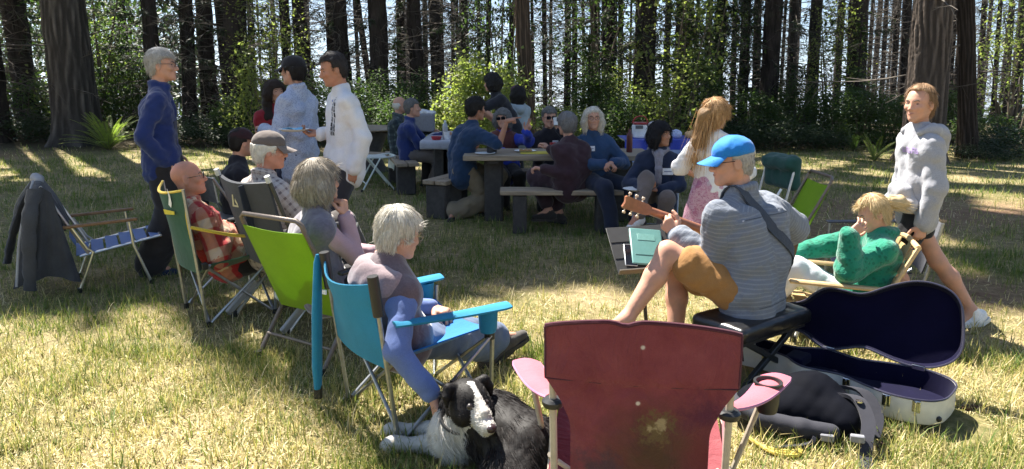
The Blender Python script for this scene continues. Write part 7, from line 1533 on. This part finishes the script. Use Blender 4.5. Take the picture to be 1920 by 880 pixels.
q = Solid(.009, .03); q.cone(p.belly_p+p.tf*.10+p.tl*.08-p.T*.13, p.belly_p+p.tf*.11-p.tl*.08-p.T*.13, .055, .055); q.cone(p.belly_p+p.tf*.11+p.tl*.05-p.T*.05, p.belly_p+p.tf*.11-p.tl*.05-p.T*.05, .045, .045); q.build('front_pocket', HG, p.root, .004, 9, 4)
nz = nrm(p.tf*.7+p.tl*.5); ux_ = nrm(np.cross(p.T, nz)); decal(p.tobj, p.root, p.chest+p.T*.03-ux_*.075, ux_, p.T, nz, [r_ for k in range(5) for r_ in ((.026*k, 0, .006, .034), (.026*k+.004, .028*(k % 2), .014, .007), (.026*k+.004, .014, .011, .006), (.026*k+.016, .0, .005, .034 if k % 2 else .018))], plain('lilac_print', (.33, .24, .45), .8), 'printed_letters')
p.shoes(cloth('white_clog', (.72, .71, .69), 90, .05), plain('white_sole', (.6, .6, .58), .6), 'clog', 1.1); p.hair(hair_mat('sandy_hair', (.29, .18, .10), .55), 'short', .011, n=1500, sl=.05, line=.035, seed=23, lift=.02, front=.02)
q = Solid(.008, .02); q.chain([p.hw(-.09, 0, .05), p.hw(-.13, 0, .03), p.hw(-.13, 0, -.03)], [.03, .034, .015]); q.build('hair_bun', hair_mat('sandy_hair', (.36, .21, .10), .55), p.root, .004, 20)
# ------------------------------------------------------------------ the dog
def dog():
    root = thing('dog', 'black and white long-haired collie lying on the grass below the blue chair', 'dog', A(-.1, 2.85, 0)); class_ = Person.__new__(Person); class_.root = root
    q = Solid(.0075, .05); c0, c1, c2 = A(-.205, 3.0, .165), A(-.07, 2.88, .175), A(.07, 2.74, .15); B, Wt = 0, 1
    q.cone(c0, c1, .115, .13, m=B).cone(c1, c2, .13, .135, m=B).ell(A(.0, 2.63, .10), A(.13, .07, .09), frame(A(.8, -.6, 0)), m=B).cone(A(-.02, 2.60, .05), A(-.16, 2.66, .03), .045, .028, m=B)
    q.cone(A(.14, 2.70, .08), A(.22, 2.56, .04), .06, .035, m=B); H = A(-.175, 2.82, .325); f = nrm(A(.50, -.80, -.12)); Rh = frame(f); l, u = Rh[1], Rh[2]
    q.cone(c0+A(.02, -.02, .05), H-f*.05-u*.03, .095, .072, m=B); q.cone(c0+A(-.04, -.08, -.05), H-u*.09-f*.02, .085, .055, k=.03, m=Wt); q.ell(c0+A(-.06, -.07, -.05), A(.075, .06, .10), m=Wt)
    for a, b, c in ((A(-.27, 3.02, .10), A(-.36, 3.10, .045), A(-.52, 3.14, .03)), (A(-.25, 2.93, .09), A(-.33, 2.99, .045), A(-.50, 3.02, .028))): q.chain([a, b, c], [.05, .034, .026], k=.03, m=Wt); q.ell(c+A(-.02, 0, -.004), A(.04, .028, .022), m=Wt)
    z = 1.32; h = Solid(.0036, .022); W = lambda a, b, c: H+(f*a+l*b+u*c)*z
    h.ell(H, A(.072, .060, .055)*z, Rh, m=B).cone(W(.045, 0, -.012), W(.125, 0, -.026), .032*z, .023*z, m=Wt).cone(W(.05, 0, -.03), W(.11, 0, -.044), .028*z, .017*z, m=Wt)
    h.cone(W(.060, 0, .030), W(.098, 0, .004), .010*z, .018*z, k=.012, m=Wt).cone(W(.01, 0, .049), W(.060, 0, .032), .011*z, .008*z, k=.010, m=Wt); h.ell(W(.145, 0, -.020), A(.012, .015, .012)*z, Rh, k=.005, m=2)
    for e in (1, -1):
        h.ell(W(.03, e*.040, -.026), A(.045, .028, .036)*z, Rh, m=B); h.ell(W(.061, e*.029, .013), .0075*z, Rh, k=.001, m=3); h.chain([W(-.015, e*.046, .036), W(-.012, e*.062, .040), W(.0, e*.074, .022), W(.01, e*.076, -.004)], [.016*z, .015*z, .011*z, .005*z], k=.012, m=B)
    h.cone(W(.11, .018, -.044), W(.11, -.018, -.044), .003, .003, k=.001, m=2)
    BF = hair_mat('black_fur', (.022, .018, .017), .4); WF = hair_mat('white_fur', (.62, .59, .54), .75); mats = [BF, WF, plain('dog_nose', (.035, .02, .022), .3), EYE]
    ob = q.build('body', mats, root, .004, 14, 2, join=[h])
    for nm, mi_, n, wd in (('black_fur', 0, 15000, .0010), ('white_fur', 1, 8500, .0009)):
        V, Q, ms, cu = q.mesh(); V2, Q2, m2, _ = h.mesh(); Va = np.vstack([V, V2]); Qa = np.vstack([Q, Q2+len(V)]); ma = np.concatenate([ms, m2]); head = np.concatenate([np.zeros(len(Q)), np.ones(len(Q2))])
        rg = np.random.default_rng(mi_+3); ok = np.where(ma == mi_)[0]; p = np.where(head[ok] > 0, .16, 1.0); fi = rg.choice(ok, n, p=p/p.sum()); P4 = Va[Qa[fi]]; c = (P4*rg.dirichlet((1, 1, 1, 1), n)[..., None]).sum(1)
        nn = np.cross(P4[:, 2]-P4[:, 0], P4[:, 3]-P4[:, 1]); nn /= np.linalg.norm(nn, axis=1, keepdims=True)+1e-12
        ctr = np.where(head[fi][:, None] > 0, H, np.where((c[:, 0] > -.2)[:, None], c1+(c2-c1)*np.clip(((c-c1) @ (c2-c1))/((c2-c1) @ (c2-c1)), -1, 1.1)[:, None], c0)); nn *= np.sign((nn*(c-ctr)).sum(1))[:, None]
        flow = np.where(head[fi][:, None] > 0, -f, nrm(A(.55, -.45, -.55))); leg = (c[:, 0] < -.3); flow = np.where(leg[:, None], nrm(A(-.6, .1, -.3)), flow); flow = flow-nn*(flow*nn).sum(1)[:, None]; clump = np.sin(c*55+3).sum(1)*.25
        d = flow+nn*.28+rg.normal(size=c.shape)*.15+np.stack([clump, -clump, clump*.3], 1)*.5; d /= np.linalg.norm(d, axis=1, keepdims=True); L = np.where(head[fi] > 0, .010, np.where(leg, .024, .045)); good = c[:, 2] > .012
        class_.strands(c[good], d[good], L[good], BF if mi_ == 0 else WF, nm, 3, wd, .5, seed=mi_)
    t = np.linspace(0, 6.283, 19); ax = nrm(A(.15, -.4, .8)); x = nrm(np.cross(ax, A(0, 0, 1))); y = np.cross(ax, x); cc = H-u*.115-f*.05; MB().tube([cc+x*.082*math.cos(a)+y*.078*math.sin(a) for a in t], .008, 6, caps=False).build('collar', BLACKP, root)
dog()
# ------------------------------------------------------------------ air: far hills fade to blue
hb = MB().box(A(0, 3100, -305), (6060, 4020, 340)); hz = raw_mesh(np.vstack(hb.V), hb.F, False)
hm = bpy.data.materials.new('haze_air'); hm.use_nodes = True; nt = hm.node_tree; nt.nodes.remove(nt.nodes['Principled BSDF']); pv = nt.nodes.new('ShaderNodeVolumePrincipled')
pv.inputs['Color'].default_value = (.72, .84, 1, 1); pv.inputs['Density'].default_value = 1.6e-4; pv.inputs['Anisotropy'].default_value = .35
nt.links.new(pv.outputs[0], nt.nodes['Material Output'].inputs['Volume'])
tag(link('haze', hz, hm), kind='stuff')
